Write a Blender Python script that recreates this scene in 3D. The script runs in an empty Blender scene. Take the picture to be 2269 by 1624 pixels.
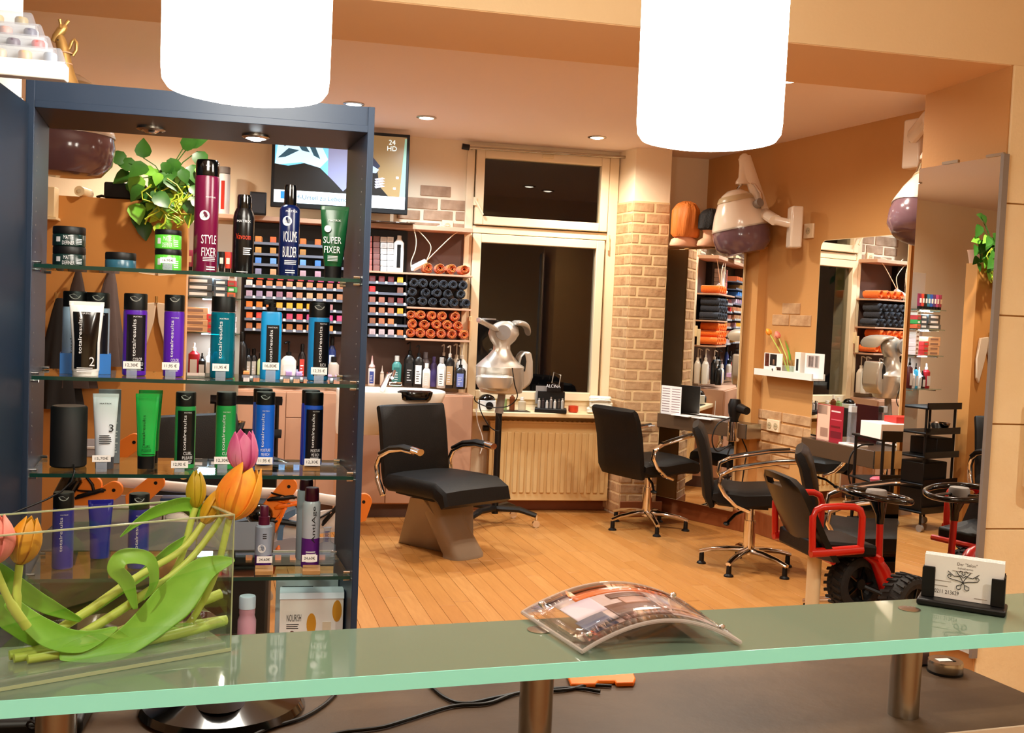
import bpy, math, random
from math import sin, cos, pi, radians
from mathutils import Vector, Matrix
random.seed(7)
SC = bpy.context.scene
COL = SC.collection
# ---------------------------------------------------------------- camera
W, H, F = 2269.0, 1624.0, 2300.0
ROLL = .042; PITCH = math.atan(112/2300.0); YAW = math.atan2(.204, .979)
_r0 = Vector((cos(YAW), -sin(YAW), 0)); _f0 = Vector((sin(YAW), cos(YAW), 0)); _z = Vector((0, 0, 1))
CD = _f0*cos(PITCH) - _z*sin(PITCH); _u0 = _f0*sin(PITCH) + _z*cos(PITCH)
CR = _r0*cos(ROLL) + _u0*sin(ROLL); CU = _u0*cos(ROLL) - _r0*sin(ROLL)
CP = Vector((0, 0, 1.5))
cam = bpy.data.objects.new('camera', bpy.data.cameras.new('camera'))
COL.objects.link(cam)
cam.matrix_world = Matrix(((CR.x, CU.x, -CD.x, 0), (CR.y, CU.y, -CD.y, 0), (CR.z, CU.z, -CD.z, 1.5), (0, 0, 0, 1)))
cam.data.sensor_width = 36; cam.data.lens = 36*F/W; cam.data.clip_start = .05
SC.camera = cam
# ---------------------------------------------------------------- world, exposure
wd = bpy.data.worlds.new('night'); SC.world = wd; wd.use_nodes = True
wd.node_tree.nodes['Background'].inputs[0].default_value = (.012, .011, .012, 1)
wd.node_tree.nodes['Background'].inputs[1].default_value = .3
SC.view_settings.view_transform = 'Standard'; SC.view_settings.look = 'None'
SC.view_settings.gamma = 1; SC.view_settings.use_curve_mapping = False
SC.view_settings.exposure = 0.22
SC.cycles.max_bounces = 8; SC.cycles.diffuse_bounces = 4; SC.cycles.glossy_bounces = 5; SC.cycles.transparent_max_bounces = 24
SC.cycles.caustics_reflective = False; SC.cycles.caustics_refractive = False
PENDANT_POWER = 19; SPOT_POWER = 100; WARM = (1, .90, .75); COOL = (.72, .88, 1)

# ---------------------------------------------------------------- photo -> place
def ray(x, y): return CD + CR*((x - W/2)/F) - CU*((y - H/2)/F)
def onY(x, y, Y): v = ray(x, y); return CP + v*(Y/v.y)
def onX(x, y, X): v = ray(x, y); return CP + v*(X/v.x)
def onZ(x, y, Z): v = ray(x, y); return CP + v*((Z - 1.5)/v.z)
def onP(x, y, p, n):
    v = ray(x, y); n = Vector(n); return CP + v*((Vector(p) - CP).dot(n)/v.dot(n))

# ---------------------------------------------------------------- materials
def lin(h):
    if not isinstance(h, str): return tuple(h)
    h = h.lstrip('#'); c = [int(h[i:i+2], 16)/255 for i in (0, 2, 4)]
    return tuple(x/12.92 if x <= .04045 else ((x+.055)/1.055)**2.4 for x in c)
MATS = {}
def M(name, col='#808080', rough=.5, metal=0, spec=.5, emit=0, ecol=None, vary=None, bump=None, coat=0, stretch=None, sheen=0, trans=0):
    if name in MATS: return MATS[name]
    m = bpy.data.materials.new(name); m.use_nodes = True; nt = m.node_tree; b = nt.nodes['Principled BSDF']
    c = lin(col) + (1,)
    b.inputs['Base Color'].default_value = c; b.inputs['Roughness'].default_value = rough
    b.inputs['Metallic'].default_value = metal; b.inputs['Specular IOR Level'].default_value = spec
    b.inputs['Coat Weight'].default_value = coat; b.inputs['Coat Roughness'].default_value = .05
    b.inputs['Transmission Weight'].default_value = trans
    if sheen: b.inputs['Sheen Weight'].default_value = sheen
    if emit:
        b.inputs['Emission Color'].default_value = lin(ecol or col) + (1,); b.inputs['Emission Strength'].default_value = emit
    if vary or bump:
        tc = nt.nodes.new('ShaderNodeTexCoord'); mp = nt.nodes.new('ShaderNodeMapping')
        nt.links.new(tc.outputs['Object'], mp.inputs[0])
        if stretch: mp.inputs['Scale'].default_value = stretch
    if vary:
        sc, amt, col2 = vary
        nz = nt.nodes.new('ShaderNodeTexNoise'); nz.inputs['Scale'].default_value = sc; nz.inputs['Detail'].default_value = 6
        nt.links.new(mp.outputs[0], nz.inputs['Vector'])
        rp = nt.nodes.new('ShaderNodeValToRGB'); rp.color_ramp.elements[0].position = .35; rp.color_ramp.elements[1].position = .68
        rp.color_ramp.elements[0].color = (0, 0, 0, 1); rp.color_ramp.elements[1].color = (amt, amt, amt, 1)
        mx = nt.nodes.new('ShaderNodeMix'); mx.data_type = 'RGBA'
        nt.links.new(nz.outputs['Fac'], rp.inputs[0]); nt.links.new(rp.outputs[0], mx.inputs[0])
        mx.inputs[6].default_value = c; mx.inputs[7].default_value = lin(col2) + (1,)
        nt.links.new(mx.outputs[2], b.inputs['Base Color'])
    if bump:
        nz = nt.nodes.new('ShaderNodeTexNoise'); nz.inputs['Scale'].default_value = bump[0]; nz.inputs['Detail'].default_value = 5
        nt.links.new(mp.outputs[0], nz.inputs['Vector'])
        bp = nt.nodes.new('ShaderNodeBump'); bp.inputs['Strength'].default_value = bump[1]; bp.inputs['Distance'].default_value = .01
        nt.links.new(nz.outputs['Fac'], bp.inputs['Height']); nt.links.new(bp.outputs[0], b.inputs['Normal'])
    MATS[name] = m; return m
def thin(name, tint=(.95, .97, .96), ior=1.45, rough=0.0, gcol=(1, 1, 1), base=0.0, bcol='#ffffff'):
    """clear sheet: tinted see-through plus Fresnel reflection, optional share of milky body"""
    if name in MATS: return MATS[name]
    m = bpy.data.materials.new(name); m.use_nodes = True; nt = m.node_tree; nt.nodes.clear()
    o = nt.nodes.new('ShaderNodeOutputMaterial'); t = nt.nodes.new('ShaderNodeBsdfTransparent'); g = nt.nodes.new('ShaderNodeBsdfGlossy')
    lw = nt.nodes.new('ShaderNodeLayerWeight'); lw.inputs[0].default_value = .5; mx = nt.nodes.new('ShaderNodeMixShader')
    pw = nt.nodes.new('ShaderNodeMath'); pw.operation = 'POWER'; pw.inputs[1].default_value = 5; nt.links.new(lw.outputs['Facing'], pw.inputs[0])
    f0 = ((ior-1)/(ior+1))**2; fr = nt.nodes.new('ShaderNodeMath'); fr.operation = 'MULTIPLY_ADD'; fr.inputs[1].default_value = 1-f0; fr.inputs[2].default_value = f0; nt.links.new(pw.outputs[0], fr.inputs[0])
    t.inputs[0].default_value = tint + (1,); g.inputs['Roughness'].default_value = rough; g.inputs[0].default_value = gcol + (1,)
    nt.links.new(fr.outputs[0], mx.inputs[0]); nt.links.new(t.outputs[0], mx.inputs[1]); nt.links.new(g.outputs[0], mx.inputs[2])
    out = mx
    if base:
        df = nt.nodes.new('ShaderNodeBsdfDiffuse'); df.inputs[0].default_value = lin(bcol) + (1,)
        m2 = nt.nodes.new('ShaderNodeMixShader'); m2.inputs[0].default_value = base
        nt.links.new(mx.outputs[0], m2.inputs[1]); nt.links.new(df.outputs[0], m2.inputs[2]); out = m2
    nt.links.new(out.outputs[0], o.inputs[0]); MATS[name] = m; return m

# ---------------------------------------------------------------- mesh building
class MB:
    def __init__(s, m=None): s.v = []; s.f = []; s.m = m or Matrix()
    def add(s, vs, fs):
        k = len(s.v); s.v += [s.m @ Vector(p) for p in vs]; s.f += [tuple(i+k for i in f) for f in fs]; return s
    def box(s, x0, x1, y0, y1, z0, z1):
        return s.add([(x, y, z) for z in (z0, z1) for y in (y0, y1) for x in (x0, x1)],
                     [(0, 2, 3, 1), (4, 5, 7, 6), (0, 1, 5, 4), (2, 6, 7, 3), (0, 4, 6, 2), (1, 3, 7, 5)])
    def hexa(s, b, t):            # bottom loop of four, top loop of four
        return s.add(list(b)+list(t), [(3, 2, 1, 0), (4, 5, 6, 7), (0, 1, 5, 4), (1, 2, 6, 5), (2, 3, 7, 6), (3, 0, 4, 7)])
    def loft(s, rings, cap=True, closed=False):
        n = len(rings[0]); vs = [p for r in rings for p in r]; fs = []
        R = len(rings)
        for i in range(R if closed else R-1):
            for j in range(n):
                a, b = i*n+j, i*n+(j+1) % n; c, d = ((i+1) % R)*n+(j+1) % n, ((i+1) % R)*n+j
                fs.append((a, b, c, d))
        if cap and not closed: fs += [tuple(range(n-1, -1, -1)), tuple((R-1)*n+j for j in range(n))]
        return s.add(vs, fs)
    def lathe(s, prof, n=24, c=(0, 0, 0)):
        return s.loft([[(c[0]+r*cos(2*pi*j/n), c[1]+r*sin(2*pi*j/n), c[2]+z) for j in range(n)] for r, z in prof])
    def oval(s, secs, n=24, c=(0, 0, 0), e=2.0):      # secs: (z, rx, ry[, dx, dy])
        rings = []
        for q in secs:
            z, rx, ry = q[:3]; dx, dy = q[3:] if len(q) > 3 else (0, 0); r = []
            for j in range(n):
                a = 2*pi*j/n; ca, sa = cos(a), sin(a)
                r.append((c[0]+dx+rx*math.copysign(abs(ca)**(2/e), ca), c[1]+dy+ry*math.copysign(abs(sa)**(2/e), sa), c[2]+z))
            rings.append(r)
        return s.loft(rings)
    def tube(s, pts, r, n=10, closed=False, flat=None):
        pts = [Vector(p) for p in pts]; L = len(pts); rings = []; up = None
        for i, p in enumerate(pts):
            if closed: t = pts[(i+1) % L]-pts[i-1]
            else: t = pts[min(i+1, L-1)]-pts[max(i-1, 0)]
            t = t.normalized() if t.length > 1e-9 else Vector((0, 0, 1))
            if up is None: up = Vector((0, 0, 1)) if abs(t.z) < .9 else Vector((1, 0, 0))
            a = t.cross(up)
            a = a.normalized() if a.length > 1e-6 else t.orthogonal().normalized()
            b = a.cross(t).normalized(); up = b
            rr = r[i] if isinstance(r, (list, tuple)) else r
            k = flat or 1
            rings.append([p + a*(rr*cos(2*pi*j/n)) + b*(rr*k*sin(2*pi*j/n)) for j in range(n)])
        return s.loft(rings, True, closed)
    def cyl(s, a, b, r, r2=None, n=20): return s.tube([a, b], [r, r if r2 is None else r2], n)
    def prism(s, poly, o, u, v, w):  # polygon in (u,v) from o, extruded by vector w
        o, u, v, w = map(Vector, (o, u, v, w)); b = [o+u*x+v*y for x, y in poly]; n = len(poly)
        if sum(poly[i][0]*poly[(i+1) % n][1]-poly[(i+1) % n][0]*poly[i][1] for i in range(n))*u.cross(v).dot(w) < 0: b = b[::-1]
        t = [p+w for p in b]
        return s.add(b+t, [tuple(range(n-1, -1, -1)), tuple(range(n, 2*n))]+[(i, (i+1) % n, n+(i+1) % n, n+i) for i in range(n)])
    def ball(s, c, rx, ry=None, rz=None, n=16):
        ry = ry or rx; rz = rz or rx; k = n//2
        return s.loft([[(c[0]+rx*sin(pi*i/k)*cos(2*pi*j/n), c[1]+ry*sin(pi*i/k)*sin(2*pi*j/n), c[2]-rz*cos(pi*i/k)) for j in range(n)] for i in [.15]+list(range(1, k))+[k-.15]])
    def sheet(s, g):               # open grid surface
        R, n = len(g), len(g[0])
        return s.add([p for r in g for p in r], [(i*n+j, i*n+j+1, (i+1)*n+j+1, (i+1)*n+j) for i in range(R-1) for j in range(n-1)])
    def build(s, name, mat, parent=None, smooth=True, bevel=0, solid=0, sub=0):
        me = bpy.data.meshes.new(name); me.from_pydata([tuple(p) for p in s.v], [], s.f); me.update()
        if smooth: me.shade_smooth(); me.set_sharp_from_angle(angle=radians(38))
        me.materials.append(mat if not isinstance(mat, str) else MATS[mat])
        o = bpy.data.objects.new(name, me); COL.objects.link(o)
        if parent: o.parent = parent
        if solid: k = o.modifiers.new('s', 'SOLIDIFY'); k.thickness = solid; k.offset = 0
        if sub: k = o.modifiers.new('d', 'SUBSURF'); k.levels = k.render_levels = sub
        if bevel: k = o.modifiers.new('b', 'BEVEL'); k.width = bevel; k.segments = 2; k.limit_method = 'ANGLE'
        return o
def tag(o, label, cat, group=None):
    o['label'] = label; o['category'] = cat
    if group: o['group'] = group
    return o
def thing(name, label, cat, loc=(0, 0, 0), rz=0, group=None):
    o = bpy.data.objects.new(name, None); COL.objects.link(o); o.empty_display_size = .05
    o.location = loc; o.rotation_euler = (0, 0, rz); return tag(o, label, cat, group)
def inv(t): return (Matrix.Translation(t.location) @ Matrix.Rotation(t.rotation_euler.z, 4, 'Z')).inverted()
def WM(t): return MB(inv(t))       # build in room coordinates under thing t
def struct(o): o['kind'] = 'structure'; return o
def recentre(o):                   # put the origin of a lone mesh at its base
    vs = o.data.vertices; c = Vector((sum(v.co.x for v in vs)/len(vs), sum(v.co.y for v in vs)/len(vs), min(v.co.z for v in vs)))
    o.data.transform(Matrix.Translation(-c)); o.location = c; return o
def copy_tree(o, parent=None):
    c = o.copy(); COL.objects.link(c)
    if parent: c.parent = parent
    for ch in list(o.children): copy_tree(ch, c)
    return c
# ---------------------------------------------------------------- lettering
_T = {}
def tmesh(s):
    if s in _T: return _T[s]
    cu = bpy.data.curves.new('t', 'FONT'); cu.body = s; cu.size = 1; cu.resolution_u = 3; cu.align_x = 'CENTER'
    o = bpy.data.objects.new('t', cu); COL.objects.link(o); bpy.context.view_layer.update()
    me = bpy.data.meshes.new_from_object(o.evaluated_get(bpy.context.evaluated_depsgraph_get()))
    r = ([tuple(v.co[:2]) for v in me.vertices], [tuple(p.vertices) for p in me.polygons])
    bpy.data.objects.remove(o); bpy.data.curves.remove(cu); bpy.data.meshes.remove(me); _T[s] = r; return r
ALLTEXT = ['MATRIX', 'totalresults', 'STYLE\nFIXER', 'STYLE\nLINK', 'Vavoom', 'VOLUME\nBUILDER', 'SUPER\nFIXER', 'COLOR\nOBSESSED', 'RICH\nAMPLIFY',
  'CURL\nPLEASE', 'MOISTURE\nME RICH', '2', '3', '16,95€', '12,30€', '11,95 €', '16,80€', '12,35 €', '15,70€', '12,90 €', '24,60€', 'AntiAge', 'NOURISH',
  'H-Urteil zu Lebend-Organs', '24', 'HD', 'ALCINA', 'ALC', 'Der "Salon"', '0211 213629', '___', 'mix', 'MATTE\nDEFINER', 'Inhaberin', 'Salon']
for _s in ALLTEXT: tmesh(_s)
def ext(s):
    v, _ = tmesh(s); return min(p[0] for p in v), max(p[0] for p in v), min(p[1] for p in v), max(p[1] for p in v)
def letter(mb, s, fit, x=0, z=0, R=None, d=0, rot=False, front=(0, -1)):
    """lettering about (x,z) on the local -y side; fit=(w,h); R wraps it round a cylinder"""
    v, f = tmesh(s); a, b, c, e = ext(s); sx = fit[0]/max(b-a, 1e-3); sy = fit[1]/max(e-c, 1e-3); out = []
    for p in v:
        tx, ty = (p[0]-(a+b)/2)*sx, (p[1]-(c+e)/2)*sy
        if rot: tx, ty = -ty, tx
        tx += x; ty += z
        out.append((R*sin(tx/R), -R*cos(tx/R), ty) if R else (tx, -d, ty))
    mb.add(out, f); return mb
def stripes(mb, x0, x1, z0, z1, n, R=None, d=0, fill=.45, jit=.0):
    st = (z1-z0)/n
    for i in range(n):
        b = z0+i*st; e = x1-(x1-x0)*jit*random.random(); k = 5
        P = [(x0+(e-x0)*j/k) for j in range(k+1)]
        g = [[(R*sin(x/R), -R*cos(x/R), zz) if R else (x, -d, zz) for x in P] for zz in (b, b+st*fill)]
        mb.sheet(g)
    return mb
def patch(mb, R, a0, a1, z0, z1, n=10):
    mb.sheet([[(R*sin(a0+(a1-a0)*j/n), -R*cos(a0+(a1-a0)*j/n), z) for j in range(n+1)] for z in (z0, z1)]); return mb

# ---------------------------------------------------------------- palette
M('plaster_far', '#f8e6c8', .8, vary=(1.2, .35, '#f0d6b0'), bump=(60, .06))
M('plaster_side', '#cf9a5c', .8, vary=(.9, .5, '#bc8242'), bump=(50, .08))
M('plaster_front', '#f4dcae', .8, vary=(1.1, .4, '#ebcb94'), bump=(70, .1))
M('ceiling_paint', '#fbe8dc', .85, vary=(.8, .2, '#f8e0d0'))
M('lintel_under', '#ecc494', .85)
M('partition', '#c98a44', .75, vary=(2, .4, '#bd7c36'))
M('brick', '#d3ac80', .8, vary=(9, .8, '#a87c52'), bump=(30, .5))
M('brick_grey', '#c3a184', .8, vary=(9, .8, '#98765a'), bump=(30, .5))
M('mortar', '#e6c592', .9)
M('stone', '#f8e4b8', .85, vary=(6, .35, '#ecd098'), bump=(45, .25))
M('floorbase', '#7a4a22', .7)
for i, c in enumerate(('#bf8547', '#bc8143', '#c48b4e', '#be8345', '#b97d40')):
    M('plank%d' % i, c, .33, vary=(5, .5, '#a96e34'), stretch=(9, .9, 1), bump=(22, .03))
M('baseboard', '#8a4a26', .45)
M('mocha', '#c89a7c', .5); M('mocha_dark', '#5b4238', .55); M('worktop_dark', '#4a403a', .35)
M('slate', '#2a384c', .38, spec=.35); M('slate_in', '#46413f', .45); M('slate_left', '#18293c', .45, spec=.3)  # anthracite cabinets; the cool light's blue cast is put into slate and slate_left
M('white_paint', '#f2dcb8', .45); M('white', '#f2f0ea', .5); M('white_gloss', '#f4efe6', .15); M('paper', '#f3f1ee', .7)
M('cream', '#e9d2a6', .5); M('radiator', '#dfbd84', .4)
M('black', '#070606', .45, spec=.35); M('black_gloss', '#060606', .12, coat=.4); M('leather', '#0c0907', .5, spec=.25, bump=(180, .12)); M('leather_back', '#0d0a09', .5)
M('rubber', '#161311', .75, bump=(60, .3)); M('ink', '#101010', .7); M('silverprint', '#e8e8ea', .6)
M('chrome', '#e8e4e0', .06, 1); M('steel', '#b5ada0', .26, 1, stretch=(1, 1, .02), bump=(40, .05)); M('silver', '#cbc5ba', .3, .55); M('silver_grey', '#8d8680', .5)
M('mirror', (.88, .88, .86), .0, 1); M('gold', '#b08a50', .35, .7)
M('orange_towel', '#ff7a1e', .95, bump=(140, .6), sheen=.3); M('dark_towel', '#30333d', .95, bump=(140, .6), sheen=.2); M('white_towel', '#f0ead8', .95, bump=(120, .6))
M('orange', '#f5862a', .45); M('orange_plastic', '#ff7a10', .4); M('red_paint', '#c0180c', .3, coat=.4)
M('skin', '#f4bc98', .55); M('hair_red', '#d8782c', .6, bump=(90, .6), stretch=(1, 1, .1)); M('hair_black', '#100c0a', .7, bump=(90, .6))
M('purple_hood', '#6b5058', .15, spec=.5, coat=.3); M('hood_white', '#f0e0cc', .2, coat=.3); M('hood_band', '#c9b48e', .3)
M('lamp', '#ffffff', .5, emit=PENDANT_POWER, ecol=(1, .94, .82))
M('spot_lens', '#ffffff', .5, emit=14, ecol=(1, .9, .75)); M('spot_lens_cool', '#ffffff', .5, emit=22, ecol=(.8, .92, 1))
M('glass_top', '#6c7f6c', .03, spec=.6, vary=(3, .15, '#667a66')); M('glass_edge', (.36, 1, .86), .2, spec=.5)
M('grey_stone', '#5a4632', .5, spec=.3, vary=(7, .8, '#3f3022'), bump=(40, .08)); M('worktop_lip', '#cdb79a', .5)
M('wood_block', '#b98a55', .55, vary=(20, .5, '#a2743f'))
thin('glass'); thin('window_glass', (.75, .75, .72), 1.5); thin('shelf_glass', (.78, .9, .86), 1.5)
thin('acrylic', (.97, .96, .97), 1.42); thin('water', (.93, .96, .93), 1.33); thin('plastic_clear', (.9, .92, .95), 1.4, base=.18, bcol='#cfd6e2')
M('shelf_edge', '#123830', .15, spec=.6)
thin('vase_glass', (.975, .985, .97), 1.5)
M('leaf', '#74bb34', .4, vary=(14, .6, '#9ad454'), bump=(30, .1)); M('leaf_dark', '#28581a', .4, vary=(10, .7, '#3f7a26')); M('stem', '#c6d964', .45, vary=(9, .6, '#a4c650'))
M('tulip_pink', '#d85a9c', .5, vary=(60, .7, '#f0a4c8'), stretch=(1, 1, .3)); M('tulip_orange', '#f5862a', .5, vary=(45, .9, '#f9c838'), stretch=(1, 1, .4)); M('tulip_salmon', '#f08a8a', .5, vary=(9, .6, '#f5a060'))
M('tulip_bud', '#c9a520', .5, vary=(12, .8, '#e07a1a')); M('tulip_yellow', '#b8ac22', .5, vary=(12, .6, '#c98a1c')); M('vine', '#b9cc3a', .5)
M('leaf_bright', '#7fb52e', .4)
# ================================================================ the room
YF = 7.832; ZC = 2.805                                   # far wall, back-room ceiling
fl = struct(MB().box(-4.2, 4.6, -2.2, 8.1, -.06, -.012).build('floor', 'floorbase'))
FA = radians(4.2)                                        # boards run away from the counter, a little to the left
def board(L):
    return MB().box(-.0437, .0437, 0, L, -.02, 0)
_bm = {}
for i in range(-16, 44):
    y = 2.7 - random.random()*1.3; x0 = .30 + i*.089
    while y < 8.0:
        L = random.choice((.9, 1.15, 1.4)); k = random.randrange(5)
        key = (L, k)
        if key not in _bm:
            o = board(L-.003).build('plank', 'plank%d' % k, fl, bevel=.0012); _bm[key] = o
        else:
            o = _bm[key].copy(); COL.objects.link(o); o.parent = fl
        o.rotation_euler = (0, 0, FA)
        o.location = (x0*cos(FA) - (y-6)*sin(FA), 6 + x0*sin(FA) + (y-6)*cos(FA), random.uniform(-.0006, .0004))
        y += L
# --- far wall with the window opening
wx0, wx1, wz0, wz1 = 1.215, 2.40, .80, 2.765
m = MB(); m.box(-4.2, wx0, YF, YF+.25, 0, ZC); m.box(wx1, 4.6, YF, YF+.25, 0, ZC); m.box(wx0, wx1, YF, YF+.25, 0, wz0); m.box(wx0, wx1, YF, YF+.25, wz1, ZC)
wf = struct(m.build('wall_far', 'plaster_far', smooth=False))
struct(MB().box(-4.2, 4.6, 4.36, 8.1, ZC, ZC+.1).build('ceiling', 'ceiling_paint', smooth=False))
struct(MB().box(-4.2, 4.6, -2.2, 3.77, 3.05, 3.12).build('ceiling', 'ceiling_paint', smooth=False))
# --- side wall (skewed to the far wall)
SA = Vector((3.169, 7.771, 0)); SD = Vector((.174, -.985, 0)).normalized(); SN = Vector((-.985, -.174, 0)).normalized()
def onS(x, y, off=0): return onP(x, y, SA + SN*off, SN)
def sw(s, z, off=0): return SA + SD*s + SN*off + Vector((0, 0, z))
m = MB(); a, b = sw(-.4, 0), sw(4.2, 0); a2, b2 = sw(-.4, 0, -.3), sw(4.2, 0, -.3)
m.hexa([a, b, b2, a2], [p + Vector((0, 0, 3)) for p in (a, b, b2, a2)])
ws = struct(m.build('wall_side', 'plaster_side', smooth=False))
# --- corner panel that carries the first mirror
KA = Vector((2.823, 7.759, 0)); KD = Vector((sin(radians(28)), -cos(radians(28)), 0)); KN = Vector((KD.y, -KD.x, 0))
def onK(x, y, off=0): return onP(x, y, KA + KN*off, KN)
ztop = onK(1480, 551).z
m = MB(); b = [KA - KD*.06, KA + KD*.88, KA + KD*.88 + SN*-.1, Vector((3.2, 7.83, 0)), Vector((2.79, 7.83, 0))]
m.add(b + [p + Vector((0, 0, ztop)) for p in b], [tuple(range(4, -1, -1)), tuple(range(5, 10))] + [(i, (i+1) % 5, 5+(i+1) % 5, 5+i) for i in range(5)])
struct(m.build('wall_corner', 'plaster_side', smooth=False))
# --- brick pillar right of the window
px0, px1, py0 = 2.462, 2.745, 7.55
m = MB(); b = [(2.415, YF, 0), (px0, py0, 0), (px1, py0, 0), (px1, YF, 0)]
m.hexa(b, [(x, y, ZC) for x, y, z in b])
wp = struct(m.build('wall_pillar', 'plaster_far', smooth=False))
zb = onY(1440, 447, py0).z
_brk = {}
def brick(parent, L, o, d, n, z, h=.068, mat='brick', t=.012):
    """one facing brick: starts at o, runs along d, stands out along n"""
    key = (round(L, 2), mat, h)
    ang = math.atan2(d[1], d[0])
    if key not in _brk:
        w = MB().box(0, L, -t, .004, 0, h).build('brick', mat, parent, bevel=.004); _brk[key] = w
    else:
        w = _brk[key].copy(); COL.objects.link(w); w.parent = parent
    sgn = 1 if Vector((d[1], -d[0], 0)).dot(Vector(n)) > 0 else -1
    w.rotation_euler = (0, 0, ang); w.location = (o[0], o[1], z)
    if sgn < 0: w.scale = (1, -1, 1)
    return w
row = 0; z = zb
LD = (Vector((px0, py0, 0)) - Vector((2.415, YF, 0))); LL = LD.length; LD.normalize()
mo = MB()
while z > .05:
    z -= .0795
    for k in (0,):
        cut = (.17, .10, .215, .06, .14)[row % 5]
        brick(wp, cut-.008, (px0-.006, py0, 0), (1, 0, 0), (0, -1, 0), z)
        if .283-cut > .03: brick(wp, round(.283-cut-.004, 2), (px0+cut, py0, 0), (1, 0, 0), (0, -1, 0), z)
        c2 = (.09, .16, .05, .12, .20)[row % 5]
        s0 = Vector((2.415, YF, 0))
        brick(wp, round(LL-c2-.006, 2), s0, LD, Vector((-LD.y, LD.x, 0))*-1, z)
        brick(wp, round(c2-.002, 2), s0 + LD*(LL-c2), LD, Vector((-LD.y, LD.x, 0))*-1, z)
    row += 1
MB().box(px0-.003, px1, py0-.0095, py0, .05, zb).build('mortar_bed', 'mortar', wp, smooth=False)
_n = Vector((LD.y, -LD.x, 0)); _n = _n if _n.x < 0 else -_n; _a, _b = Vector((2.415, YF, .05)), Vector((px0, py0, .05))
MB().hexa([_a, _a+_n*.0095, _b+_n*.0095, _b], [p+Vector((0, 0, zb-.05)) for p in (_a, _a+_n*.0095, _b+_n*.0095, _b)]).build('mortar_bed', 'mortar', wp, smooth=False)
# --- loose facing bricks: beside the television and low on the side wall
for (x0, x1, y0, y1) in ((931, 1001, 408, 433), (878, 972, 433, 459), (976, 1047, 440, 464), (880, 932, 462, 484), (938, 1005, 463, 487), (1009, 1046, 467, 488), (900, 976, 489, 511), (979, 1044, 492, 515)):
    p, q = onY(x0, y1, YF), onY(x1, y1, YF); zt = onY(x0, y0, YF).z
    brick(wf, round(q.x-p.x-.008, 2), (p.x, YF, 0), (1, 0, 0), (0, -1, 0), p.z, round(zt-p.z-.006, 3), 'brick_grey', .008)
for r_, (y0, cuts) in enumerate(((909, (1650, 1690, 1736, 1800)), (934, (1650, 1665, 1722, 1783, 1806)), (958, (1650, 1688, 1738, 1806)), (983, (1655, 1672, 1712, 1750, 1800)), (1007, (1673, 1712, 1752)))):
    z0 = onS(1716, y0).z
    for a, b in zip(cuts, cuts[1:]):
        p, q = onS(a, y0), onS(b, y0)
        brick(ws, round((q-p).length-.010, 2), p + SN*.0, SD, SN, z0-.072, .066, 'brick', .008)
for x0, x1, y0 in ((1735, 1774, 671), (1713, 1750, 696), (1752, 1798, 697)):
    p, q = onS(x0, y0), onS(x1, y0); brick(ws, round((q-p).length, 2), p, SD, SN, p.z-.078, .076, 'brick', .006)
# --- thick cross wall: lintel and the pier with the tall mirror
LY0, LY1, LZ = 3.77, 4.36, 2.60; PX = 2.80
m = MB(); m.box(-4.2, 4.6, LY0, LY1, LZ, 3.1)
lt = struct(m.build('wall_lintel', 'plaster_front', smooth=False))
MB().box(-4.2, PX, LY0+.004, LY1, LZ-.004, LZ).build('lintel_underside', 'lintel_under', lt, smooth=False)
m = MB(); m.box(PX, 4.6, LY0, LY1, 0, LZ)
pier = struct(m.build('wall_pier', 'plaster_side', smooth=False))
zs = [onY(2240, y, LY0).z for y in (452, 700, 940, 1171)]
edges = [LZ] + zs + [.35, .0]
for a, b in zip(edges, edges[1:]):
    MB().box(PX+.004, 4.2, LY0-.012, LY0, b+.003, a-.003).build('stone_slab', 'stone', pier, bevel=.003)
# --- the walls that close the place behind and beside the photographer
struct(MB().box(-4.3, -4.2, -2.2, 8.1, 0, 3.1).build('wall_left', 'plaster_far', smooth=False))
struct(MB().box(4.6, 4.7, -2.2, 4.4, 0, 3.1).build('wall_right', 'plaster_front', smooth=False))
struct(MB().box(-4.2, 4.6, -2.3, -2.2, 0, 3.1).build('wall_back', 'plaster_front', smooth=False))
# --- baseboards
struct(MB().box(.9, 2.42, YF-.02, YF, 0, .085).build('baseboard_far', 'baseboard', bevel=.003))
m = MB(); a, b = sw(.7, 0), sw(4.1, 0); m.hexa([a, a + SN*.018, b + SN*.018, b], [p + Vector((0, 0, .16)) for p in (a, a + SN*.018, b + SN*.018, b)])
struct(m.build('baseboard_side', 'baseboard', bevel=.003))
m = MB(); a, b = KA - KD*.03, KA + KD*.88; q = (a, a + KN*.018, b + KN*.018, b); m.hexa(q, [p + Vector((0, 0, .15)) for p in q])
struct(m.build('baseboard_corner', 'baseboard', bevel=.003))
struct(MB().box(px0-.004, px1+.05, py0-.02, py0-.002, 0, .12).build('baseboard_pillar', 'baseboard', bevel=.003))

# ================================================================ window, sill, radiator
win = bpy.data.objects.new('window_1', None); COL.objects.link(win); win['kind'] = 'structure'; win.location = (0, YF, 0)
U = (1.349, 2.263, 2.245, 2.683); Lw = (1.344, 2.250, .925, 2.046)
def ring(m, x0, x1, z0, z1, t, y0, y1):
    m.box(x0-t, x0, y0, y1, z0-t, z1+t); m.box(x1, x1+t, y0, y1, z0-t, z1+t); m.box(x0, x1, y0, y1, z0-t, z0); m.box(x0, x1, y0, y1, z1, z1+t)
m = WM(win); m.box(wx0, 1.275, YF-.035, YF+.1, wz0+.02, wz1+.012); m.box(2.335, wx1+.01, YF-.035, YF+.1, wz0+.02, wz1+.012)
m.box(1.275, 2.335, YF-.03, YF+.1, 2.742, wz1+.012); m.box(1.275, 2.335, YF-.028, YF+.1, 2.118, 2.172); m.box(1.275, 2.335, YF-.03, YF+.1, wz0+.02, .858)
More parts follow.
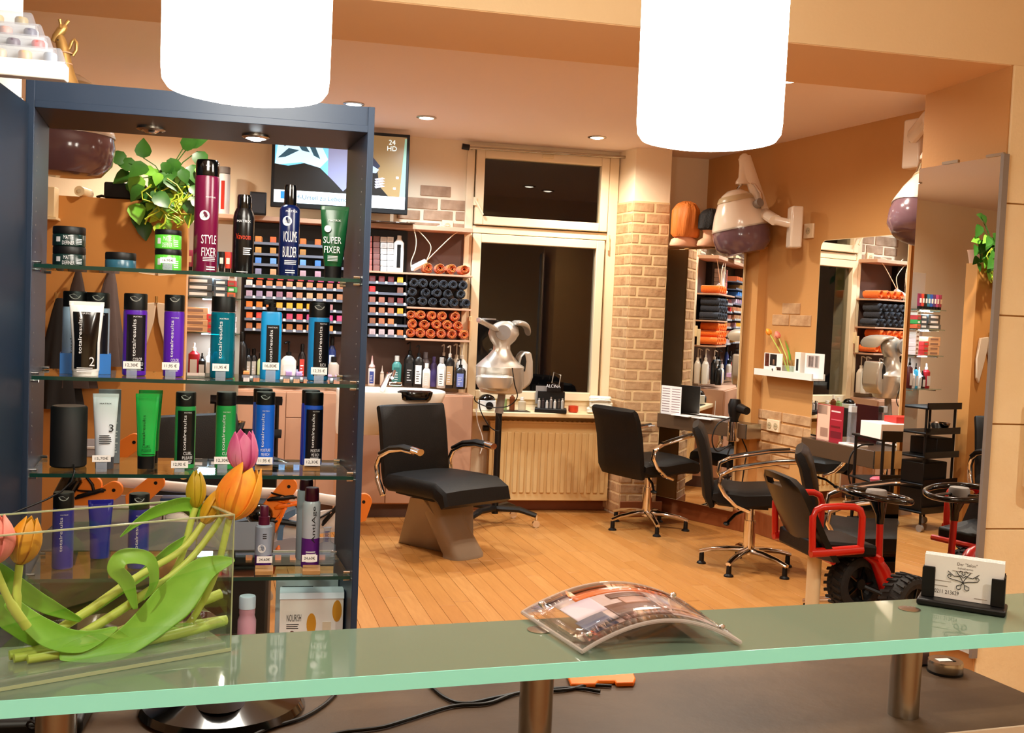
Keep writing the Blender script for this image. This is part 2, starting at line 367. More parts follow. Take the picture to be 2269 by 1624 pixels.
m.build('window_frame', 'white_paint', win, bevel=.004)
for nm, (x0, x1, z0, z1) in (('upper_sash', U), ('lower_sash', Lw)):
    m = WM(win); ring(m, x0, x1, z0, z1, .065, YF-.055, YF+.03); s = m.build(nm, 'white_paint', win, bevel=.005)
    WM(win).box(x0-.005, x1+.005, YF-.012, YF-.006, z0-.005, z1+.005).build('pane', 'window_glass', s, smooth=False)
m = WM(win); p = onY(1052, 446, YF-.06); q = onY(1068, 477, YF-.06); m.box(p.x-.012, p.x+.012, YF-.075, YF-.05, p.z-.03, p.z+.03); m.tube([(p.x, YF-.1, p.z), ((p.x+q.x)/2, YF-.1, (p.z+q.z)/2), (q.x, YF-.1, q.z)], .009, 8)
m.build('handle', 'white_paint', win)
m = WM(win); p = onY(1041, 716, YF-.06); m.box(p.x-.012, p.x+.012, YF-.075, YF-.05, p.z-.05, p.z+.05); m.box(p.x-.009, p.x+.009, YF-.105, YF-.075, p.z-.13, p.z+.02); m.build('handle', 'cream', win, bevel=.004)
m = WM(win); p = onY(1213, 347, YF-.04); m.box(p.x-.045, p.x+.045, YF-.075, YF-.035, p.z-.016, p.z+.016); m.build('vent_catch', 'cream', win, bevel=.006)
for py in (530, 545):
    p = onY(1348, py, YF-.05); WM(win).cyl((p.x, YF-.06, p.z-.035), (p.x, YF-.06, p.z+.03), .009, n=10).build('hinge', 'cream', win)
# outside of the pane: the dark street wall
sill = struct(MB().box(wx0-.0, 2.43, YF-.26, YF-.03, .745, .78).build('window_sill', 'cream', bevel=.006)); 
MB().box(wx0, 2.43, YF-.03, YF-.002, .50, .82).build('sill_back', 'plaster_far', sill, smooth=False)
# radiator
rt = thing('radiator', 'cream panel radiator with ribbed front under the window sill', 'radiator', (1.94, YF-.1, .09))
rx0, rx1, rz0, rz1 = 1.455, 2.405, .093, .69
m = WM(rt); m.box(rx0, rx1, YF-.135, YF-.11, rz0, rz1); m.box(rx0, rx1, YF-.06, YF-.04, rz0, rz1); m.build('panel', 'radiator', rt, bevel=.004)
for i in range(17):
    x = rx0+.045+i*.0535
    WM(rt).box(x-.018, x+.018, YF-.147, YF-.135, rz0+.06, rz1-.07).build('rib', 'radiator', rt, bevel=.006)
m = WM(rt); m.box(rx0-.004, rx1+.004, YF-.14, YF-.035, rz1, rz1+.012)
for i in range(24): x = rx0+.03+i*.039; m.box(x, x+.02, YF-.125, YF-.05, rz1+.01, rz1+.016)
m.build('top_grille', 'radiator', rt, smooth=False)
m = WM(rt); m.tube([(rx1+.03, YF-.09, 0), (rx1+.03, YF-.09, .16), (rx1+.02, YF-.09, .19), (rx1-.01, YF-.09, .19)], .009, 8); m.build('supply_pipe', 'mocha', rt)
m = WM(rt); m.cyl((rx1+.03, YF-.09, .12), (rx1+.03, YF-.09, .22), .018, n=10); m.build('lock_valve', 'steel', rt)
m = WM(rt); m.cyl((rx0-.05, YF-.1, .64), (rx0-.005, YF-.1, .64), .022, n=12); m.build('thermostat_head', 'black', rt)
for x in (rx0+.1, rx1-.1): WM(rt).box(x-.015, x+.015, YF-.11, YF-.002, .2, .6).build('bracket', 'radiator', rt)
# curtain rod
rod = thing('curtain_rod', 'slim silver curtain rod with dark end knob above the window', 'curtain rod', onY(1030, 325, YF-.1))
a, b = onY(1040, 327, YF-.1), onY(1428, 351, YF-.1)
WM(rod).cyl(a, b, .011, n=12).build('rod', 'steel', rod)
WM(rod).cyl(onY(1024, 324, YF-.1), a, .022, n=14).build('end_knob', 'black', rod)
WM(rod).cyl(b, onY(1440, 352, YF-.1), .022, n=14).build('end_knob', 'steel', rod)
for q in (a + Vector((.03, 0, 0)), b - Vector((.03, 0, 0))): WM(rod).cyl(q, q + Vector((0, .1, 0)), .008, n=8).build('wall_bracket', 'steel', rod)
# sockets
def socket(name, label, p, d, n, holes, w=.08, h=.08):
    t = thing(name, label, 'socket', p)
    u = Vector(d); v = Vector((0, 0, 1)); nn = Vector(n)
    W_ = w*holes
    MB().prism([(-W_/2, -h/2), (W_/2, -h/2), (W_/2, h/2), (-W_/2, h/2)], -nn*.0, u, v, nn*.016).build('cover_plate', 'white_paint', t, bevel=.004)
    for i in range(holes):
        c = u*((i-(holes-1)/2)*w) + nn*.0155
        MB().cyl(c, c + nn*.004, .023, n=20).build('recess', 'hood_band', t)
        for s in (-1, 1): MB().cyl(c + u*.009*s + nn*.003, c + u*.009*s + nn*.0055, .003, n=8).build('pin_hole', 'black', t)
    return t
socket('wall_socket', 'double cream wall socket set among the bricks under the picture shelf', onS(1716, 943, .008), SD, SN, 2, .072, .085)
socket('wall_socket', 'single cream wall socket beside the hood dryer arm', onS(1795, 512, .0), SD, SN, 1, .10, .10)
socket('wall_socket', 'single cream wall socket with a plug, right of the television', onY(991, 501, YF-.008), Vector((1, 0, 0)), Vector((0, -1, 0)), 1, .085, .085)
# ================================================================ lights of the place, and added fill spots
def spot(name, label, p, warm=True, power=None, lens=None, lit=True, r=.05, size=2.85):
    t = thing(name, label, 'spotlight', p, group='recessed spotlights')
    MB().loft([[(q*cos(2*pi*j/28), q*sin(2*pi*j/28), z) for j in range(28)] for q, z in ((r*1.35, .004), (r*1.35, -.004), (r*1.0, -.008), (r*.95, .004))], closed=True).build('trim_ring', 'steel', t)
    MB().lathe([(r*.96, .004), (r*.96, -.003), (r*.5, -.012), (.002, -.014)], 24).build('lens', lens or ('spot_lens' if warm else 'spot_lens_cool') if lit else 'chrome', t)
    if lit:
        L = bpy.data.lights.new('bulb', 'SPOT'); L.energy = power or SPOT_POWER; L.spot_size = size; L.spot_blend = .9; L.shadow_soft_size = .04
        L.color = WARM if warm else COOL
        lo = bpy.data.objects.new('bulb', L); COL.objects.link(lo); lo.parent = t; lo.location = (0, 0, -.03)
    return t
for nm, px, warm, lab in ((0, (945, 260), False, 'cool bright recessed ceiling spotlight above the towel shelf'),
                          (1, (1323, 304), True, 'warm recessed ceiling spotlight in front of the window'),
                          (2, (1742, 177), True, 'recessed ceiling spotlight half hidden by the right pendant lamp'),
                          (3, (784, 230), False, 'recessed ceiling spotlight just behind the display cabinet top')):
    spot('ceiling_spotlight', lab, onZ(px[0], px[1], ZC-.001), warm)
for i, (x, y) in enumerate(((1500, 130), (545, 110), (300, 215), (1600, 190))):  # extra spots added out of sight to light the back room
    spot('ceiling_spotlight', 'added ceiling spotlight hidden behind the %s' % ('right pendant lamp, nearer the lintel', 'left pendant lamp', 'display cabinet header', 'right pendant lamp, nearer the side wall')[i], onZ(x, y, ZC-.001), True, SPOT_POWER*(.6 if i == 3 else 1))
for i, (x, y) in enumerate(((-.7, -.5), (1.5, -.5), (3.2, 1.2))):  # unseen spots added to brighten counter, pier and lintel from the front
    spot('ceiling_spotlight', 'added unseen fill spotlight over the %s' % ('counter behind the photographer', 'counter end behind the photographer', 'passage beside the counter')[i], (x, y, 3.049), True, SPOT_POWER*1.5)
def pendant(label, px, yb, wpx, Y):
    c = onY(px, yb, Y); r = wpx/2*(c-CP).dot(CD)/F
    t = thing('pendant_lamp', label, 'pendant lamp', (c.x, Y, c.z+.012), group='white drum pendant lamps')
    prof = [(.002, 0), (r*.75, .0), (r*.93, .006), (r*.985, .018), (r, .04), (r*1.015, .42), (r*1.0, .43), (.002, .43)]
    MB().lathe(prof, 48).build('shade', 'lamp', t)
    MB().cyl((0, 0, .43), (0, 0, 3.05-c.z-.012), .004, n=8).build('cord', 'white', t)
    MB().lathe([(.05, 3.05-c.z-.05), (.05, 3.05-c.z-.013)], 20).build('ceiling_rose', 'white', t)
    return t
pendant('white glowing drum pendant lamp in front of the display cabinet', 545, 226, 362, 2.0)
pendant('white glowing drum pendant lamp over the middle of the counter', 1568, 330, 318, 2.05)
# ================================================================ display cabinet (front edge 2.6 m off)
CY = 2.6; SK = -.115
def cx(x, y): return x + SK*(y-CY)
cab = thing('display_cabinet', 'tall slate open display cabinet with glass shelves of hair products', 'cabinet', (-.23, CY, 0))
def cbox(m, x0, x1, y0, y1, z0, z1):
    q = [(cx(x0, y0), y0), (cx(x1, y0), y0), (cx(x1, y1), y1), (cx(x0, y1), y1)]
    return m.hexa([(x, y, z0) for x, y in q], [(x, y, z1) for x, y in q])
CB = 2.905
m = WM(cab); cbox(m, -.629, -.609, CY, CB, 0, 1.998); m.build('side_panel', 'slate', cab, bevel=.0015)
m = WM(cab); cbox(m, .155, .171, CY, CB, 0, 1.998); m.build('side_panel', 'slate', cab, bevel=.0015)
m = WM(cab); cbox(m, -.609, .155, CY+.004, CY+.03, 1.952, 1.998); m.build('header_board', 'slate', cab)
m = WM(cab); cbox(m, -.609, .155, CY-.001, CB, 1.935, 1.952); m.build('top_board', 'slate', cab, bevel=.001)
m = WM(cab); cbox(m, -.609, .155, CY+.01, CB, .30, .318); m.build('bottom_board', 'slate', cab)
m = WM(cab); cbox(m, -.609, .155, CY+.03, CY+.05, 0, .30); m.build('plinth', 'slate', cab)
SHZ = [1.575, 1.312, 1.081, .828, .60]
for i, z in enumerate(SHZ):
    m = WM(cab); cbox(m, -.606, .152, CY+.012, CB-.01, z-.008, z); s = m.build('glass_shelf', 'shelf_glass', cab, smooth=False)
    m = WM(cab); cbox(m, -.606, .152, CY+.0105, CY+.012, z-.0085, z+.0005); m.build('front_edge', 'shelf_edge', s, smooth=False)
    for x, sg in ((-.6085, 1), (.1545, -1)):
        for y in (CY+.035, CB-.05):
            for dz in (-.013, .005):
                xx = cx(x, y); WM(cab).cyl((xx, y, z+dz), (xx+.016*sg, y, z+dz), .0042, n=10).build('shelf_pin', 'chrome', s)
m = WM(cab)
for k in range(26):
    z = 1.86-k*.032
    for x, sg in ((-.609, 1), (.155, -1)):
        xx = cx(x, CY+.06); m.cyl((xx-.001*sg, CY+.06, z), (xx+.0006*sg, CY+.06, z), .0022, n=6)
m.build('pin_holes', 'silver_grey', cab)
# two downlights in the top board
spot('cabinet_spotlight', 'unlit flat downlight in the cabinet top, left of the glowing one', onZ(335, 284, 1.9345), lit=False, r=.026)
spot('cabinet_spotlight', 'glowing cool downlight in the display cabinet top', onZ(567, 301, 1.9345), False, 1.6, r=.026, size=2.4)

def face(p): return math.atan2(-p[0], p[1])
def place(px, yt, yb, w, Y, zb=None):
    b = onY(px, yb, Y); t = onY(px, yt, Y); D = (b-CP).dot(CD)
    if zb is not None: b = Vector((b.x, b.y, zb))
    return b, t.z-b.z, w/2*D/F, math.atan2(b.x, b.y)*-1
def item(name, label, cat, px, yt, yb, w, Y, zb=None, group=None):
    b, h, r, rz = place(px, yt, yb, w, Y, zb); return thing(name, label, cat, b, rz, group), h, r
CM = lambda c, r=.3: M('c_'+c+str(r), '#'+c, r)
def results(label, px, yt, yb, w, zb, cap, col, lab=None, title=None, laba=(-.75, 1.0), ink='silverprint', Y=2.72, notch=True, mat=None):
    t, h, r = item('shampoo_bottle', label, 'bottle', px, yt, yb, w, Y, zb+.0005)
    hb = h*(1-cap)
    MB().lathe([(r*.9, 0), (r*.985, .002), (r, .006), (r, hb-.006), (r*.96, hb-.0005)], 32).build('bottle_body', mat or CM(col), t)
    c = MB().lathe([(r*.985, hb), (r*.985, h-.003), (r*.93, h), (.001, h-.0005)], 32).build('cap', 'black', t)
    if notch: MB().add([(r*.5*k/6, -math.sqrt(max(0, r*r-(r*.5*k/6)**2))-.0004, h-.006) for k in range(-6, 7)] + [(r*.5*cos(a), -math.sqrt(r*r-(r*.5*cos(a))**2)-.0004, h-.006-r*.5*sin(a)) for a in [pi*k/12 for k in range(1, 12)]], [tuple(range(12, -1, -1)) + tuple(range(13, 24))][0:1]).build('thumb_notch', 'silver_grey', c)
    if lab: patch(MB(), r+.0005, laba[0], laba[1], hb*.08, hb*.93).build('label_panel', CM(lab, .35), t)
    m = MB(); R = r+.0012; x0 = (laba[0]+laba[1])/2*r if lab else 0
    letter(m, 'MATRIX', (r*.75, r*.12), x0+.1*r, hb*.90, R)
    letter(m, 'totalresults', (hb*.56, r*.3), x0-.2*r, hb*.58, R, rot=True)
    if title: letter(m, title, (r*1.05, hb*.12), x0+.15*r, hb*.22, R); stripes(m, x0-.4*r, x0+.7*r, hb*.09, hb*.15, 3, R, jit=.3)
    m.build('lettering', ink, t); return t
def tag_card(text, what, px, py, Y, zb, w=.040, h=.018, holder=True, rz=0):
    b = onY(px, py, Y); t = thing('price_tag', 'white price tag reading %s %s' % (text, what), 'price tag', (b.x, b.y, zb), -math.atan2(b.x, b.y)+rz, 'price tags on the glass shelves')
    zc = max(b.z-zb, h*.55)
    MB().box(-w/2, w/2, 0, .0008, zc-h/2, zc+h/2).build('card', 'paper', t, smooth=False)
    m = MB(); letter(m, text, (w*.72, h*.5), 0, zc, d=.0004); m.build('lettering', 'ink', t)
    if holder:
        m = MB(); m.box(-w*.3, w*.3, -.006, .001, 0, .002); m.box(-w*.3, w*.3, .001, .0025, 0, zc); m.box(-w*.3, w*.3, -.0062, -.005, 0, max(.006, zc-h/2-.001)); m.build('clear_stand', 'plastic_clear', t, smooth=False)
    return t
def squeeze(label, px, yt, yb, w, zb, col, capc='black', capf=.12, Y=2.70, bot=.62, name='squeeze_tube', zrot=0):
    t, h, r = item(name, label, 'tube', px, yt, yb, w, Y, zb+.0005); t.rotation_euler.z += zrot
    hc = h*capf
    MB().oval([(hc, r*bot, r*bot*.8), (hc+.004, r*bot*1.03, r*bot*.82), (h*.45, r*.8, r*.6), (h*.75, r*.92, r*.32), (h-.010, r*.985, .003), (h-.0095, r, .0022), (h, r, .002)], 32).build('tube_body', col if col in MATS else CM(col, .25), t)
    MB().oval([(0, r*bot*.95, r*bot*.78), (hc, r*bot*.98, r*bot*.8)], 28).build('cap', capc, t)
    return t, h, r
def jar(label, px, yt, yb, w, zb, col, capf=.38, Y=2.72, txt=None, capc='black', lid2=None):
    t, h, r = item('styling_jar', label, 'jar', px, yt, yb, w, Y, zb+.0005)
    hb = h*(1-capf)
    MB().lathe([(r*.95, 0), (r, .002), (r, hb-.002), (r*.96, hb)], 36).build('jar_body', col if col in MATS else CM(col, .25), t)
    MB().lathe([(r*.99, hb), (r, hb+.002), (r, h-.003), (r*.96, h), (.001, h)], 36).build('lid', capc, t)
    if txt:
        m = MB(); letter(m, txt, (r*.75, hb*.75), -.05*r, hb*.5, r+.0006); stripes(m, r*.45, r*.85, hb*.2, hb*.7, 4, r+.0006); m.build('lettering', 'silverprint', t)
        m = MB(); patch(m, r+.0006, -.85, -.55, hb*.35, hb*.75); m.build('round_mark', 'silverprint', t)
    return t, h, r
Z1, Z2, Z3, Z4, Z5 = SHZ
# ---- top shelf
_, h, _ = jar('dark green styling jar, lower of the stacked pair', 153, 547, 590, 68, Z1, '0d2a26', txt='MATTE\nDEFINER')
b = onY(153, 590, 2.72)
t, hh, _ = jar('dark green styling jar standing on the lower one', 153, 503, 548, 68, Z1+h, '0d2a26', txt='MATTE\nDEFINER')
jar('flat teal and black styling jar between two jar stacks', 267, 560, 592, 65, Z1, '2d5f74', capf=.45)
_, h, _ = jar('light green styling jar with price tag, lower of its stack', 372, 553, 596, 57, Z1, '5fce3c', capf=.26, txt='MATTE\nDEFINER')
jar('light green styling jar, upper of its stack', 372, 510, 554, 57, Z1+h, '5fce3c', capf=.26, txt='MATTE\nDEFINER')
tag_card('16,95€', 'on the light green jars', 372, 577, 2.665, Z1, .036, .014)
def spraycan(name, label, px, yt, yb, w, zb, capf, col, capw=.98, shoulder=0, Y=2.72, capc='black_gloss'):
    t, h, r = item(name, label, 'spray can', px, yt, yb, w, Y, zb+.0005); hb = h*(1-capf)
    pr = [(r*.93, 0), (r, .004)]
    if shoulder: pr += [(r, hb-shoulder*h), (r*.9, hb-shoulder*h*.45), (r*capw*1.04, hb)]
    else: pr += [(r, hb-.004), (r*.96, hb)]
    MB().lathe(pr, 36).build('can_body', CM(col, .22) if col not in MATS else col, t)
    MB().lathe([(r*capw*.97, hb), (r*capw, hb+.003), (r*capw*.97, h-.006), (r*capw*.88, h), (.001, h)], 32).build('cap', capc, t)
    return t, h, r, hb
t, h, r, hb = spraycan('hairspray_can', 'tall maroon hairspray can with black cap on the top glass shelf', 454, 355, 599, 52, Z1, .145, '6d1038')
m = MB(); R = r+.0008; letter(m, 'MATRIX', (r*.85, r*.13), .35*r, hb*.78, R); m.build('brand_lettering', 'silverprint', t); m = MB(); letter(m, 'STYLE\nFIXER', (r*1.35, hb*.22), .3*r, hb*.28, R); m.build('title_lettering', 'silverprint', t); m = MB(); stripes(m, -.2*r, .9*r, hb*.12, hb*.17, 3, R, jit=.3); stripes(m, .1*r, .9*r, hb*.03, hb*.08, 2, R); m.build('small_print', 'silverprint', t)
def roundmark(t, r, x, z, q, R):
    m = MB(); n = 20; m.add([(R*sin((x+q*cos(2*pi*j/n))/R), -R*cos((x+q*cos(2*pi*j/n))/R), z+q*sin(2*pi*j/n)) for j in range(n)], [tuple(range(n))]); o = m.build('round_mark', 'silverprint', t)
    m = MB(); letter(m, 'STYLE\nLINK', (q*1.2, q*.9), x, z, R+.0005); m.build('lettering', 'ink', o)
roundmark(t, r, -.15*r, hb*.59, r*.42, R)
t, h, r, hb = spraycan('hairspray_can', 'black hairspray can with red script and domed shoulder', 537, 432, 606, 46, Z1, .17, '0c0b0b', .68, .12)
m = MB(); R = r+.0008; letter(m, 'MATRIX', (r*1.35, r*.22), 0, hb*.80, R); m.build('brand_lettering', 'silverprint', t); m = MB(); stripes(m, 0, r*.9, hb*.30, hb*.42, 4, R, jit=.3); m.build('small_print', 'silverprint', t); m = MB(); stripes(m, -.6*r, r*.5, hb*.035, hb*.055, 1, R); m.build('foot_print', 'silverprint', t)
m = MB(); letter(m, 'Vavoom', (r*1.5, r*.55), 0, hb*.57, R); m.build('red_script', CM('d03a1c'), t)
t, h, r, hb = spraycan('mousse_can', 'navy blue mousse can with narrow black cap', 638, 410, 612, 44, Z1, .22, '0c1a4a', .62, .05)
m = MB(); R = r+.0008; letter(m, 'MATRIX', (r*1.2, r*.2), .2*r, hb*.93-.004, R); m.build('brand_lettering', 'silverprint', t); m = MB(); letter(m, 'VOLUME\nBUILDER', (r*1.5, hb*.36), .1*r, hb*.45, R); m.build('title_lettering', 'silverprint', t); m = MB(); stripes(m, -.4*r, .9*r, hb*.17, hb*.24, 3, R, jit=.3); stripes(m, -.3*r, .7*r, hb*.05, hb*.11, 2, R); m.build('lettering', 'silverprint', t)
roundmark(t, r, -.25*r, hb*.77, r*.48, R)
t, h, r = squeeze('dark green styling gel tube standing on its black cap', 737, 457, 617, 62, Z1, '12552c', capf=.17, bot=.62)
m = MB(); letter(m, 'MATRIX', (r*.9, r*.14), .0, h*.80, d=r*.42); letter(m, 'SUPER\nFIXER', (r*1.25, h*.22), -.1*r, h*.46, d=r*.75); stripes(m, -.4*r, .3*r, h*.24, h*.32, 4, d=r*.72); m.build('lettering', 'silverprint', t)
m = MB(); n = 18; m.add([(-.45*r+r*.24*cos(2*pi*j/n), -r*.5-.003, h*.68+r*.24*sin(2*pi*j/n)) for j in range(n)], [tuple(range(n))]); m.build('round_mark', 'silverprint', t)
# ---- second shelf
results('pale blue shampoo bottle of the gift pair beside the cabinet side', 163, 645, 822, 50, Z2, .19, 'a9c4de', None, None, ink='ink', Y=2.76)
results('pale blue conditioner bottle of the gift pair, inner one', 214, 648, 822, 50, Z2, .19, 'a9c4de', '14161c', None, Y=2.76)
t, h, r = item('gift_sleeve', 'bright blue carton sleeve holding the pale blue bottle pair', 'carton', 189, 782, 826, 104, 2.752, Z2+.0005)
m = MB(); D_ = r*.56
m.box(-r, r, -D_, -D_+.0008, 0, h); m.box(-r, r, D_-.0008, D_, 0, h); m.box(-r, -r+.0008, -D_, D_, 0, h); m.box(r-.0008, r, -D_, D_, 0, h); m.build('carton', CM('3a86dc'), t, smooth=False)
m = MB(); letter(m, 'mix', (r*.4, h*.3), 0, h*.6, d=D_+.0006); stripes(m, -r*.3, r*.5, h*.25, h*.4, 1, d=D_+.0006); m.build('lettering', 'ink', t)
t, h, r = squeeze('white conditioner tube with black panel in front of the blue pair', 190, 668, 792, 72, Z2, 'f0f0ee', 'white', .06, 2.665, .78)
m = MB(); m.sheet([[(r*sx_*math.sin(a_), -r*sy_*math.cos(a_)-.0012, h*f_) for a_ in [-.95+.1*k_ for k_ in range(20)]] for f_, sx_, sy_ in ((.1, .8, .66), (.25, .8, .64), (.45, .8, .60), (.6, .86, .47), (.75, .92, .33), (.86, .95, .19))]); m.build('black_panel', 'black_gloss', t)
m = MB(); letter(m, 'MATRIX', (r*.6, r*.1), 0, h*.84, d=r*.26); letter(m, 'totalresults', (h*.5, r*.2), -.35*r, h*.55, d=r*.66, rot=True); letter(m, '2', (r*.3, h*.12), .35*r, h*.2, d=r*.72); stripes(m, -.5*r, .4*r, h*.06, h*.13, 3, d=r*.73); m.build('lettering', 'silverprint', t)
results('purple shampoo bottle with black label panel on the second shelf', 297, 650, 829, 50, Z2, .2, '5a1fb0', '0c0a12', 'COLOR\nOBSESSED')
results('all purple conditioner bottle with black cap on the second shelf', 383, 653, 833, 43, Z2, .2, '5a1fb0', None, 'COLOR\nOBSESSED')
t = results('see-through teal bottle with plain black cap', 491, 657, 838, 52, Z2, .19, '0f7f96', None, None, notch=False, mat=thin('teal_clear', (.03, .42, .5), 1.4, base=.45, bcol='#0f7f96'))
t, h, r = item('pump_bottle', 'bright blue bottle with black nozzle and black label', 'bottle', 598, 663, 840, 45, 2.72, Z2+.0005)
MB().oval([(0, r*.93, r*.6), (.004, r, r*.65), (h*.82, r, r*.65), (h*.845, r*.9, r*.6)], 32, e=3).build('bottle_body', CM('1797d8'), t)
c = MB().lathe([(r*.5, h*.845), (r*.5, h*.9), (r*.34, h*.905), (r*.34, h*.95), (r*.2, h*.955), (r*.18, h)], 20).build('nozzle', 'black', t)
MB().box(-r*.8, .0, -r*.2, r*.2, h*.93, h*.985).build('nozzle_head', 'black', c, bevel=.002)
MB().sheet([[(x*r, -r*.66-.0006, z) for x in (-.45, -.1, .2, .5, .75)] for z in (h*.12, h*.68)]).build('label_panel', 'black', t)
m = MB(); letter(m, 'totalresults', (h*.40, r*.3), 0, h*.42, d=r*.67+.0005, rot=True); letter(m, 'MATRIX', (r*.9, r*.13), .15*r, h*.65, d=r*.67+.0005); m.build('lettering', 'silverprint', t)
results('blue shampoo bottle with black label nearest the cabinet side', 703, 670, 845, 46, Z2, .19, '1f8ac8', '0c0c10', 'RICH\nAMPLIFY', (-.45, 1.2))
for tx, px, py, wh in (('12,30€', 187, 816, 'in front of the pale blue gift pair'), ('12,30€', 292, 809, 'under the purple bottle with black label'), ('11,95 €', 378, 811, 'under the all purple bottle'), ('11,95 €', 489, 814, 'under the teal bottle'), ('16,80€', 600, 811, 'under the blue nozzle bottle'), ('12,35 €', 707, 822, 'under the blue bottle by the cabinet side')):
    tag_card(tx, wh, px, py, 2.66, Z2)
# ---- third shelf
t, h, r = item('smart_speaker', 'black cylindrical loudspeaker on the third glass shelf', 'speaker', 151, 899, 1030, 76, 2.73, Z3+.0005)
MB().lathe([(r*.9, 0), (r, .004), (r, h-.004), (r*.93, h), (r*.8, h-.001)], 36).build('housing', CM('0c0b0b', .6), t)
MB().lathe([(r*.9, h-.001), (r*.88, h+.0008), (.001, h+.001)], 36).build('touch_top', 'mocha_dark', t)
cb = MB(); pts = [onY(163, 1030, 2.69), onY(165, 1045, 2.62), onY(158, 1068, 2.585), onY(135, 1090, 2.58), onY(100, 1108, 2.56), onY(60, 1124, 2.54), onY(10, 1145, 2.5)]
tag(recentre(cb.tube(pts, .0022, 8).build('power_cable', 'black')), 'thin dark cable hanging from the black loudspeaker', 'cable')
bx = thing('product_box', 'grey printed carton standing behind the white tube', 'box', onY(240, 1040, 2.79), 0); bx.location.z = Z3+.0005
b, h, r, rz = place(240, 863, 1045, 46, 2.79, Z3); bx.rotation_euler.z = rz
MB().box(-r, r, -.012, .012, 0, h).build('carton', CM('8c9098', .5), bx, bevel=.001)
m = MB(); stripes(m, -r*.1, r*.8, h*.15, h*.7, 14, d=.0126, jit=.4); m.build('print', 'silverprint', bx)
t, h, r = squeeze('white conditioner tube printed with a large 3', 231, 872, 1046, 54, Z3, 'e4ecf6', CM('40444c'), .16, 2.70, .74)
m = MB(); letter(m, 'MATRIX', (r*.9, r*.12), 0, h*.87, d=r*.22); letter(m, '3', (r*.35, h*.1), .45*r, h*.55, d=r*.6); stripes(m, -.45*r, .6*r, h*.34, h*.47, 5, d=r*.66, jit=.3); m.build('lettering', 'ink', t)
tag_card('15,70€', 'on the white tube', 225, 1016, 2.655, Z3, .042, .016)
squeeze('green curl cream tube, rear one of the green pair', 330, 864, 1048, 50, Z3, '1f9a3e', 'black', .17, 2.80, .75)
t, h, r = squeeze('shiny green curl cream tube, front one of the green pair', 323, 872, 1050, 50, Z3, '22b04a', 'black', .17, 2.71, .75)
m = MB(); letter(m, 'totalresults', (h*.4, r*.24), -.25*r, h*.52, d=r*.66, rot=True); letter(m, 'CURL\nPLEASE', (r*.8, h*.09), 0, h*.28, d=r*.73); stripes(m, -.4*r, .7*r, h*.19, h*.22, 1, d=r*.76); m.build('lettering', CM('0a3a18'), t)
results('green shampoo bottle with black label panel on the third shelf', 408, 868, 1046, 44, Z3, .18, '2c9a50', '0b0d0c', 'CURL\nPLEASE', (-.8, 1.1))
results('all green conditioner bottle with black cap on the third shelf', 497, 868, 1052, 43, Z3, .17, '1f9a4a', None, 'CURL\nPLEASE', notch=False)
results('rear blue bottle hidden behind the front blue bottle', 578, 861, 1040, 42, Z3, .17, '1a5ad0', Y=2.80)
results('all blue conditioner bottle standing on a wooden block', 584, 868, 1033, 42, Z3+.012, .17, '1a66dc', None, 'MOISTURE\nME RICH')
results('rear navy bottle behind the black labelled blue bottle', 684, 864, 1038, 40, Z3, .17, '1a3ac0', Y=2.80)
results('blue shampoo bottle with black label on a wooden block', 691, 869, 1033, 42, Z3+.012, .17, '1f55c8', '0b0b12', 'MOISTURE\nME RICH', (-.8, 1.2), notch=False)
def wblock(label, px, py, Y, zb, w=.044):
    b = onY(px, py, Y); return tag(recentre(MB(Matrix.Translation((b.x, Y, zb)) @ Matrix.Rotation(-math.atan2(b.x, Y), 4, 'Z')).box(-w/2, w/2, -.03, .03, 0.0005, .0118).build('wooden_block', 'wood_block', bevel=.001)), label, 'block', 'wooden stands on the shelves')
wblock('small wooden block under the all blue bottle', 584, 1040, 2.72, Z3); wblock('small wooden block under the blue bottle with black label', 690, 1040, 2.72, Z3)
for tx, px, py, wh, hl in (('12,90 €', 398, 1029, 'under the green bottle with black label', 1), ('12,30€', 493, 1020, 'under the all green bottle', 1), ('11,95 €', 586, 1021, 'under the all blue bottle', 0), ('12,30€', 692, 1024, 'under the blue bottle with black label', 0)):
    tag_card(tx, wh, px, py, 2.66 if hl else 2.683, Z3 if hl else Z3+.0121, holder=bool(hl))
# ---- fourth shelf
for lb, px, yt, yb, w, c in (('navy bottle with black cap behind the vase, nearest the slate cupboard', 138, 1090, 1258, 44, .2), ('navy bottle with black cap behind the looped tulip leaf', 305, 1093, 1265, 44, .2)):
    results(lb, px, yt, yb, w, Z4, c, '1c2390')
squeeze('navy blue tube between two navy bottles behind the vase', 220, 1107, 1262, 52, Z4, '1a1f92', 'black', .15, 2.72, .75)
t, h, r = item('spray_bottle', 'small silver and purple spray bottle with maroon nozzle', 'bottle', 582, 1120, 1262, 37, 2.72, Z4+.0005)
MB().lathe([(r*.95, 0), (r, .003), (r, h*.20)], 28).build('bottle_base', CM('4a1a6a', .25), t)
MB().lathe([(r, h*.20), (r, h*.66), (r*.8, h*.69)], 28).build('bottle_body', CM('9aa2b4', .3), t)
c = MB().lathe([(r*.66, h*.69), (r*.66, h*.82), (r*.5, h*.83), (r*.5, h*.98), (r*.4, h)], 24).build('nozzle', CM('5a1230', .3), t)
m = MB(); roundmark(t, r, -.2*r, h*.32, r*.5, r+.0006); stripes(m, -.1*r, .35*r, h*.48, h*.58, 3, r+.0006); m.build('lettering', 'ink', t)
wblock('wooden block with price card by the small spray bottle', 585, 1268, 2.655, Z4); wblock('wooden block with price card by the silver can', 690, 1266, 2.655, Z4)
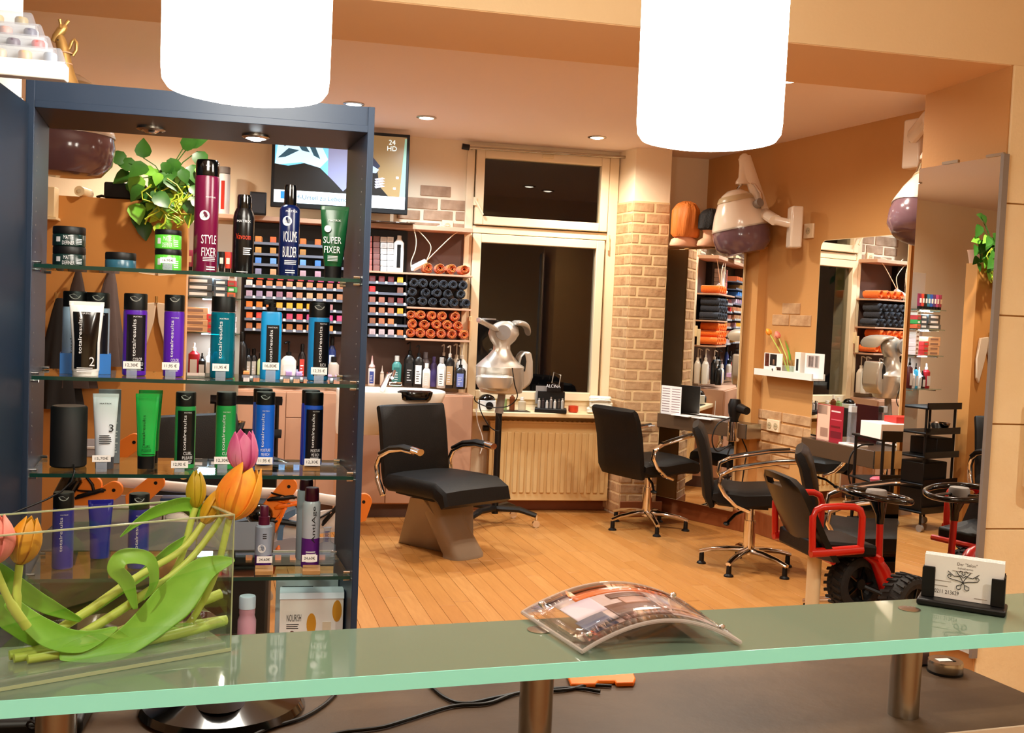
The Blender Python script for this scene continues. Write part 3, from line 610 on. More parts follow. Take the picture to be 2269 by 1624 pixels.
t, h, r, hb = spraycan('hairspray_can', 'silver hairspray can with dark cap, rear one on the fourth shelf', 673, 1062, 1256, 38, Z4, .13, 'aeb4c0', .8, Y=2.80, capc=CM('3a0d1c', .3))
t, h, r, hb = spraycan('hairspray_can', 'silver and purple hairspray can with maroon cap', 686, 1080, 1262, 39, Z4, .165, 'b4b8c2', .8, .03, Y=2.71, capc=CM('3f0d1e', .25))
MB().lathe([(r+.0003, .003), (r+.0003, hb*.35), (r+.0001, hb*.45)], 36).build('purple_base', CM('5a1f78', .25), t)
m = MB(); letter(m, 'AntiAge', (hb*.55, r*.55), .35*r, hb*.66, r+.0008, rot=True); m.build('lettering', 'ink', t)
m = MB(); stripes(m, -.5*r, .8*r, hb*.10, hb*.28, 5, r+.001, jit=.2); m.build('print', 'silverprint', t)
for px, wh in ((586, 'by the small spray bottle'), (686, 'by the silver and purple can')): tag_card('24,60€', wh, px, 1240 if px < 600 else 1237, 2.64, Z4+.0121, .038, .017, False)
t, h, r = item('clear_flask', 'clear flat flask with printed neck at the shelf end', 'bottle', 722, 1168, 1268, 40, 2.75, Z4+.0005)
MB().oval([(0, r*.95, r*.3), (.003, r, r*.34), (h*.5, r, r*.34), (h*.6, r*.45, r*.26), (h*.95, r*.36, r*.22), (h, r*.5, r*.2)], 28, e=3.5).build('flask_body', 'plastic_clear', t)
m = MB(); stripes(m, -.25*r, .25*r, h*.62, h*.92, 8, d=r*.27, jit=.3); m.build('print', CM('4a4a8a'), t)
# ---- bottom shelf
t, h, r = item('lotion_bottle', 'pink lotion bottle with white cap beside the vase', 'bottle', 545, 1320, 1440, 40, 2.70, Z5+.0005)
MB().lathe([(r*.9, 0), (r, .004), (r, h*.6), (r*.82, h*.68), (r*.86, h*.72), (r*.86, h*.8)], 28).build('bottle_body', CM('d4a0b4', .3), t)
MB().lathe([(r*.9, h*.8), (r*.9, h*.985), (r*.84, h)], 28).build('cap', CM('cfe0f4'), t)
MB().lathe([(r+.0005, h*.05), (r+.0005, h*.22)], 28).build('label_band', 'paper', t)
def carton(label, px0, px1, yt, Y, zb, d, col='f2f2f4'):
    a, b = onY(px0, yt, Y), onY(px1, yt, Y); t = thing('product_box', label, 'box', ((a.x+b.x)/2, Y, zb+.0005)); return t, (b.x-a.x)/2, a.z-zb
t, w2, h = carton('white gift box of honey hair care with lettering', 621, 762, 1316, 2.68, Z5, .07)
MB().box(-w2, w2, 0, .07, 0, h-.012).build('carton', 'paper', t, bevel=.001)
m = MB(); m.prism([(-.002, h-.014), (.006, h), (.064, h), (.072, h-.014)], (-w2-.001, 0, 0), (0, 1, 0), (0, 0, 1), (2*w2+.002, 0, 0)); m.build('lid_flap', CM('d8e0f0', .5), t)
m = MB(); letter(m, 'NOURISH', (w2*.45, h*.11), -w2*.55, h*.62, d=.0006); stripes(m, -w2*.78, -w2*.3, h*.45, h*.54, 3, d=.0006, jit=.3); m.build('lettering', 'ink', t)
def disc(m, x, z, rx, rz, d=.0008, n=20): m.add([(x+rx*cos(2*pi*j/n), -d, z+rz*sin(2*pi*j/n)) for j in range(n)], [tuple(range(n))])
m = MB(); disc(m, -w2*.6, h*.22, w2*.17, h*.2); m.build('printed_head', CM('5a2418'), t)
m = MB(); disc(m, -w2*.6, h*.19, w2*.09, h*.13, .0012); m.build('printed_face', 'skin', t)
for _x, _z in ((0, .52), (.8, .72)): m = MB(); disc(m, w2*_x, h*_z, w2*.15, h*.17); m.build('printed_honey', CM('d89a30'), t)
m = MB(); m.box(w2*.12, w2*.38, -.001, -.0003, h*.05, h*.33); m.build('printed_jar', CM('c8861e'), t, smooth=False)
m = MB(); m.box(w2*.35, w2*.62, -.001, -.0003, h*.36, h*.55); m.build('printed_soap', CM('e8dcc4'), t, smooth=False)
t, w2, h = carton('pale blue white carton behind the honey gift box', 612, 750, 1282, 2.80, Z5, .05)
MB().box(-w2, w2, 0, .05, 0, h).build('carton', CM('dfe6ee', .6), t, bevel=.001)
m = MB(); stripes(m, -w2*.8, w2*.2, h*.82, h*.9, 2, d=.0006, jit=.3); m.build('lettering', 'ink', t)
m = MB(); disc(m, -w2*.65, h*.62, w2*.1, h*.08); m.build('printed_honey', CM('d8861e'), t)
# ================================================================ colour bar along the far wall
WY = 7.58                                               # front of the rack
uL = onY(523, 600, WY).x; uR = onY(1043, 620, WY).x; zTop = onY(800, 497, WY).z; zW = .945
un = thing('colour_bar_unit', 'brown wall unit with shelves for colour boxes and towels', 'shelf unit', ((uL+uR)/2, YF, zW))
m = WM(un); m.box(uL, uR, YF-.02, YF-.002, zW, zTop); m.build('back_panel', 'mocha_dark', un, smooth=False)
m = WM(un); m.box(uL-.02, uL, WY+.05, YF-.002, zW, zTop); m.build('side_panel', 'mocha_dark', un)
a, b = onY(640, 492, WY), onY(1008, 517, WY)
m = WM(un); m.box(onY(470, 480, WY).x, onY(1044, 520, WY+.1).x, WY+.02, YF-.002, zTop-.012, zTop+.02); m.build('top_shelf', 'mocha', un, bevel=.003)
zt = [onY(970, 607, WY).z, onY(970, 682, WY).z, onY(970, 752, WY).z]
tx0 = onY(903, 640, WY).x; tx1 = onY(1046, 640, WY).x
for z in zt:
    m = WM(un); m.box(onY(815, 600, WY).x-.02 if z == zt[0] else tx0, tx1, WY+.0, YF-.022, z-.014, z); m.build('towel_shelf', 'mocha', un, bevel=.002)
m = WM(un); m.box(tx0-.012, tx0, WY+.03, YF-.022, zt[2]-.014, zt[0]-.014); m.build('divider', 'black', un)
# television
tvY = 7.55
a, b = onY(603, 322, tvY), onY(909, 299, tvY); lo = onY(903, 476, tvY)
tv = thing('television', 'flat black television showing a news programme above the colour shelves', 'television', ((a.x+b.x)/2, tvY, zTop+.02))
x0, x1, z0, z1 = a.x, b.x, lo.z, b.z
WM(tv).box(x0, x1, tvY, tvY+.04, z0, z1).build('housing', 'black', tv, bevel=.004)
i0, i1, j0, j1 = x0+.022, x1-.022, z0+.035, z1-.022; yy = tvY-.0015
def scr(nm, poly, col, e=1.0, lay=0):
    m = WM(tv); m.add([(i0+(i1-i0)*u, yy-.0006*lay, j0+(j1-j0)*v) for u, v in poly], [tuple(range(len(poly)))])
    o = m.build(nm, M('scr_'+col+str(e), '#'+col, .3, emit=e), tv, smooth=False); return o
R_ = lambda u0, u1, v0, v1: [(u0, v0), (u1, v0), (u1, v1), (u0, v1)]
scr('screen_sky', R_(0, .55, 0, 1), '6fc8ee', .9); scr('screen_door', R_(.55, 1, 0, 1), '8a7048', .55)
scr('screen_doorway', R_(.40, .62, .16, .95), '8a90b8', .7, 1)
scr('screen_fur', [(0, .5), (.02, .8), (.1, .97), (.2, 1), (.33, .86), (.40, .62), (.34, .5), (.2, .56)], 'bfe4f4', .9, 1)
for i, pl in enumerate(([(.02, .6), (.1, .74), (.18, .72), (.08, .62)], [(.12, .92), (.2, .86), (.26, .7), (.2, .72)], [(.24, .84), (.3, .78), (.34, .62), (.29, .66)], [(.05, .8), (.1, .9), (.12, .82), (.07, .76)])): scr('screen_shadow', pl, '2c5a70', .5, 2)
scr('screen_coat', [(0, .15), (0, .52), (.1, .5), (.22, .55), (.34, .5), (.44, .34), (.52, .2), (.6, .34), (.66, .62), (.74, .66), (.78, .5), (.80, .3), (.88, .15)], '14120f', .25, 3)
scr('screen_hood', [(.64, .5), (.66, .72), (.74, .70), (.80, .58), (.76, .5)], '2a3148', .4, 4); scr('screen_fur_trim', [(.66, .52), (.72, .60), (.79, .53), (.77, .48), (.70, .48)], '9fb8d8', .7, 5)
for k in range(4): scr('screen_finger', [(.76, .40-.035*k), (.82, .425-.035*k), (.84, .41-.035*k), (.77, .375-.035*k)], 'c8c4d8', .8, 5)
scr('screen_handle', R_(.925, .945, .42, .45), 'dfe8e8', .9, 2); scr('screen_lock', R_(.905, .925, .27, .30), 'cfd8d8', .9, 2)
scr('screen_doorframe', [(.955, .15), (1, .15), (1, .98), (.985, .98)], '7fae9a', .7, 2)
scr('news_ticker', R_(0, 1, 0, .17), 'e8f4f6', 1.1, 6); scr('ticker_logo', R_(.05, .11, .05, .15), '1f7ac8', .9, 7)
m = WM(tv); v, f = tmesh('H-Urteil zu Lebend-Organs'); e = ext('H-Urteil zu Lebend-Organs'); s = (i1-i0)*.56/(e[1]-e[0])
m.add([(i0+(i1-i0)*.44+p[0]*s, yy-.006, j0+(j1-j0)*.055+p[1]*s) for p in v], f); m.build('ticker_lettering', M('scr_ink', '#1a6a8a', .5, emit=.2), tv, smooth=False)
for tx, zz, s in (('24', .885, .05), ('HD', .80, .05)):
    m = WM(tv); v, f = tmesh(tx); m.add([(i0+(i1-i0)*.885+p[0]*s, yy-.006, j0+(j1-j0)*zz+p[1]*s) for p in v], f); m.build('channel_logo', M('scr_logo', '#dff4f4', .5, emit=.9), tv, smooth=False)
p = onY(868, 492, tvY); WM(tv).box(p.x-.012, p.x+.012, tvY+.01, tvY+.03, zTop+.02, z0).build('stand_neck', 'steel', tv)
WM(tv).box(p.x-.16, p.x+.16, tvY-.05, tvY+.09, zTop+.0205, zTop+.026).build('stand_base', 'black_gloss', tv, bevel=.002)
# colour boxes on little trays, row by row
TRAYS = []
rows = [(541, 'top', 'd8813c d8602a e06a28 d8702c e06a28 d8602a'), (565, 'second', 'c89048 c88a40 c88a40 b88040'), (588, 'third', '4f8ad8 6fa4e0 7ab4e8 6fa4e0 4a86d0'), (612, 'fourth', '8a86a0 e0a070 b890c8 c8a0a8 c898a8 d8c0c8'),
        (637, 'fifth', 'f0dcd0 d07848 d88a58 d88858 e0a070 d89a68 d89060 c87848 b87048 c88058 b87048'), (661, 'sixth', 'b898a8 a890a8 c09ca8 a87888 c88a88 c88a60 d8a878 c89060 b88058 b87850'),
        (685, 'seventh', 'f07a28 f08428 f07a28 f0b038 f0b838 f8b020 f0a828 f0b838 c08080'), (709, 'eighth', 'f07030 f04a38 f04040 e84848 d84868 e84a50 c84878 d85088 d84a88 d84878'), (732, 'ninth', 'b86a38 c87840 d89050 c88048 b87038 c87848 d88848 e09a50 e09038')]
boxm = {}
def colour_box(px, py, col, label, Y=7.60, w=.042, h=.05, z=None):
    key = (col, w)
    p = onY(px, py, Y)
    if z is not None: p.z = z
    if key not in boxm:
        t = thing('colour_box', label, 'box', p, random.uniform(-.05, .05), 'hair colour boxes on the rack')
        MB().box(-w/2, w/2, 0, .13, 0, h).build('carton', CM(col, .5), t, bevel=.002)
        MB().box(-w*.3, w*.3, -.0012, 0, h*.22, h*.75).build('window_print', M('p_'+col, tuple(min(1, c*.75+.03) for c in lin('#'+col)), .4), t, smooth=False)
        boxm[key] = t
    else:
        t = copy_tree(boxm[key]); t.location = p; t['label'] = label; t.rotation_euler.z = random.uniform(-.05, .05)
    return t
def cname(c):
    r, g, b = (int(c[i:i+2], 16) for i in (0, 2, 4))
    if b > r: return 'blue' if b > 190 else 'mauve'
    if r > 230 and g > 160: return 'yellow' if b < 80 else 'pale'
    if b > 110: return 'pink' if r-g > 60 else 'rose grey'
    return 'bright red' if g < 90 and r > 225 else ('orange' if r > 222 else 'copper brown')
ordn = ('first', 'second', 'third', 'fourth', 'fifth', 'sixth', 'seventh', 'eighth', 'ninth', 'tenth', 'eleventh')
rk = thing('colour_rack', 'black rack with rows of small trays full of hair colour boxes', 'rack', (onY(650, 740, 7.6).x, 7.6, onY(650, 745, 7.6).z))
rx0, rx1 = onY(536, 640, 7.6).x, onY(903, 660, 7.6).x
WM(rk).box(rx0, rx1, 7.75, 7.81, onY(700, 745, 7.7).z, onY(700, 500, 7.7).z).build('backboard', 'black', rk, smooth=False)
trm = M('tray', '#6a6f7c', .4)
for y0, nm, cols in rows:
    p0, p1 = onY(542, y0-4, 7.595), onY(772, y0+9, 7.595); z = onY(650, y0+2, 7.6).z
    m = WM(rk); m.box(p0.x, p1.x, 7.592, 7.76, z-.008, z-.001); m.box(p0.x, p1.x, 7.590, 7.593, z-.008, z+.010); tr = m.build('tray', trm, rk, smooth=False)
    for i, c in enumerate(cols.split()):
        n_ = len(cols.split()); px = 552 + i*(22.3 if n_ > 6 else 33) + (20 if n_ < 7 else 0)
        colour_box(px, y0+.065*(px-650)+1.5, c, 'small %s colour box, %s along the %s row of the rack' % (cname(c), ordn[i], nm), z=z+.0003)
        xx = onY(px+11, y0+.065*(px-640), 7.6).x; 
        if n_ > 6: WM(rk).box(xx-.009, xx+.009, 7.585, 7.589, z-.004, z+.014).build('row_marker', 'white', tr, smooth=False)
rr = [(626, 'first', '702a2c 7a2c2c 702428 e0b838'), (649, 'second', 'e03030 2a1a18 2a1a18 8a5848'), (672, 'third', 'a86858 b87058 783c34 8a3c3c'), (695, 'fourth', 'b87050 c07850 c87858 f0b030'), (719, 'fifth', 'a06040 c87850 d88850 181414'), (743, 'sixth', 'd8b8b8 d0b8b8 d8b8b8 d88048')]
for y0, nm, cols in rr:
    p0, p1 = onY(815, y0, 7.595), onY(902, y0+6, 7.595); z = onY(858, y0+2, 7.6).z
    m = WM(rk); m.box(p0.x, p1.x, 7.592, 7.76, z-.008, z-.001); m.box(p0.x, p1.x, 7.590, 7.593, z-.008, z+.010); tr = m.build('tray', trm, rk, smooth=False)
    for i, c in enumerate(cols.split()):
        if c in ('2a1a18', '181414'): continue
        colour_box(825+i*20.5, y0+.5+i*1.2, c, 'small %s colour box, %s along the %s tray beside the towels' % (cname(c), ordn[i], nm), z=z+.0003)
        xx = onY(835+i*20.5, y0, 7.6).x; WM(rk).box(xx-.008, xx+.008, 7.585, 7.589, z-.004, z+.014).build('row_marker', 'white', tr, smooth=False)
# stacked open cartons and a white bottle above that section
for i, (px, n, cols) in enumerate(((817, 6, 'c86a60'), (834, 6, '8a5a54'), (850, 6, 'e8e4e0'), (865, 6, 'f0ece8'))):
    for k in range(n):
        colour_box(px, 600-k*13+ (2 if i > 1 else 0), cols, '%s carton, %s from the bottom in the %s upright stack beside the white bottle' % (('red', 'brown', 'white', 'pale white')[i], ordn[k], ordn[i]), 7.66, .046, .040)
t, h, r = item('developer_bottle', 'tall white bottle with black label strip on the upper shelf', 'bottle', 882, 522, 602, 22, 7.66, zt[0]+.001)
MB().oval([(0, r*.95, r*.6), (.004, r, r*.65), (h*.8, r, r*.65), (h*.9, r*.45, r*.4)], 24, e=3).build('bottle_body', 'white', t); MB().lathe([(r*.42, h*.9), (r*.42, h)], 16).build('cap', 'white', t)
MB().box(-r*.35, r*.4, -r*.67, -r*.66, h*.12, h*.75).build('label_panel', 'black', t)
# rolled towels
def roll(name, mat):
    m = MB(); R0 = .041; L = .17; n = 54; th = .0042; P = []
    for i in range(n): a = i/n*2*pi*3.6; q = .006+(R0-.006)*i/(n-1); P.append((q*cos(a), q*sin(a)))
    g1 = []; out = []
    for i in range(n):
        x, z = P[i]; q = math.hypot(x, z); s = (q+th)/q; g1.append((x, z)); out.append((x*s, z*s))
    loop = g1 + out[::-1]; k = len(loop)
    vs = [(x, 0 + .006*sin(7*i/n), z) for i, (x, z) in enumerate(loop)] + [(x, L, z) for x, z in loop]
    fs = [(i, (i+1) % k, k+(i+1) % k, k+i) for i in range(k)] + [(i, k-1-i, k-2-i, i+1) for i in range(n-1)]
    m.add(vs, fs); return m.build(name, mat)
proto = {}
def towel(px, py, col, label, Y=7.585, sc=1, z=None):
    if col not in proto: proto[col] = o = roll('rolled_towel', col)
    else: o = proto[col].copy(); COL.objects.link(o)
    p = onY(px, py, Y); o.location = (p.x, Y, p.z if z is None else z); o.rotation_euler = (0, random.uniform(0, 6.28), random.uniform(-.04, .04)); o.scale = (sc*random.uniform(.96, 1.03), 1, sc*random.uniform(.95, 1.0))
    return tag(o, label, 'towel', 'rolled towels on the shelves')
TZ = lambda k, r_: zt[k] + .0415 + (2-r_)*.0655
for i, px in enumerate((949, 976, 1002, 1030)): towel(px, 596+i*.9, 'orange_towel', 'rolled orange towel, %s on the topmost towel shelf' % ordn[i], sc=.9, z=zt[0]+.0425)
for r_, (y0, xs) in enumerate(((623, (918, 938, 962, 984, 1005, 1027)), (646, (914, 944, 969, 993, 1022)), (665, (912, 937, 960, 984, 1007, 1034)))):
    for i, px in enumerate(xs): towel(px, y0+i*1.2, 'dark_towel', 'rolled charcoal towel, %s in the %s charcoal layer' % (ordn[i], ('upper', 'middle', 'lower')[r_]), sc=.82, z=TZ(1, r_))
for r_, (y0, xs) in enumerate(((693, (911, 933, 958, 981, 1009)), (713, (915, 941, 968, 992, 1016)), (732, (910, 932, 955, 978, 1002, 1029)))):
    for i, px in enumerate(xs): towel(px, y0+i*1.1, 'orange_towel', 'rolled orange towel, %s in the %s layer under the charcoal towels' % (ordn[i], ('upper', 'middle', 'lower')[r_]), sc=.86, z=TZ(2, r_))
# cables and power strip above the towels
def cable(label, pts, Y, r=.0035, mat='white_paint', name='cable'):
    P = [onY(x, y, q) for (x, y), q in zip(pts, Y if isinstance(Y, (list, tuple)) else [Y]*len(pts))]
    Q = []
    for i in range(len(P)-1):
        p0, p1, p2, p3 = P[max(i-1, 0)], P[i], P[i+1], P[min(i+2, len(P)-1)]
        for k in range(6):
            t = k/6; Q.append(.5*((2*p1)+(p2-p0)*t+(2*p0-5*p1+4*p2-p3)*t*t+(3*p1-p0-3*p2+p3)*t**3))
    Q.append(P[-1]); return tag(recentre(MB().tube(Q, r, 8).build(name, mat)), label, 'cable')
cable('white cable running from the wall socket behind the television', [(995, 500), (975, 500), (950, 508), (925, 505), (905, 492)], 7.70)
cable('white cable dropping from the television to the power strip', [(915, 500), (922, 530), (920, 555), (911, 580), (912, 600)], 7.62)
cable('white cable looping down to the front of the power strip', [(918, 502), (945, 530), (955, 550), (945, 578)], 7.63)
cable('white cable running slantwise from the window frame to the power strip', [(1018, 513), (1005, 520), (975, 548), (943, 580)], 7.64)
ps = thing('power_strip', 'white power strip propped on the towel shelf', 'power strip', onY(928, 592, 7.62)); a, b = onY(914, 598, 7.62), onY(944, 580, 7.66)
WM(ps).tube([a + Vector((0, 0, .01)), b], .026, 4).build('housing', 'white', ps, bevel=.004); WM(ps).cyl(a + Vector((.004, -.012, .006)), a + Vector((-.004, -.03, .003)), .012, n=12).build('plug', 'white', ps)
# ---------------------------------------------------------------- worktop, base cabinets, basin, bottles
bF = 7.49; wR = onY(1060, 862, bF-.03).x
bs = thing('base_cabinet', 'mocha base cabinet run under the dark worktop', 'cabinet', (.2, YF, 0))
bx0 = -1.0
WM(bs).box(bx0, wR-.03, bF, YF-.002, .10, zW-.042).build('carcass', 'mocha', bs, smooth=False)
WM(bs).box(bx0, wR-.03, bF+.03, YF-.002, 0, .10).build('kickboard', 'mocha_dark', bs, smooth=False)
gap = [-.98, -.52, -.06, .16, .66, wR-.035]
for i, (a, b) in enumerate(zip(gap, gap[1:])):
    if i == 2:
        WM(bs).box(a+.003, b-.003, bF-.018, bF, .72, zW-.05).build('drawer', 'mocha', bs, bevel=.001); WM(bs).box(a+.003, b-.003, bF-.018, bF, .11, .714).build('door', 'mocha', bs, bevel=.001)
    else:
        d_ = WM(bs).box(a+.003, b-.003, bF-.018, bF, .11, zW-.05).build('door', 'mocha', bs, bevel=.001)
        if i < 3: MB(inv(bs)).tube([(b-.05, bF-.018, .62), (b-.05, bF-.04, .63), (b-.05, bF-.04, .84), (b-.05, bF-.018, .85)], .006, 8).build('handle', 'mocha', d_)
m = WM(bs); m.box(bx0-.01, wR, bF-.03, YF-.022, zW-.04, zW); wt = tag(recentre(m.build('worktop', 'worktop_dark', None, bevel=.003)), 'dark brown worktop in front of the colour shelves', 'worktop')
# basin
bp = onY(900, 900, 7.02); zrim = onY(900, 866, 7.02).z
bn = thing('wash_basin', 'white ceramic backwash basin with black neck rest', 'basin', (bp.x-.10, 7.08, zrim-.30))
zr = .30
rings = []
for s, z, dx in ((.44, .0, -.20), (.62, .06, -.14), (.86, .16, -.05), (.97, .23, -.01), (1.0, .29, 0), (.99, .30, 0), (.90, .295, 0), (.84, .2, -.02), (.6, .1, -.08), (.3, .07, -.1)):
    rr_ = []
    for j in range(36):
        a = 2*pi*j/36; c, sn = cos(a), sin(a)
        rr_.append((dx+.37*s*math.copysign(abs(c)**.62, c), .25*s*math.copysign(abs(sn)**.7, sn), z))
    rings.append(rr_)
MB().loft(rings).build('bowl', 'white_gloss', bn)
MB().lathe([(.06, -.62), (.06, .02)], 24, (-.30, .18, 0)).build('pedestal', 'mocha', bn)
q = onY(920, 872, 6.86); m = WM(bn); m.oval([(-.05, .095, .03), (-.04, .105, .045), (-.01, .115, .05), (.012, .12, .045), (.02, .10, .03)], 24, (q.x, q.y, q.z)); m.build('neck_rest', 'black_gloss', bn)
q = onY(853, 852, 7.3); m = WM(bn); m.cyl((q.x-.02, 7.3, zrim-.02), (q.x+.02, 7.24, zrim+.10), .02, .016, 14); m.tube([(q.x+.02, 7.24, zrim+.10), (q.x+.05, 7.17, zrim+.12), (q.x+.03, 7.1, zrim+.08)], .013, 10); tp = m.build('tap', 'chrome', bn)
m = WM(bn); m.box(q.x+.02, q.x+.11, 7.2, 7.23, zrim+.02, zrim+.045); m.build('tap_lever', 'chrome', tp, bevel=.006)
# bottles on the worktop right of the display cabinet
def sbottle(name, label, px, yt, yb, w, col, top, Y=7.66, lab=None, capc='black', flat=.75, z=None):
    t, h, r = item(name, label, 'bottle', px, yt, yb, w, Y, zW+.001 if z is None else z)
    ct = {'pump': .72, 'noz': .68, 'cap': .82, 'jug': .66}[top]
    e = 3 if top in ('jug', 'pump') else 2.2
    MB().oval([(0, r*.94, r*flat*.94), (.003, r, r*flat), (h*(ct-.12), r, r*flat), (h*(ct-.03), r*.62, r*flat*.62), (h*ct, r*.3, r*.3)], 22, e=e).build('bottle_body', col if col in MATS else CM(col, .3), t)
    cm = capc if capc in MATS else CM(capc, .35)
    if top in ('pump', 'jug'):
        c = MB().lathe([(r*.34, h*ct), (r*.34, h*(ct+.08)), (r*.12, h*(ct+.09)), (r*.12, h*.95)], 14).build('pump', cm, t)
        MB().tube([(0, 0, h*.94), (0, 0, h*.985), (-r*.2, -r*.3, h*.985), (-r*.55, -r*.6, h*.95)], r*.15, 8).build('spout', cm, c)
    elif top == 'noz': MB().lathe([(r*.95, h*(ct-.06)), (r*.8, h*ct), (r*.4, h*(ct+.05)), (r*.12, h)], 14).build('nozzle', cm, t)
    else: MB().lathe([(r*.5, h*ct), (r*.5, h*.99), (r*.42, h)], 16).build('cap', cm, t)
    if lab:
        m = MB(); m.box(-r*.62, r*.62, -r*flat-.0012, -r*flat+.01, h*.08, h*(ct-.2)); m.build('label_panel', lab if lab in MATS else CM(lab, .5), t, smooth=False)
        m = MB(); stripes(m, -r*.4, r*.4, h*.14, h*(ct-.3), 5, d=r*flat+.002, fill=.3, jit=.5); m.build('print', 'ink' if lab == 'paper' else 'silverprint', t)
    return t
S_ = sbottle
S_('applicator_bottle', 'white and pink applicator bottle beside the basin tap', 823, 788, 845, 15, 'e8e0dc', 'noz', lab='3a4a90', capc='e8b8b0')
S_('applicator_bottle', 'tiny cream applicator nozzle bottle behind the tap', 846, 810, 846, 9, 'd8c0a8', 'noz', capc='e0c8b8', Y=7.7)
S_('lotion_bottle', 'teal lotion bottle with pale cap standing alone on the worktop', 878, 788, 846, 21, '4a9088', 'cap', capc='d8d8d0', lab='2a6a66')
S_('pump_bottle', 'black pump bottle with white framed label, leftmost of the bottle group', 906, 757, 850, 25, '0c0b0b', 'pump', lab='141414')
S_('pump_bottle', 'black pump bottle with large white label', 926, 764, 852, 22, '0e0d0d', 'pump', lab='paper', Y=7.62)
S_('pump_bottle', 'silver domed bottle behind the black pump bottles', 941, 780, 846, 20, '8a8690', 'cap', capc='8a8690', Y=7.74)
S_('shampoo_bottle', 'small flat white bottle in front of the bottle group', 944, 805, 853, 17, 'ece8e0', 'cap', capc='f0f0ec', Y=7.58, lab='ded8cc')
S_('shampoo_bottle', 'purple rounded bottle in the middle of the bottle group', 960, 790, 846, 15, '6a5a9a', 'cap', capc='6a5a9a', Y=7.72)
S_('shampoo_bottle', 'silver and white tall bottle beside the purple one', 977, 792, 852, 20, 'd0ccc8', 'cap', capc='b8b4b0', Y=7.6, lab='paper')
S_('pump_bottle', 'dark bottle with cream pump at the rear of the group', 981, 762, 848, 18, '141212', 'pump', capc='e8d4c0', Y=7.76)
S_('pump_bottle', 'black round bottle with amber label and cream pump', 995, 765, 851, 22, '100e0d', 'pump', lab='c8a478', capc='e8dccc', Y=7.62)
S_('pump_jug', 'large white jug with pump, rear of the group', 1009, 761, 848, 24, 'e4d8c8', 'jug', capc='e4d4c0', Y=7.76, lab='c89a50')
S_('pump_jug', 'white shouldered pump bottle nearest the window', 1021, 762, 850, 26, 'f0ece4', 'jug', capc='f0e8dc', Y=7.68, lab='paper')
S_('pump_bottle', 'squat black pump bottle with blue label in front', 1019, 795, 854, 24, '0b0b0d', 'pump', lab='7a8ac8', Y=7.56)
# bottles seen through the display cabinet
for i, (px, yt, yb, w, col, top, lab, nm) in enumerate(((535, 735, 836, 22, '121010', 'cap', None, 'tall black bottle seen above the teal bottle shoulder'), (548, 772, 838, 18, '121010', 'cap', 'b8b0a0', 'black bottle with pale label'), (561, 772, 838, 16, '181414', 'cap', 'c8c0b4', 'black bottle with white label'),
      (513, 790, 838, 10, '4fc878', 'cap', None, 'bright green slim bottle beside the teal bottle'), (575, 782, 840, 12, 'b8c890', 'cap', None, 'pale green slim bottle'), (584, 768, 840, 18, 'd8ccb4', 'jug', None, 'cream jug half behind the blue bottle'), (638, 756, 840, 34, 'd8d0c4', 'jug', 'e4dcd0', 'large grey white canister between blue bottles'),
      (668, 762, 840, 16, '1a1212', 'cap', 'c84030', 'black bottle with red label'), (656, 810, 842, 24, 'd8d4ec', 'cap', None, 'small tub with violet lid'), (738, 790, 842, 24, 'b8a898', 'cap', None, 'beige block shaped bottle near the cabinet side'), (735, 746, 795, 18, '243a78', 'cap', 'dfe8f4', 'small navy carton bottle high by the cabinet side'))):
    S_('salon_bottle', nm + ' on the worktop', px, yt, yb, w, col, top, Y=7.64+.03*(i % 3), lab=lab)
for i, (px, py, c, nm) in enumerate(((640, 832, 'b898d0', 'lilac'), (663, 834, 'c0a4dc', 'pale lilac'), (729, 840, 'd0a8c8', 'rose'), (750, 841, 'd8b0d0', 'light rose'), (545, 832, 'e09858', 'peach'))): colour_box(px, py+4, c, '%s colour box lying low on the worktop' % nm, 7.52, .04, .04)
# ================================================================ left background: partition, coats, lit glass shelves, plant, dryer, trolleys
PY = 6.15
pl, pr = onY(-80, 700, PY).x, onY(411, 700, PY).x; pz = onY(250, 440, PY).z
pt = struct(MB().box(pl, pr, PY, PY+.10, 0, pz).build('wall_partition', 'partition', smooth=False))
sp = thing('side_ledge', 'narrow cream shelf end fixed to the orange partition', 'shelf', onY(116, 470, PY-.05))
a, b = onY(112, 415, PY-.05), onY(125, 483, PY-.05); WM(sp).box(a.x-.1, b.x, PY-.1, PY, b.z, a.z).build('board', 'cream', sp, bevel=.004); WM(sp).box(a.x-.1, b.x+.01, PY-.11, PY, b.z-.012, b.z).build('lip', 'cream', sp)
t = thing('paper_roll', 'cream paper roll lying on top of the orange partition', 'roll', onY(178, 437, PY+.05)); p = onY(178, 428, PY); WM(t).cyl((p.x, PY-.03, pz+.028), (p.x+.02, PY+.13, pz+.028), .028, n=20).build('roll_body', 'cream', t); WM(t).cyl((p.x, PY-.032, pz+.028), (p.x, PY-.029, pz+.028), .011, n=14).build('roll_core', 'hood_band', t)
t = thing('black_case', 'black appliance case on top of the orange partition', 'case', onY(275, 440, PY+.05)); a, b = onY(233, 440, PY+.05), onY(325, 410, PY+.05)
WM(t).box(a.x, b.x, PY+.0, PY+.1, pz+.0005, b.z).build('case_body', 'black', t, bevel=.01); WM(t).cyl(onY(313, 430, PY-.005), onY(313, 430, PY-.015), .02, n=16).build('dial', 'black_gloss', t)
WM(t).tube([onY(236, 436, PY+.05), onY(225, 434, PY+.05), onY(214, 437, PY+.05)], .008, 8).build('cord_stub', 'black', t)
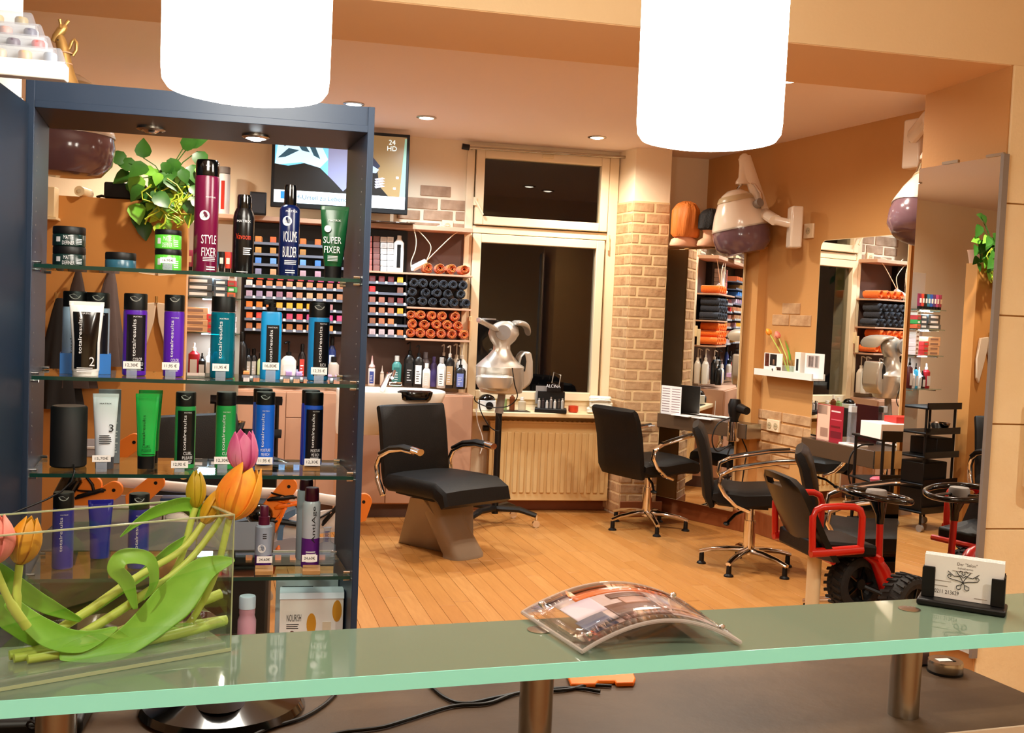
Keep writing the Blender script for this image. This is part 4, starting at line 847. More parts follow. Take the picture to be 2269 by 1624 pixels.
# coats on hooks
def coat(label, px, py, w0, w1, yb, mat, Y, seed):
    random.seed(seed); hk = onY(px, py, Y)
    t = thing('hanging_cape', label, 'cape', hk); n = 40; rings = []
    D = (hk-CP).dot(CD)/F; bot = onY(px, yb, Y).z - hk.z
    for k in range(9):
        f = k/8; hw = (w0+(w1-w0)*f**.8)/2*D; z = bot*f; ring_ = []
        for j in range(n):
            a = 2*pi*j/n; wv = 1+.14*f*sin(a*7+seed)+.08*f*sin(a*11+2*seed)
            ring_.append((hw*cos(a)*wv+.01*sin(3*f+seed), .02+min(.05, hw*.35)*sin(a)*wv, z))
        rings.append(ring_)
    MB().loft(rings).build('fabric', mat, t)
    MB().tube([(0, .06, .03), (0, .0, .01), (0, -.03, .0), (0, -.035, .03)], .006, 8).build('hook', 'gold', t)
    random.seed(seed+50); return t
M('cape_black', '#0f0b0a', .8); M('cape_grey', '#5b4c4a', .6, bump=(20, .2)); M('cape_brown', '#3a2a24', .7)
coat('black salon cape hanging from a hook, leftmost on the partition', 126, 660, 14, 110, 905, 'cape_black', PY-.08, 1)
coat('dark brown cape on the hook behind the pale blue bottles', 168, 600, 12, 96, 860, 'cape_brown', PY-.07, 2)
coat('grey shiny cape bunched on a brass hook', 244, 602, 16, 84, 812, 'cape_grey', PY-.08, 3)
t = thing('neck_collar', 'beige salon neck collar hanging between the purple bottles', 'collar', onY(346, 675, PY-.03))
m = WM(t); c = onY(346, 690, PY-.03)
for s in (-1, 1):
    m.prism([(0, .05), (.10*s, .04), (.13*s, -.12), (.12*s, -.27), (.09*s, -.31), (.04*s, -.16), (.012*s, -.06)], c, (1, 0, 0), (0, 0, 1), (0, .02, 0))
m.build('collar_fabric', M('collar', '#d8c0a4', .7), t, bevel=.004); WM(t).cyl(c + Vector((0, 0, .05)), c + Vector((0, 0, .085)), .008, n=10).build('button', 'gold', t)
# lit glass shelves between partition and rack
GY0, GY1 = 6.45, 6.66
gx0, gx1 = onY(410, 650, GY0).x, onY(522, 650, GY0).x
gl = thing('glass_wall_shelf', 'set of lit glass shelves with salon stock beside the partition', 'shelf', ((gx0+gx1)/2, GY1, onY(460, 840, GY0).z))
M('display_back', '#a8988a', .6)
WM(gl).box(gx0-.03, gx1+.02, GY1, GY1+.02, 0.0, onY(460, 585, GY1).z+.25).build('back_panel', 'display_back', gl, smooth=False)
gz = []
for i, yy_ in enumerate((601, 659, 737, 836)):
    z = onY(465, yy_, GY0).z; gz.append(z)
    s = WM(gl).box(gx0-.03, gx1+.03, GY0, GY1, z-.007, z).build('glass_plate', 'shelf_glass', gl, smooth=False)
    for x in (gx0, gx1): WM(gl).cyl((x, GY0+.03, z-.012), (x, GY1, z-.012), .006, n=8).build('clip', 'steel', s)
    if i < 3:
        WM(gl).box((gx0+gx1)/2-.05, (gx0+gx1)/2+.05, GY0+.06, GY0+.08, z-.014, z-.0075).build('led_bar', 'spot_lens_cool', s)
        L = bpy.data.lights.new('led', 'AREA'); L.energy = 1.0; L.size = .1; L.color = COOL; lo = bpy.data.objects.new('led', L); COL.objects.link(lo); lo.parent = gl; lo.location = ((gx0+gx1)/2-gl.location.x, GY0+.07-gl.location.y, z-.02-gl.location.z)
def onshelf(nm, label, cat, i, px, w, h, col, kind='box', grp='stock on the lit glass shelves', dep=.12):
    p = onY(px, 700, GY0+.04); t = thing(nm, label, cat, (p.x, GY0+.03, gz[i]+.001), random.uniform(-.08, .08), grp)
    if kind == 'box':
        MB().box(-w/2, w/2, 0, dep, 0, h).build('carton', CM(col, .5), t, bevel=.002)
        MB().box(-w*.32, w*.32, -.001, 0, h*.25, h*.7).build('print', 'silverprint' if col[0] in '0123456' else CM('8a6a5a', .5), t, smooth=False)
    else:
        MB().oval([(0, w*.3, w*.26), (h*.18, w*.3, w*.26)], 18).build('cap', 'black', t)
        MB().oval([(h*.18, w*.33, w*.28), (h*.6, w*.42, w*.24), (h, w*.5, .003)], 18).build('tube_body', CM(col, .3), t)
        MB().box(-w*.2, w*.2, -w*.3, -w*.25, h*.4, h*.7).build('label_panel', 'paper', t)
    return t
for i, (px, c, nm) in enumerate(((418, 'a8406a', 'crimson'), (432, 'c04a80', 'pink'), (446, '58306a', 'violet'), (460, '2a5ab8', 'blue'), (474, '2a7a9a', 'teal'), (488, '141214', 'black'), (502, 'd84a3a', 'red'), (515, '8a2a4a', 'wine'))):
    onshelf('colour_tube', '%s tube standing on the upper lit glass shelf' % nm, 'tube', 0, px, .05, .12, c, 'tube')
for k in range(3): onshelf('grey_carton', 'grey flat carton, %s up in the grey pile on the second lit shelf' % ordn[k], 'box', 1, 438, .16, .038, '565c60').location.z += k*.039
for k in range(3): onshelf('slate_carton', 'slate tray carton, %s up beside the grey pile' % ordn[k], 'box', 1, 487, .08, .036, '48545e').location.z += k*.037
for k, c in enumerate(('d8643a', '3a9a4a', 'c03a3a', 'e8dcd4')): onshelf('small_carton', 'small %s carton on the second lit shelf end' % ('orange', 'green', 'red', 'white')[k], 'box', 1, 511, .045, .034, c).location.z += k*.035
for k in range(4): onshelf('tan_carton', 'tan carton, %s up in the tan pile on the third lit shelf' % ordn[k], 'box', 2, 432, .15, .036, 'cda27a').location.z += k*.037
for k in range(3): onshelf('red_carton', 'red carton, %s up beside the tan pile' % ordn[k], 'box', 2, 470, .06, .036, 'd83a3a').location.z += k*.037
for k in range(6): onshelf('white_tube_box', 'white ended colour box, %s up in the upright stack on the third lit shelf' % ordn[k], 'box', 2, 512, .04, .032, 'e4d4d0').location.z += k*.033
for i, (px, w, h, c, top, nm) in enumerate(((432, 24, .20, '9a1a24', 'cap', 'crimson spray'), (450, 18, .14, '141212', 'pump', 'black pump'), (466, 16, .17, 'e4e4e0', 'pump', 'white pump'), (482, 16, .2, '2a90b8', 'pump', 'blue pump'), (497, 18, .16, 'dcd8d8', 'pump', 'pale pump'), (512, 20, .24, '4a1418', 'cap', 'maroon tall'))):
    p = onY(px, 700, GY0+.08); t = thing('salon_bottle', '%s bottle on the lowest lit glass shelf' % nm, 'bottle', (p.x, GY0+.09, gz[3]+.001), 0, 'stock on the lit glass shelves'); r = w*.0014*1.0
    MB().oval([(0, r*.95, r*.8), (.003, r, r*.85), (h*.66, r, r*.85), (h*.76, r*.35, r*.35)], 20).build('bottle_body', CM(c, .3), t)
    MB().lathe([(r*.36, h*.76), (r*.36, h*.85), (r*.2, h*.86), (r*.18, h)], 14).build('cap', 'black' if i % 2 else 'white', t)
    MB().box(-r*.6, r*.6, -r*.86, -r*.8, h*.1, h*.5).build('label_panel', CM('b8b0a8', .5), t)
# hanging plant on the partition top
ptp = thing('trailing_plant', 'trailing pothos plant with yellow green vines on the partition top', 'plant', onY(365, 450, PY+.02)); pc = onY(370, 425, PY)
WM(ptp).lathe([(.07, -.09), (.095, .04), (.1, .05), (.09, .05), (.085, .03)], 24, (pc.x+.02, PY+.05, pc.z)).build('pot', 'mocha', ptp)
random.seed(5)
def leafm(m, p, d, up, L, w):
    d = Vector(d).normalized(); s = d.cross(Vector(up)).normalized(); u = s.cross(d)
    g = []
    for i, (f, q) in enumerate(((0, .05), (.12, .75), (.35, 1), (.6, .8), (.82, .4), (1, .02))):
        c = Vector(p) + d*(L*f) - u*(L*.25*f*f)
        g.append([c - s*(w*q) + u*(w*.25*q), c, c + s*(w*q) + u*(w*.25*q)])
    m.sheet(g)
def pleaf(px, py, L, ang, Y=PY-.02, mat='leaf_dark'):
    px = max(px, 268)
    m = WM(ptp); p = onY(px, py, Y); leafm(m, p, (cos(ang), random.uniform(-.5, -.1), sin(ang)), (0, -1, .5), L, L*.42); m.build('leaf', mat, ptp)
for i in range(46):
    px = min(455, max(300, random.gauss(385, 38))); py = 340+random.random()*95+abs(px-385)*.35
    pleaf(px, py, random.uniform(.07, .12), random.uniform(-2.6, .2), PY-random.uniform(.0, .16), random.choice(('leaf_dark', 'leaf_dark', 'leaf')))
for px, py, a in ((278, 360, 2.6), (290, 385, 3.6), (300, 372, 2.8), (285, 400, -.8), (318, 350, 1.6), (420, 322, .5), (438, 335, -1.2), (405, 330, .8), (310, 470, -1.6), (318, 490, -1.4), (335, 445, -2.0), (430, 380, -1.5)):
    pleaf(px, py, .11, a); _p = onY(px, py, PY-.02); _q = onY(372, 410, PY-.02); WM(ptp).tube([_q, (_p+_q)/2 + Vector((0, -.01, .03)), _p], .003, 6).build('leaf_stalk', 'leaf_dark', ptp)
for i in range(16): pleaf(random.gauss(372, 28), 440+random.random()*60, random.uniform(.05, .08), random.uniform(-2.8, -.3), PY-.1, random.choice(('leaf_bright', 'leaf', 'vine')))
for k in range(13):
    x = 330+random.random()*85; pts = []; yy_ = 395+random.random()*20
    for i in range(7): pts.append(onY(x+18*sin(i*1.3+k)+random.uniform(-6, 6), yy_+i*random.uniform(12, 17), PY-.09-.02*(k % 4)))
    WM(ptp).tube(pts, .0045, 6).build('vine', 'vine', ptp)
# hood dryers
def hood(label, c, R, tilt, rz=0, arm=None, band=True, neck=True):
    t = thing('hood_dryer', label, 'hood dryer', c, rz)
    T = Matrix.Rotation(tilt, 4, 'Y'); mm = MB(T)
    def osec(secs, z0): return secs
    MB(T).oval([(-.9*R, R*.55, R*.55), (-.86*R, R*.75, R*.78), (-.6*R, R*.98, R), (-.2*R, R*1.04, R*1.04), (.05*R, R*1.0, R*1.0)], 40).build('tinted_visor', 'purple_hood', t)
    sh = MB(T); sh.oval([(.05*R, R*1.01, R*1.01), (.12*R, R*1.02, R*1.02), (.6*R, R*.86, R*.86), (1.0*R, R*.66, R*.68), (1.28*R, R*.48, R*.5), (1.42*R, R*.25, R*.28)], 40); s = sh.build('shell', 'hood_white', t)
    MB(T).oval([(1.02*R, R*.672, R*.69), (1.08*R, R*.66, R*.675), (1.2*R, R*.585, R*.60), (1.22*R, R*.56, R*.575)], 40).build('top_band', 'hood_band', t)
    MB(T).oval([(.02*R, R*1.035, R*1.035), (.07*R, R*1.035, R*1.035)], 40).build('rim', 'silver', t)
    k = MB(T); k.cyl((R*.55, -R*.62, .75*R), (R*.66, -R*.82, .78*R), R*.16, n=18); k.build('knob', 'silver_grey', t)
    MB(T).prism([(-R*.02, .55*R), (R*.2, .38*R), (R*.42, .62*R), (R*.2, .84*R)], (R*.32, -R*.72, 0), (1, .2, 0), (0, .25, 1), (0, -.01, 0)).build('hinge_plate', 'silver_grey', s)
    if neck: MB().tube([(R*.58, -R*.66, .85*R), (R*.55, -R*.5, 1.25*R), (R*.35, -R*.3, 1.6*R), (R*.05, -.1*R, 1.7*R)], R*.045, 10).build('yoke', 'chrome', t)
    if neck: MB().tube([(-R*.12, R*.3, 1.2*R), (-R*.12, R*.2, 1.5*R), (0, 0, 1.7*R)], R*.05, 8).build('yoke_rear', 'chrome', t)
    if neck: MB().oval([(1.62*R, R*.27, R*.24), (1.70*R, R*.27, R*.24), (1.86*R, R*.18, R*.17), (2.3*R, R*.17, R*.16), (2.5*R, R*.2, R*.2), (2.64*R, R*.17, R*.17), (2.72*R, R*.08, R*.1)], 20).build('neck', 'hood_white', t)
    if arm: 
        m = MB(); m.tube([Vector((0, 0, (2.6 if neck else .9)*R))] + [Vector(a) - Vector(c) for a in arm[:-1]], [.035]*len(arm), 10, flat=1.3); m.build('arm', 'hood_white', t)
        w = Vector(arm[-1]) - Vector(c); m = MB(); m.tube([Vector(arm[-2]) - Vector(c), w], .03, 12); m.build('wall_joint', 'hood_white', t)
        m = MB(); m.box(w.x-.03, w.x+.05, w.y-.06, w.y+.06, w.z-.16, w.z+.12); m.build('wall_bracket', 'hood_white', t, bevel=.012)
    return t
c1 = onY(1641, 508, 6.95); D1 = (c1-CP).dot(CD)/F
wb = onS(1775, 500, .04)
hood('white hood dryer with purple visor beside the wig heads', c1, 61*D1, -.22, -.2, [onY(1690, 470, 6.9), onS(1735, 490, .14), wb])
c2 = onY(2050, 470, 5.0); D2 = (c2-CP).dot(CD)/F
hood('white hood dryer tilted behind the tall mirror', c2, 72*D2, .35, .3, [onY(2075, 260, 5.1), onS(2075, 300, .1), onS(2085, 310, .04)])
c3 = onY(150, 303, 4.9); D3 = (c3-CP).dot(CD)/F
hood('purple visored hood dryer seen through the display cabinet', c3, 96*D3, .0, 0, [onY(40, 250, 5.3), onY(-60, 330, 5.5), onY(-120, 340, 5.6)], neck=False)
# things on the unit top beside the television
t, h, r = item('small_speaker', 'small black loudspeaker box left of the television', 'speaker', 571, 426, 477, 36, 7.55, zTop+.021)
MB().box(-r, r, -.03, .05, 0, h).build('housing', 'black', t, bevel=.006); MB().box(-r*.85, r*.85, -.033, -.03, h*.08, h*.92).build('grille', CM('242020', .8), t)
t, h, r = item('spray_can', 'white spray can with red stripe beside the maroon can', 'spray can', 495, 370, 470, 26, 7.68, zTop+.021)
MB().lathe([(r*.95, 0), (r, .004), (r, h*.83), (r*.96, h*.85)], 24).build('can_body', 'white', t); MB().lathe([(r*.97, h*.86), (r*.97, h*.99), (r*.9, h)], 24).build('cap', 'silver_grey', t)
patch(MB(), r+.0008, -.5, .1, h*.1, h*.7).build('red_stripe', CM('c03020'), t)
# ================================================================ mirrors with ledges
def rounded(w, h, r, top=True, bot=False, n=6):
    P = []
    for cx_, cz_, a0, on in ((w-r, h-r, 0, top), (r, h-r, pi/2, top), (r, r, pi, bot), (w-r, r, 1.5*pi, bot)):
        if on: P += [(cx_+r*cos(a0+k*pi/2/n), cz_+r*sin(a0+k*pi/2/n)) for k in range(n+1)]
        else: P.append((w if cx_ > w/2 else 0, h if cz_ > h/2 else 0))
    return P
def wall_mirror(label, o, d, n, w, h, r=.05):
    t = thing('salon_mirror', label, 'mirror', o)
    poly = rounded(w, h, r)
    MB().prism(poly, Vector(n)*.004, d, (0, 0, 1), Vector(n)*.022).build('back_board', 'cream', t, bevel=.002)
    e = .004; q = [(e+x*(w-2*e)/w, e+z*(h-2*e)/h) for x, z in poly]
    m = MB(); P = [Vector(n)*.0268 + Vector(d)*x + Vector((0, 0, z)) for x, z in q]; m.add(P, [tuple(range(len(P)))]); m.build('mirror_glass', 'mirror', t, smooth=False)
    return t
k0 = onK(1473, 560, .026); k1 = onK(1655, 566, .026); kb = onK(1452, 1096, .026)
w1 = (Vector((k1.x, k1.y, 0)) - Vector((k0.x, k0.y, 0))).length
wall_mirror('tall salon mirror with rounded top on the angled corner panel', Vector((k0.x, k0.y, kb.z)), KD, KN, w1, ztop-.012-kb.z)
s0 = onS(1826, 545, .026); s1 = onS(2022, 540, .026)
w2_ = (Vector((s1.x, s1.y, 0)) - Vector((s0.x, s0.y, 0))).length
zb2 = .22
wall_mirror('tall salon mirror with rounded top on the side wall beside the picture shelf', Vector((s0.x, s0.y, zb2)), SD, SN, w2_, s0.z+.035-zb2)
def ledge(label, A, d, n, off, dep, z0, z1, L):
    t = thing('mirror_ledge', label, 'ledge', Vector((A.x, A.y, z0)))
    n = Vector(n); d = Vector(d)
    MB().prism([(0, 0), (L, 0), (L, z1-z0), (0, z1-z0)], n*off, d, (0, 0, 1), n*dep).build('board', M('ledge_brown', '#54402f', .28, spec=.6), t, bevel=.003)
    MB().prism([(L, 0), (L+.012, 0), (L+.012, z1-z0), (L, z1-z0)], n*off, d, (0, 0, 1), n*dep).build('end_cap', 'steel', t)
    return t
q0 = onK(1452, 913, .19); q1 = onK(1652, 950, .19); zl1 = onK(1452, 914, .19).z
A1 = Vector((q0.x, q0.y, 0)) - KN*.19; ledge('dark brown ledge under the corner mirror', A1, KD, KN, .029, .161, zl1-.105, zl1, (Vector((q1.x, q1.y, 0))-Vector((q0.x, q0.y, 0))).length)
q0 = onS(1776, 968, .24); q1 = onS(1936, 1003, .24); zl2 = q0.z
A2 = Vector((q0.x, q0.y, 0)) - SN*.24; ledge('dark brown ledge under the side wall mirror', A2, SD, SN, .029, .211, zl2-.105, zl2, (Vector((q1.x, q1.y, 0))-Vector((q0.x, q0.y, 0))).length)
# tall mirror on the pier
MA = radians(10.0); MD = Vector((sin(MA), -cos(MA), 0)); MN = Vector((-cos(MA), -sin(MA), 0))
ML = onX(2037, 375, 2.69); onM = lambda x, y, off=0: onP(x, y, ML + MN*off, MN)
MRp = onM(2223, 343); wM = (Vector((MRp.x, MRp.y, 0)) - Vector((ML.x, ML.y, 0))).length; zM0 = .18; zM1 = (ML.z+MRp.z)/2
t = thing('pier_mirror', 'tall frameless mirror with steel edge on the wall pier', 'mirror', Vector((ML.x, ML.y, zM0)))
MB().prism([(0, 0), (wM, 0), (wM, zM1-zM0), (0, zM1-zM0)], Vector((0, 0, 0)), MD, (0, 0, 1), -MN*.005).build('mirror_glass', 'mirror', t, smooth=False)
MB().prism([(wM, -.01), (wM+.016, -.01), (wM+.016, zM1-zM0+.005), (wM, zM1-zM0+.005)], MN*.012, MD, (0, 0, 1), -MN*.03).build('steel_edge', 'silver_grey', t)
MB().prism([(.02, .02), (wM, .02), (wM, zM1-zM0-.02), (.02, zM1-zM0-.02)], -MN*.006, MD, (0, 0, 1), -MN*.014).build('back_board', 'mocha', t)
for s in (.3, .82): MB().prism([(wM*s, zM1-zM0), (wM*s+.09, zM1-zM0), (wM*s+.09, zM1-zM0+.012), (wM*s, zM1-zM0+.012)], MN*.006, MD, (0, 0, 1), -MN*.012).build('top_clip', 'steel', t)

# ================================================================ styling chairs
def styling_chair():
    t = thing('styling_chair', '', 'chair', (0, 0, 0), 0, 'black styling chairs')
    def slab(path, th, w, n=12, crown=.012):
        rings = []
        for i, (x, z) in enumerate(path):
            a = Vector(path[min(i+1, len(path)-1)]) - Vector(path[max(i-1, 0)]); a.normalize(); nx, nz = -a.y, a.x
            k = min(1, .55+.9*min(i, len(path)-1-i)/2) ; tt = th*k; r = []
            for (s, q) in ((-1, -.5), (-1, .5), (-.92, .78), (-.5, 1), (0, 1.05), (.5, 1), (.92, .78), (1, .5), (1, -.5), (.92, -.78), (.5, -1), (0, -1), (-.5, -1), (-.92, -.78)):
                r.append((x+nx*tt/2*q, s*w/2*(.93+.07*k), z+nz*tt/2*q))
            rings.append(r)
        return MB().loft(rings)
    slab([(-.24, .40), (-.262, .46), (-.275, .56), (-.29, .68), (-.32, .80), (-.345, .855), (-.36, .88)], .075, .47).build('backrest', 'leather', t)
    slab([(-.24, .47), (-.2, .465), (-.05, .455), (.1, .47), (.2, .475), (.25, .46), (.275, .435)], .12, .50).build('seat', 'leather', t)
    for s in (-1, 1):
        y = .275*s; P = [(-.02, .40), (-.10, .43), (-.17, .49), (-.205, .55), (-.195, .61), (-.13, .645), (0, .675), (.12, .70), (.24, .712), (.27, .71)]
        a = MB().tube([(x, y, z) for x, z in P], .021, 10, flat=.62).build('armrest', 'chrome', t)
        MB().tube([(x, y, z+.013) for x, z in P[5:9]], .017, 8, flat=.5).build('arm_pad', 'black_gloss', a)
    MB().cyl((0, 0, .09), (0, 0, .30), .036, n=20).build('column', 'chrome', t); MB().cyl((0, 0, .29), (0, 0, .41), .026, n=16).build('piston', 'chrome', t)
    MB().box(-.1, .1, -.09, .09, .385, .405).build('seat_plate', 'black', t)
    MB().tube([(-.03, -.04, .37), (-.1, -.16, .355), (-.14, -.22, .32)], .009, 8).build('lever', 'black', t); MB().ball((-.15, -.235, .312), .02, .03, .012).build('lever_knob', 'black', t)
    for k in range(5):
        a = 2*pi*k/5+.5; c, s = cos(a), sin(a)
        l = MB().tube([(c*.02, s*.02, .115), (c*.12, s*.12, .112), (c*.23, s*.23, .095), (c*.3, s*.3, .075)], [.026, .023, .02, .017], 10, flat=.75).build('base_arm', 'chrome', t)
        MB().lathe([(.030, 0), (.028, .008), (.016, .016), (.015, .06), (.013, .07)], 16, (c*.285, s*.285, 0)).build('foot', 'black', l)
    return t
ch = styling_chair(); proto_ch = ch
def put_chair(first, x, y, ang, label):
    t = proto_ch if first else copy_tree(proto_ch); t.location = (x, y, 0); t.rotation_euler = (0, 0, ang); t['label'] = label; return t
put_chair(True, 2.53, 7.13, radians(22), 'black styling chair beside the radiator, facing the corner mirror')
put_chair(False, 2.78, 5.93, radians(-22), 'black styling chair facing the side wall mirror, behind the red framed child seat')
put_chair(False, 2.88, 4.76, radians(-28), 'black styling chair half hidden by the red framed child seat and steering wheel')
# ================================================================ wash chair in front of the basin
M('wash_base', '#8a7a68', .35, spec=.5); M('wash_base_dark', '#33271f', .5)
def wash_chair(label, loc, ang):
    t = thing('wash_chair', label, 'chair', loc, ang, 'black wash chairs')      # faces local -y
    def slabx(path, th, w):
        rings = []
        for i, (y, z) in enumerate(path):
            a = Vector(path[min(i+1, len(path)-1)]) - Vector(path[max(i-1, 0)]); a.normalize(); ny, nz = -a.y, a.x
            k = min(1, .6+.4*min(i, len(path)-1-i)); r = []
            for (s, q) in ((-1, -.5), (-1, .5), (-.94, .85), (-.5, 1), (.5, 1), (.94, .85), (1, .5), (1, -.5), (.94, -.85), (.5, -1), (-.5, -1), (-.94, -.85)):
                r.append((s*w/2, y+ny*th*k/2*q, z+nz*th*k/2*q))
            rings.append(r)
        return MB().loft(rings)
    slabx([(.20, .42), (.215, .5), (.235, .65), (.26, .80), (.285, .89), (.29, .90)], .07, .53).build('backrest', 'leather', t)
    slabx([(-.37, .36), (-.345, .41), (-.27, .445), (-.1, .445), (.08, .44), (.17, .435), (.2, .43)], .12, .54).build('seat', 'leather', t)
    for s in (-1, 1):
        x = .30*s; P = [(.16, .36), (.22, .45), (.235, .54), (.2, .60), (.1, .645), (-.02, .665), (-.12, .66)]
        a = MB().tube([(x, y, z) for y, z in P], .020, 10, flat=.8).build('armrest', 'chrome', t)
        MB().tube([(x, y, z+.016) for y, z in P[3:]], [.022, .026, .03, .03], 10, flat=.6).build('arm_pad', 'leather', a)
        MB().tube([(x, -.11, .676), (x, -.185, .668)], .028, 12, flat=.75).build('arm_tip', 'chrome', a)
    # sculpted foot: leaning plate and slanted column
    MB().hexa([(-.03, .33, 0), (.10, .33, 0), (.15, -.2, .0), (.05, -.22, 0)], [(-.20, .02, .36), (.2, .02, .36), (.22, -.1, .37), (-.2, -.1, .37)]).build('wedge_foot', 'wash_base', t, bevel=.004)
    MB().oval([(0, .13, .09, .06, -.20), (.02, .13, .09, .06, -.20), (.22, .12, .08, .0, -.1), (.37, .16, .09, -.02, -.05)], 24, e=3).build('column', 'wash_base', t)
    MB().box(-.2, .2, -.2, .16, .365, .385).build('seat_plate', 'black', t)
    MB().tube([(.05, -.16, .33), (.2, -.1, .345), (.36, .02, .34)], .014, 8).build('release_bar', 'chrome', t)
    MB().box(-.19, -.02, .25, .33, .70, .86).build('bracket', 'black', t, bevel=.01)
    return t
wc = onY(985, 1105, 6.42)
wch = wash_chair('black wash chair on a sculpted taupe foot in front of the basin', (wc.x-.05, 6.42, 0), radians(33))
w2c = copy_tree(wch); p = onY(487, 985, 5.5); w2c.location = (p.x, 5.5, 0); w2c.rotation_euler.z = radians(35); w2c['label'] = 'black wash chair seen behind the green bottles of the display cabinet'
# ================================================================ heater on a wheeled stand by the window
hp = onY(1102, 1000, 7.25)
cz = thing('hair_processor', 'silver salon heater on a black wheeled stand in front of the window', 'heater', (hp.x, 7.25, 0)); HX, HY = hp.x, 7.25
zz = lambda y: onY(1115, y, HY).z
k = (onY(1200, 800, HY).x-onY(1100, 800, HY).x)/100
def osx(px): return onY(px, 800, HY).x
m = WM(cz); secs = []
for y, xl, xr, ry in ((872, 1085, 1140, .06), (868, 1066, 1155, .09), (850, 1056, 1160, .12), (815, 1056, 1160, .125), (811, 1055, 1161, .13), (808, 1057, 1160, .125), (800, 1066, 1148, .10), (786, 1082, 1136, .075), (774, 1093, 1130, .06), (764, 1094, 1130, .055), (752, 1086, 1142, .055), (738, 1082, 1150, .055), (724, 1087, 1148, .05), (715, 1100, 1138, .04), (711, 1112, 1130, .03)):
    a, b = onY(xl, y, HY), onY(xr, y, HY); secs.append(((a.z), (b.x-a.x)/2, ry, (a.x+b.x)/2, HY))
m.oval(secs, 36, e=2.6); bd = m.build('body', 'silver', cz)
q = onY(1115, 737, HY-.09); WM(cz).cyl((q.x, HY-.10, q.z), (q.x, HY-.075, q.z), 16*k, n=28).build('fan_grille', 'silver_grey', bd)
def wing(nm, pts, w, th, mat='silver'):
    m = WM(cz); rings = []
    for (x, y, dy) in pts:
        p = onY(x, y, HY+dy); rings.append([(p.x, p.y + w*s, p.z + th*q) for s, q in ((-1, -.6), (-1, .6), (-.6, 1), (.6, 1), (1, .6), (1, -.6), (.6, -1), (-.6, -1))])
    m.loft(rings); return m.build(nm, mat, cz, sub=1)
wing('upper_arm_near', [(1104, 733, -.02), (1092, 726, -.05), (1075, 716, -.09), (1062, 710, -.12), (1059, 708, -.13)], .10, .018)
wing('upper_arm_far', [(1135, 716, .0), (1150, 715, .02), (1163, 718, .04), (1169, 728, .06), (1170, 742, .07)], .11, .02)
_c = onY(1160, 815, HY); _pl = lambda L_: [(onY(x, y, HY).x-_c.x, onY(x, y, HY).z-_c.z) for x, y in L_]
la = WM(cz).prism(_pl([(1140, 862), (1150, 846), (1146, 806), (1150, 788), (1160, 778), (1174, 780), (1178, 800), (1178, 835), (1172, 850), (1158, 862)]), _c + Vector((0, -.05, 0)), (1, 0, 0), (0, 0, 1), (0, .16, 0)).build('lower_arm', 'silver', cz, bevel=.012)
WM(cz).prism(_pl([(1149, 808), (1153, 790), (1160, 783), (1163, 800), (1160, 822), (1152, 822)]), _c + Vector((0, -.053, 0)), (1, 0, 0), (0, 0, 1), (0, .004, 0)).build('arm_lamp', 'black', la)
q = onY(1083, 713, HY-.16); WM(cz).oval([(-.006, .05, .035), (.004, .05, .035)], 24, (q.x, q.y, q.z+.02)).build('arm_grille', 'silver_grey', cz)
q = onY(1096, 835, HY-.2); m = WM(cz); m.oval([(-.10, .06, .05, .04, .05), (-.075, .115, .07), (-.03, .13, .085), (.0, .132, .088), (.008, .12, .08)], 32, (q.x, HY-.2, q.z)); cp_ = m.build('control_panel', 'silver', cz)
WM(cz).oval([(.006, .10, .065), (.012, .10, .065)], 28, (q.x, HY-.2, q.z)).build('display_ring', 'white_gloss', cp_); WM(cz).oval([(.010, .07, .03), (.014, .07, .03)], 24, (q.x, HY-.2, q.z)).build('display', 'silver_grey', cp_)
WM(cz).cyl((HX, HY, .08), (HX, HY, onY(1100, 912, HY).z), .024, n=16).build('pole', 'black', cz)
WM(cz).cyl((HX, HY, onY(1100, 915, HY).z), (HX+.02, HY, onY(1100, 862, HY).z), .032, .026, 16).build('collar', 'silver_grey', cz)
for i, a in enumerate((-.35, .9, 2.3, 3.9)):
    c, s = cos(a), sin(a); L = .30
    l = WM(cz).tube([(HX, HY, .12), (HX+c*.18, HY+s*.18, .12), (HX+c*L, HY+s*L, .085)], [.03, .028, .022], 8, flat=.8).build('base_arm', 'black', cz)
    WM(cz).cyl((HX+c*L, HY+s*L-.012, .026), (HX+c*L, HY+s*L+.012, .026), .026, n=16).build('castor_wheel', 'chrome', l)
    WM(cz).cyl((HX+c*L, HY+s*L, .03), (HX+c*L, HY+s*L, .09), .009, n=8).build('castor_stem', 'chrome', l)
cable('black cable looping from the heater around its stand', [(1135, 815), (1140, 850), (1146, 880), (1125, 900), (1085, 902), (1055, 890), (1052, 878)], 7.1, .004, 'black')
cable('black cable drooping beside the heater stand', [(1062, 885), (1065, 910), (1085, 945), (1105, 955), (1108, 940), (1100, 915)], 7.12, .004, 'black')
cable('white plugs and cord hanging at the worktop end', [(1055, 905), (1058, 935), (1068, 965), (1070, 985), (1064, 1005)], 7.55, .004, 'white')
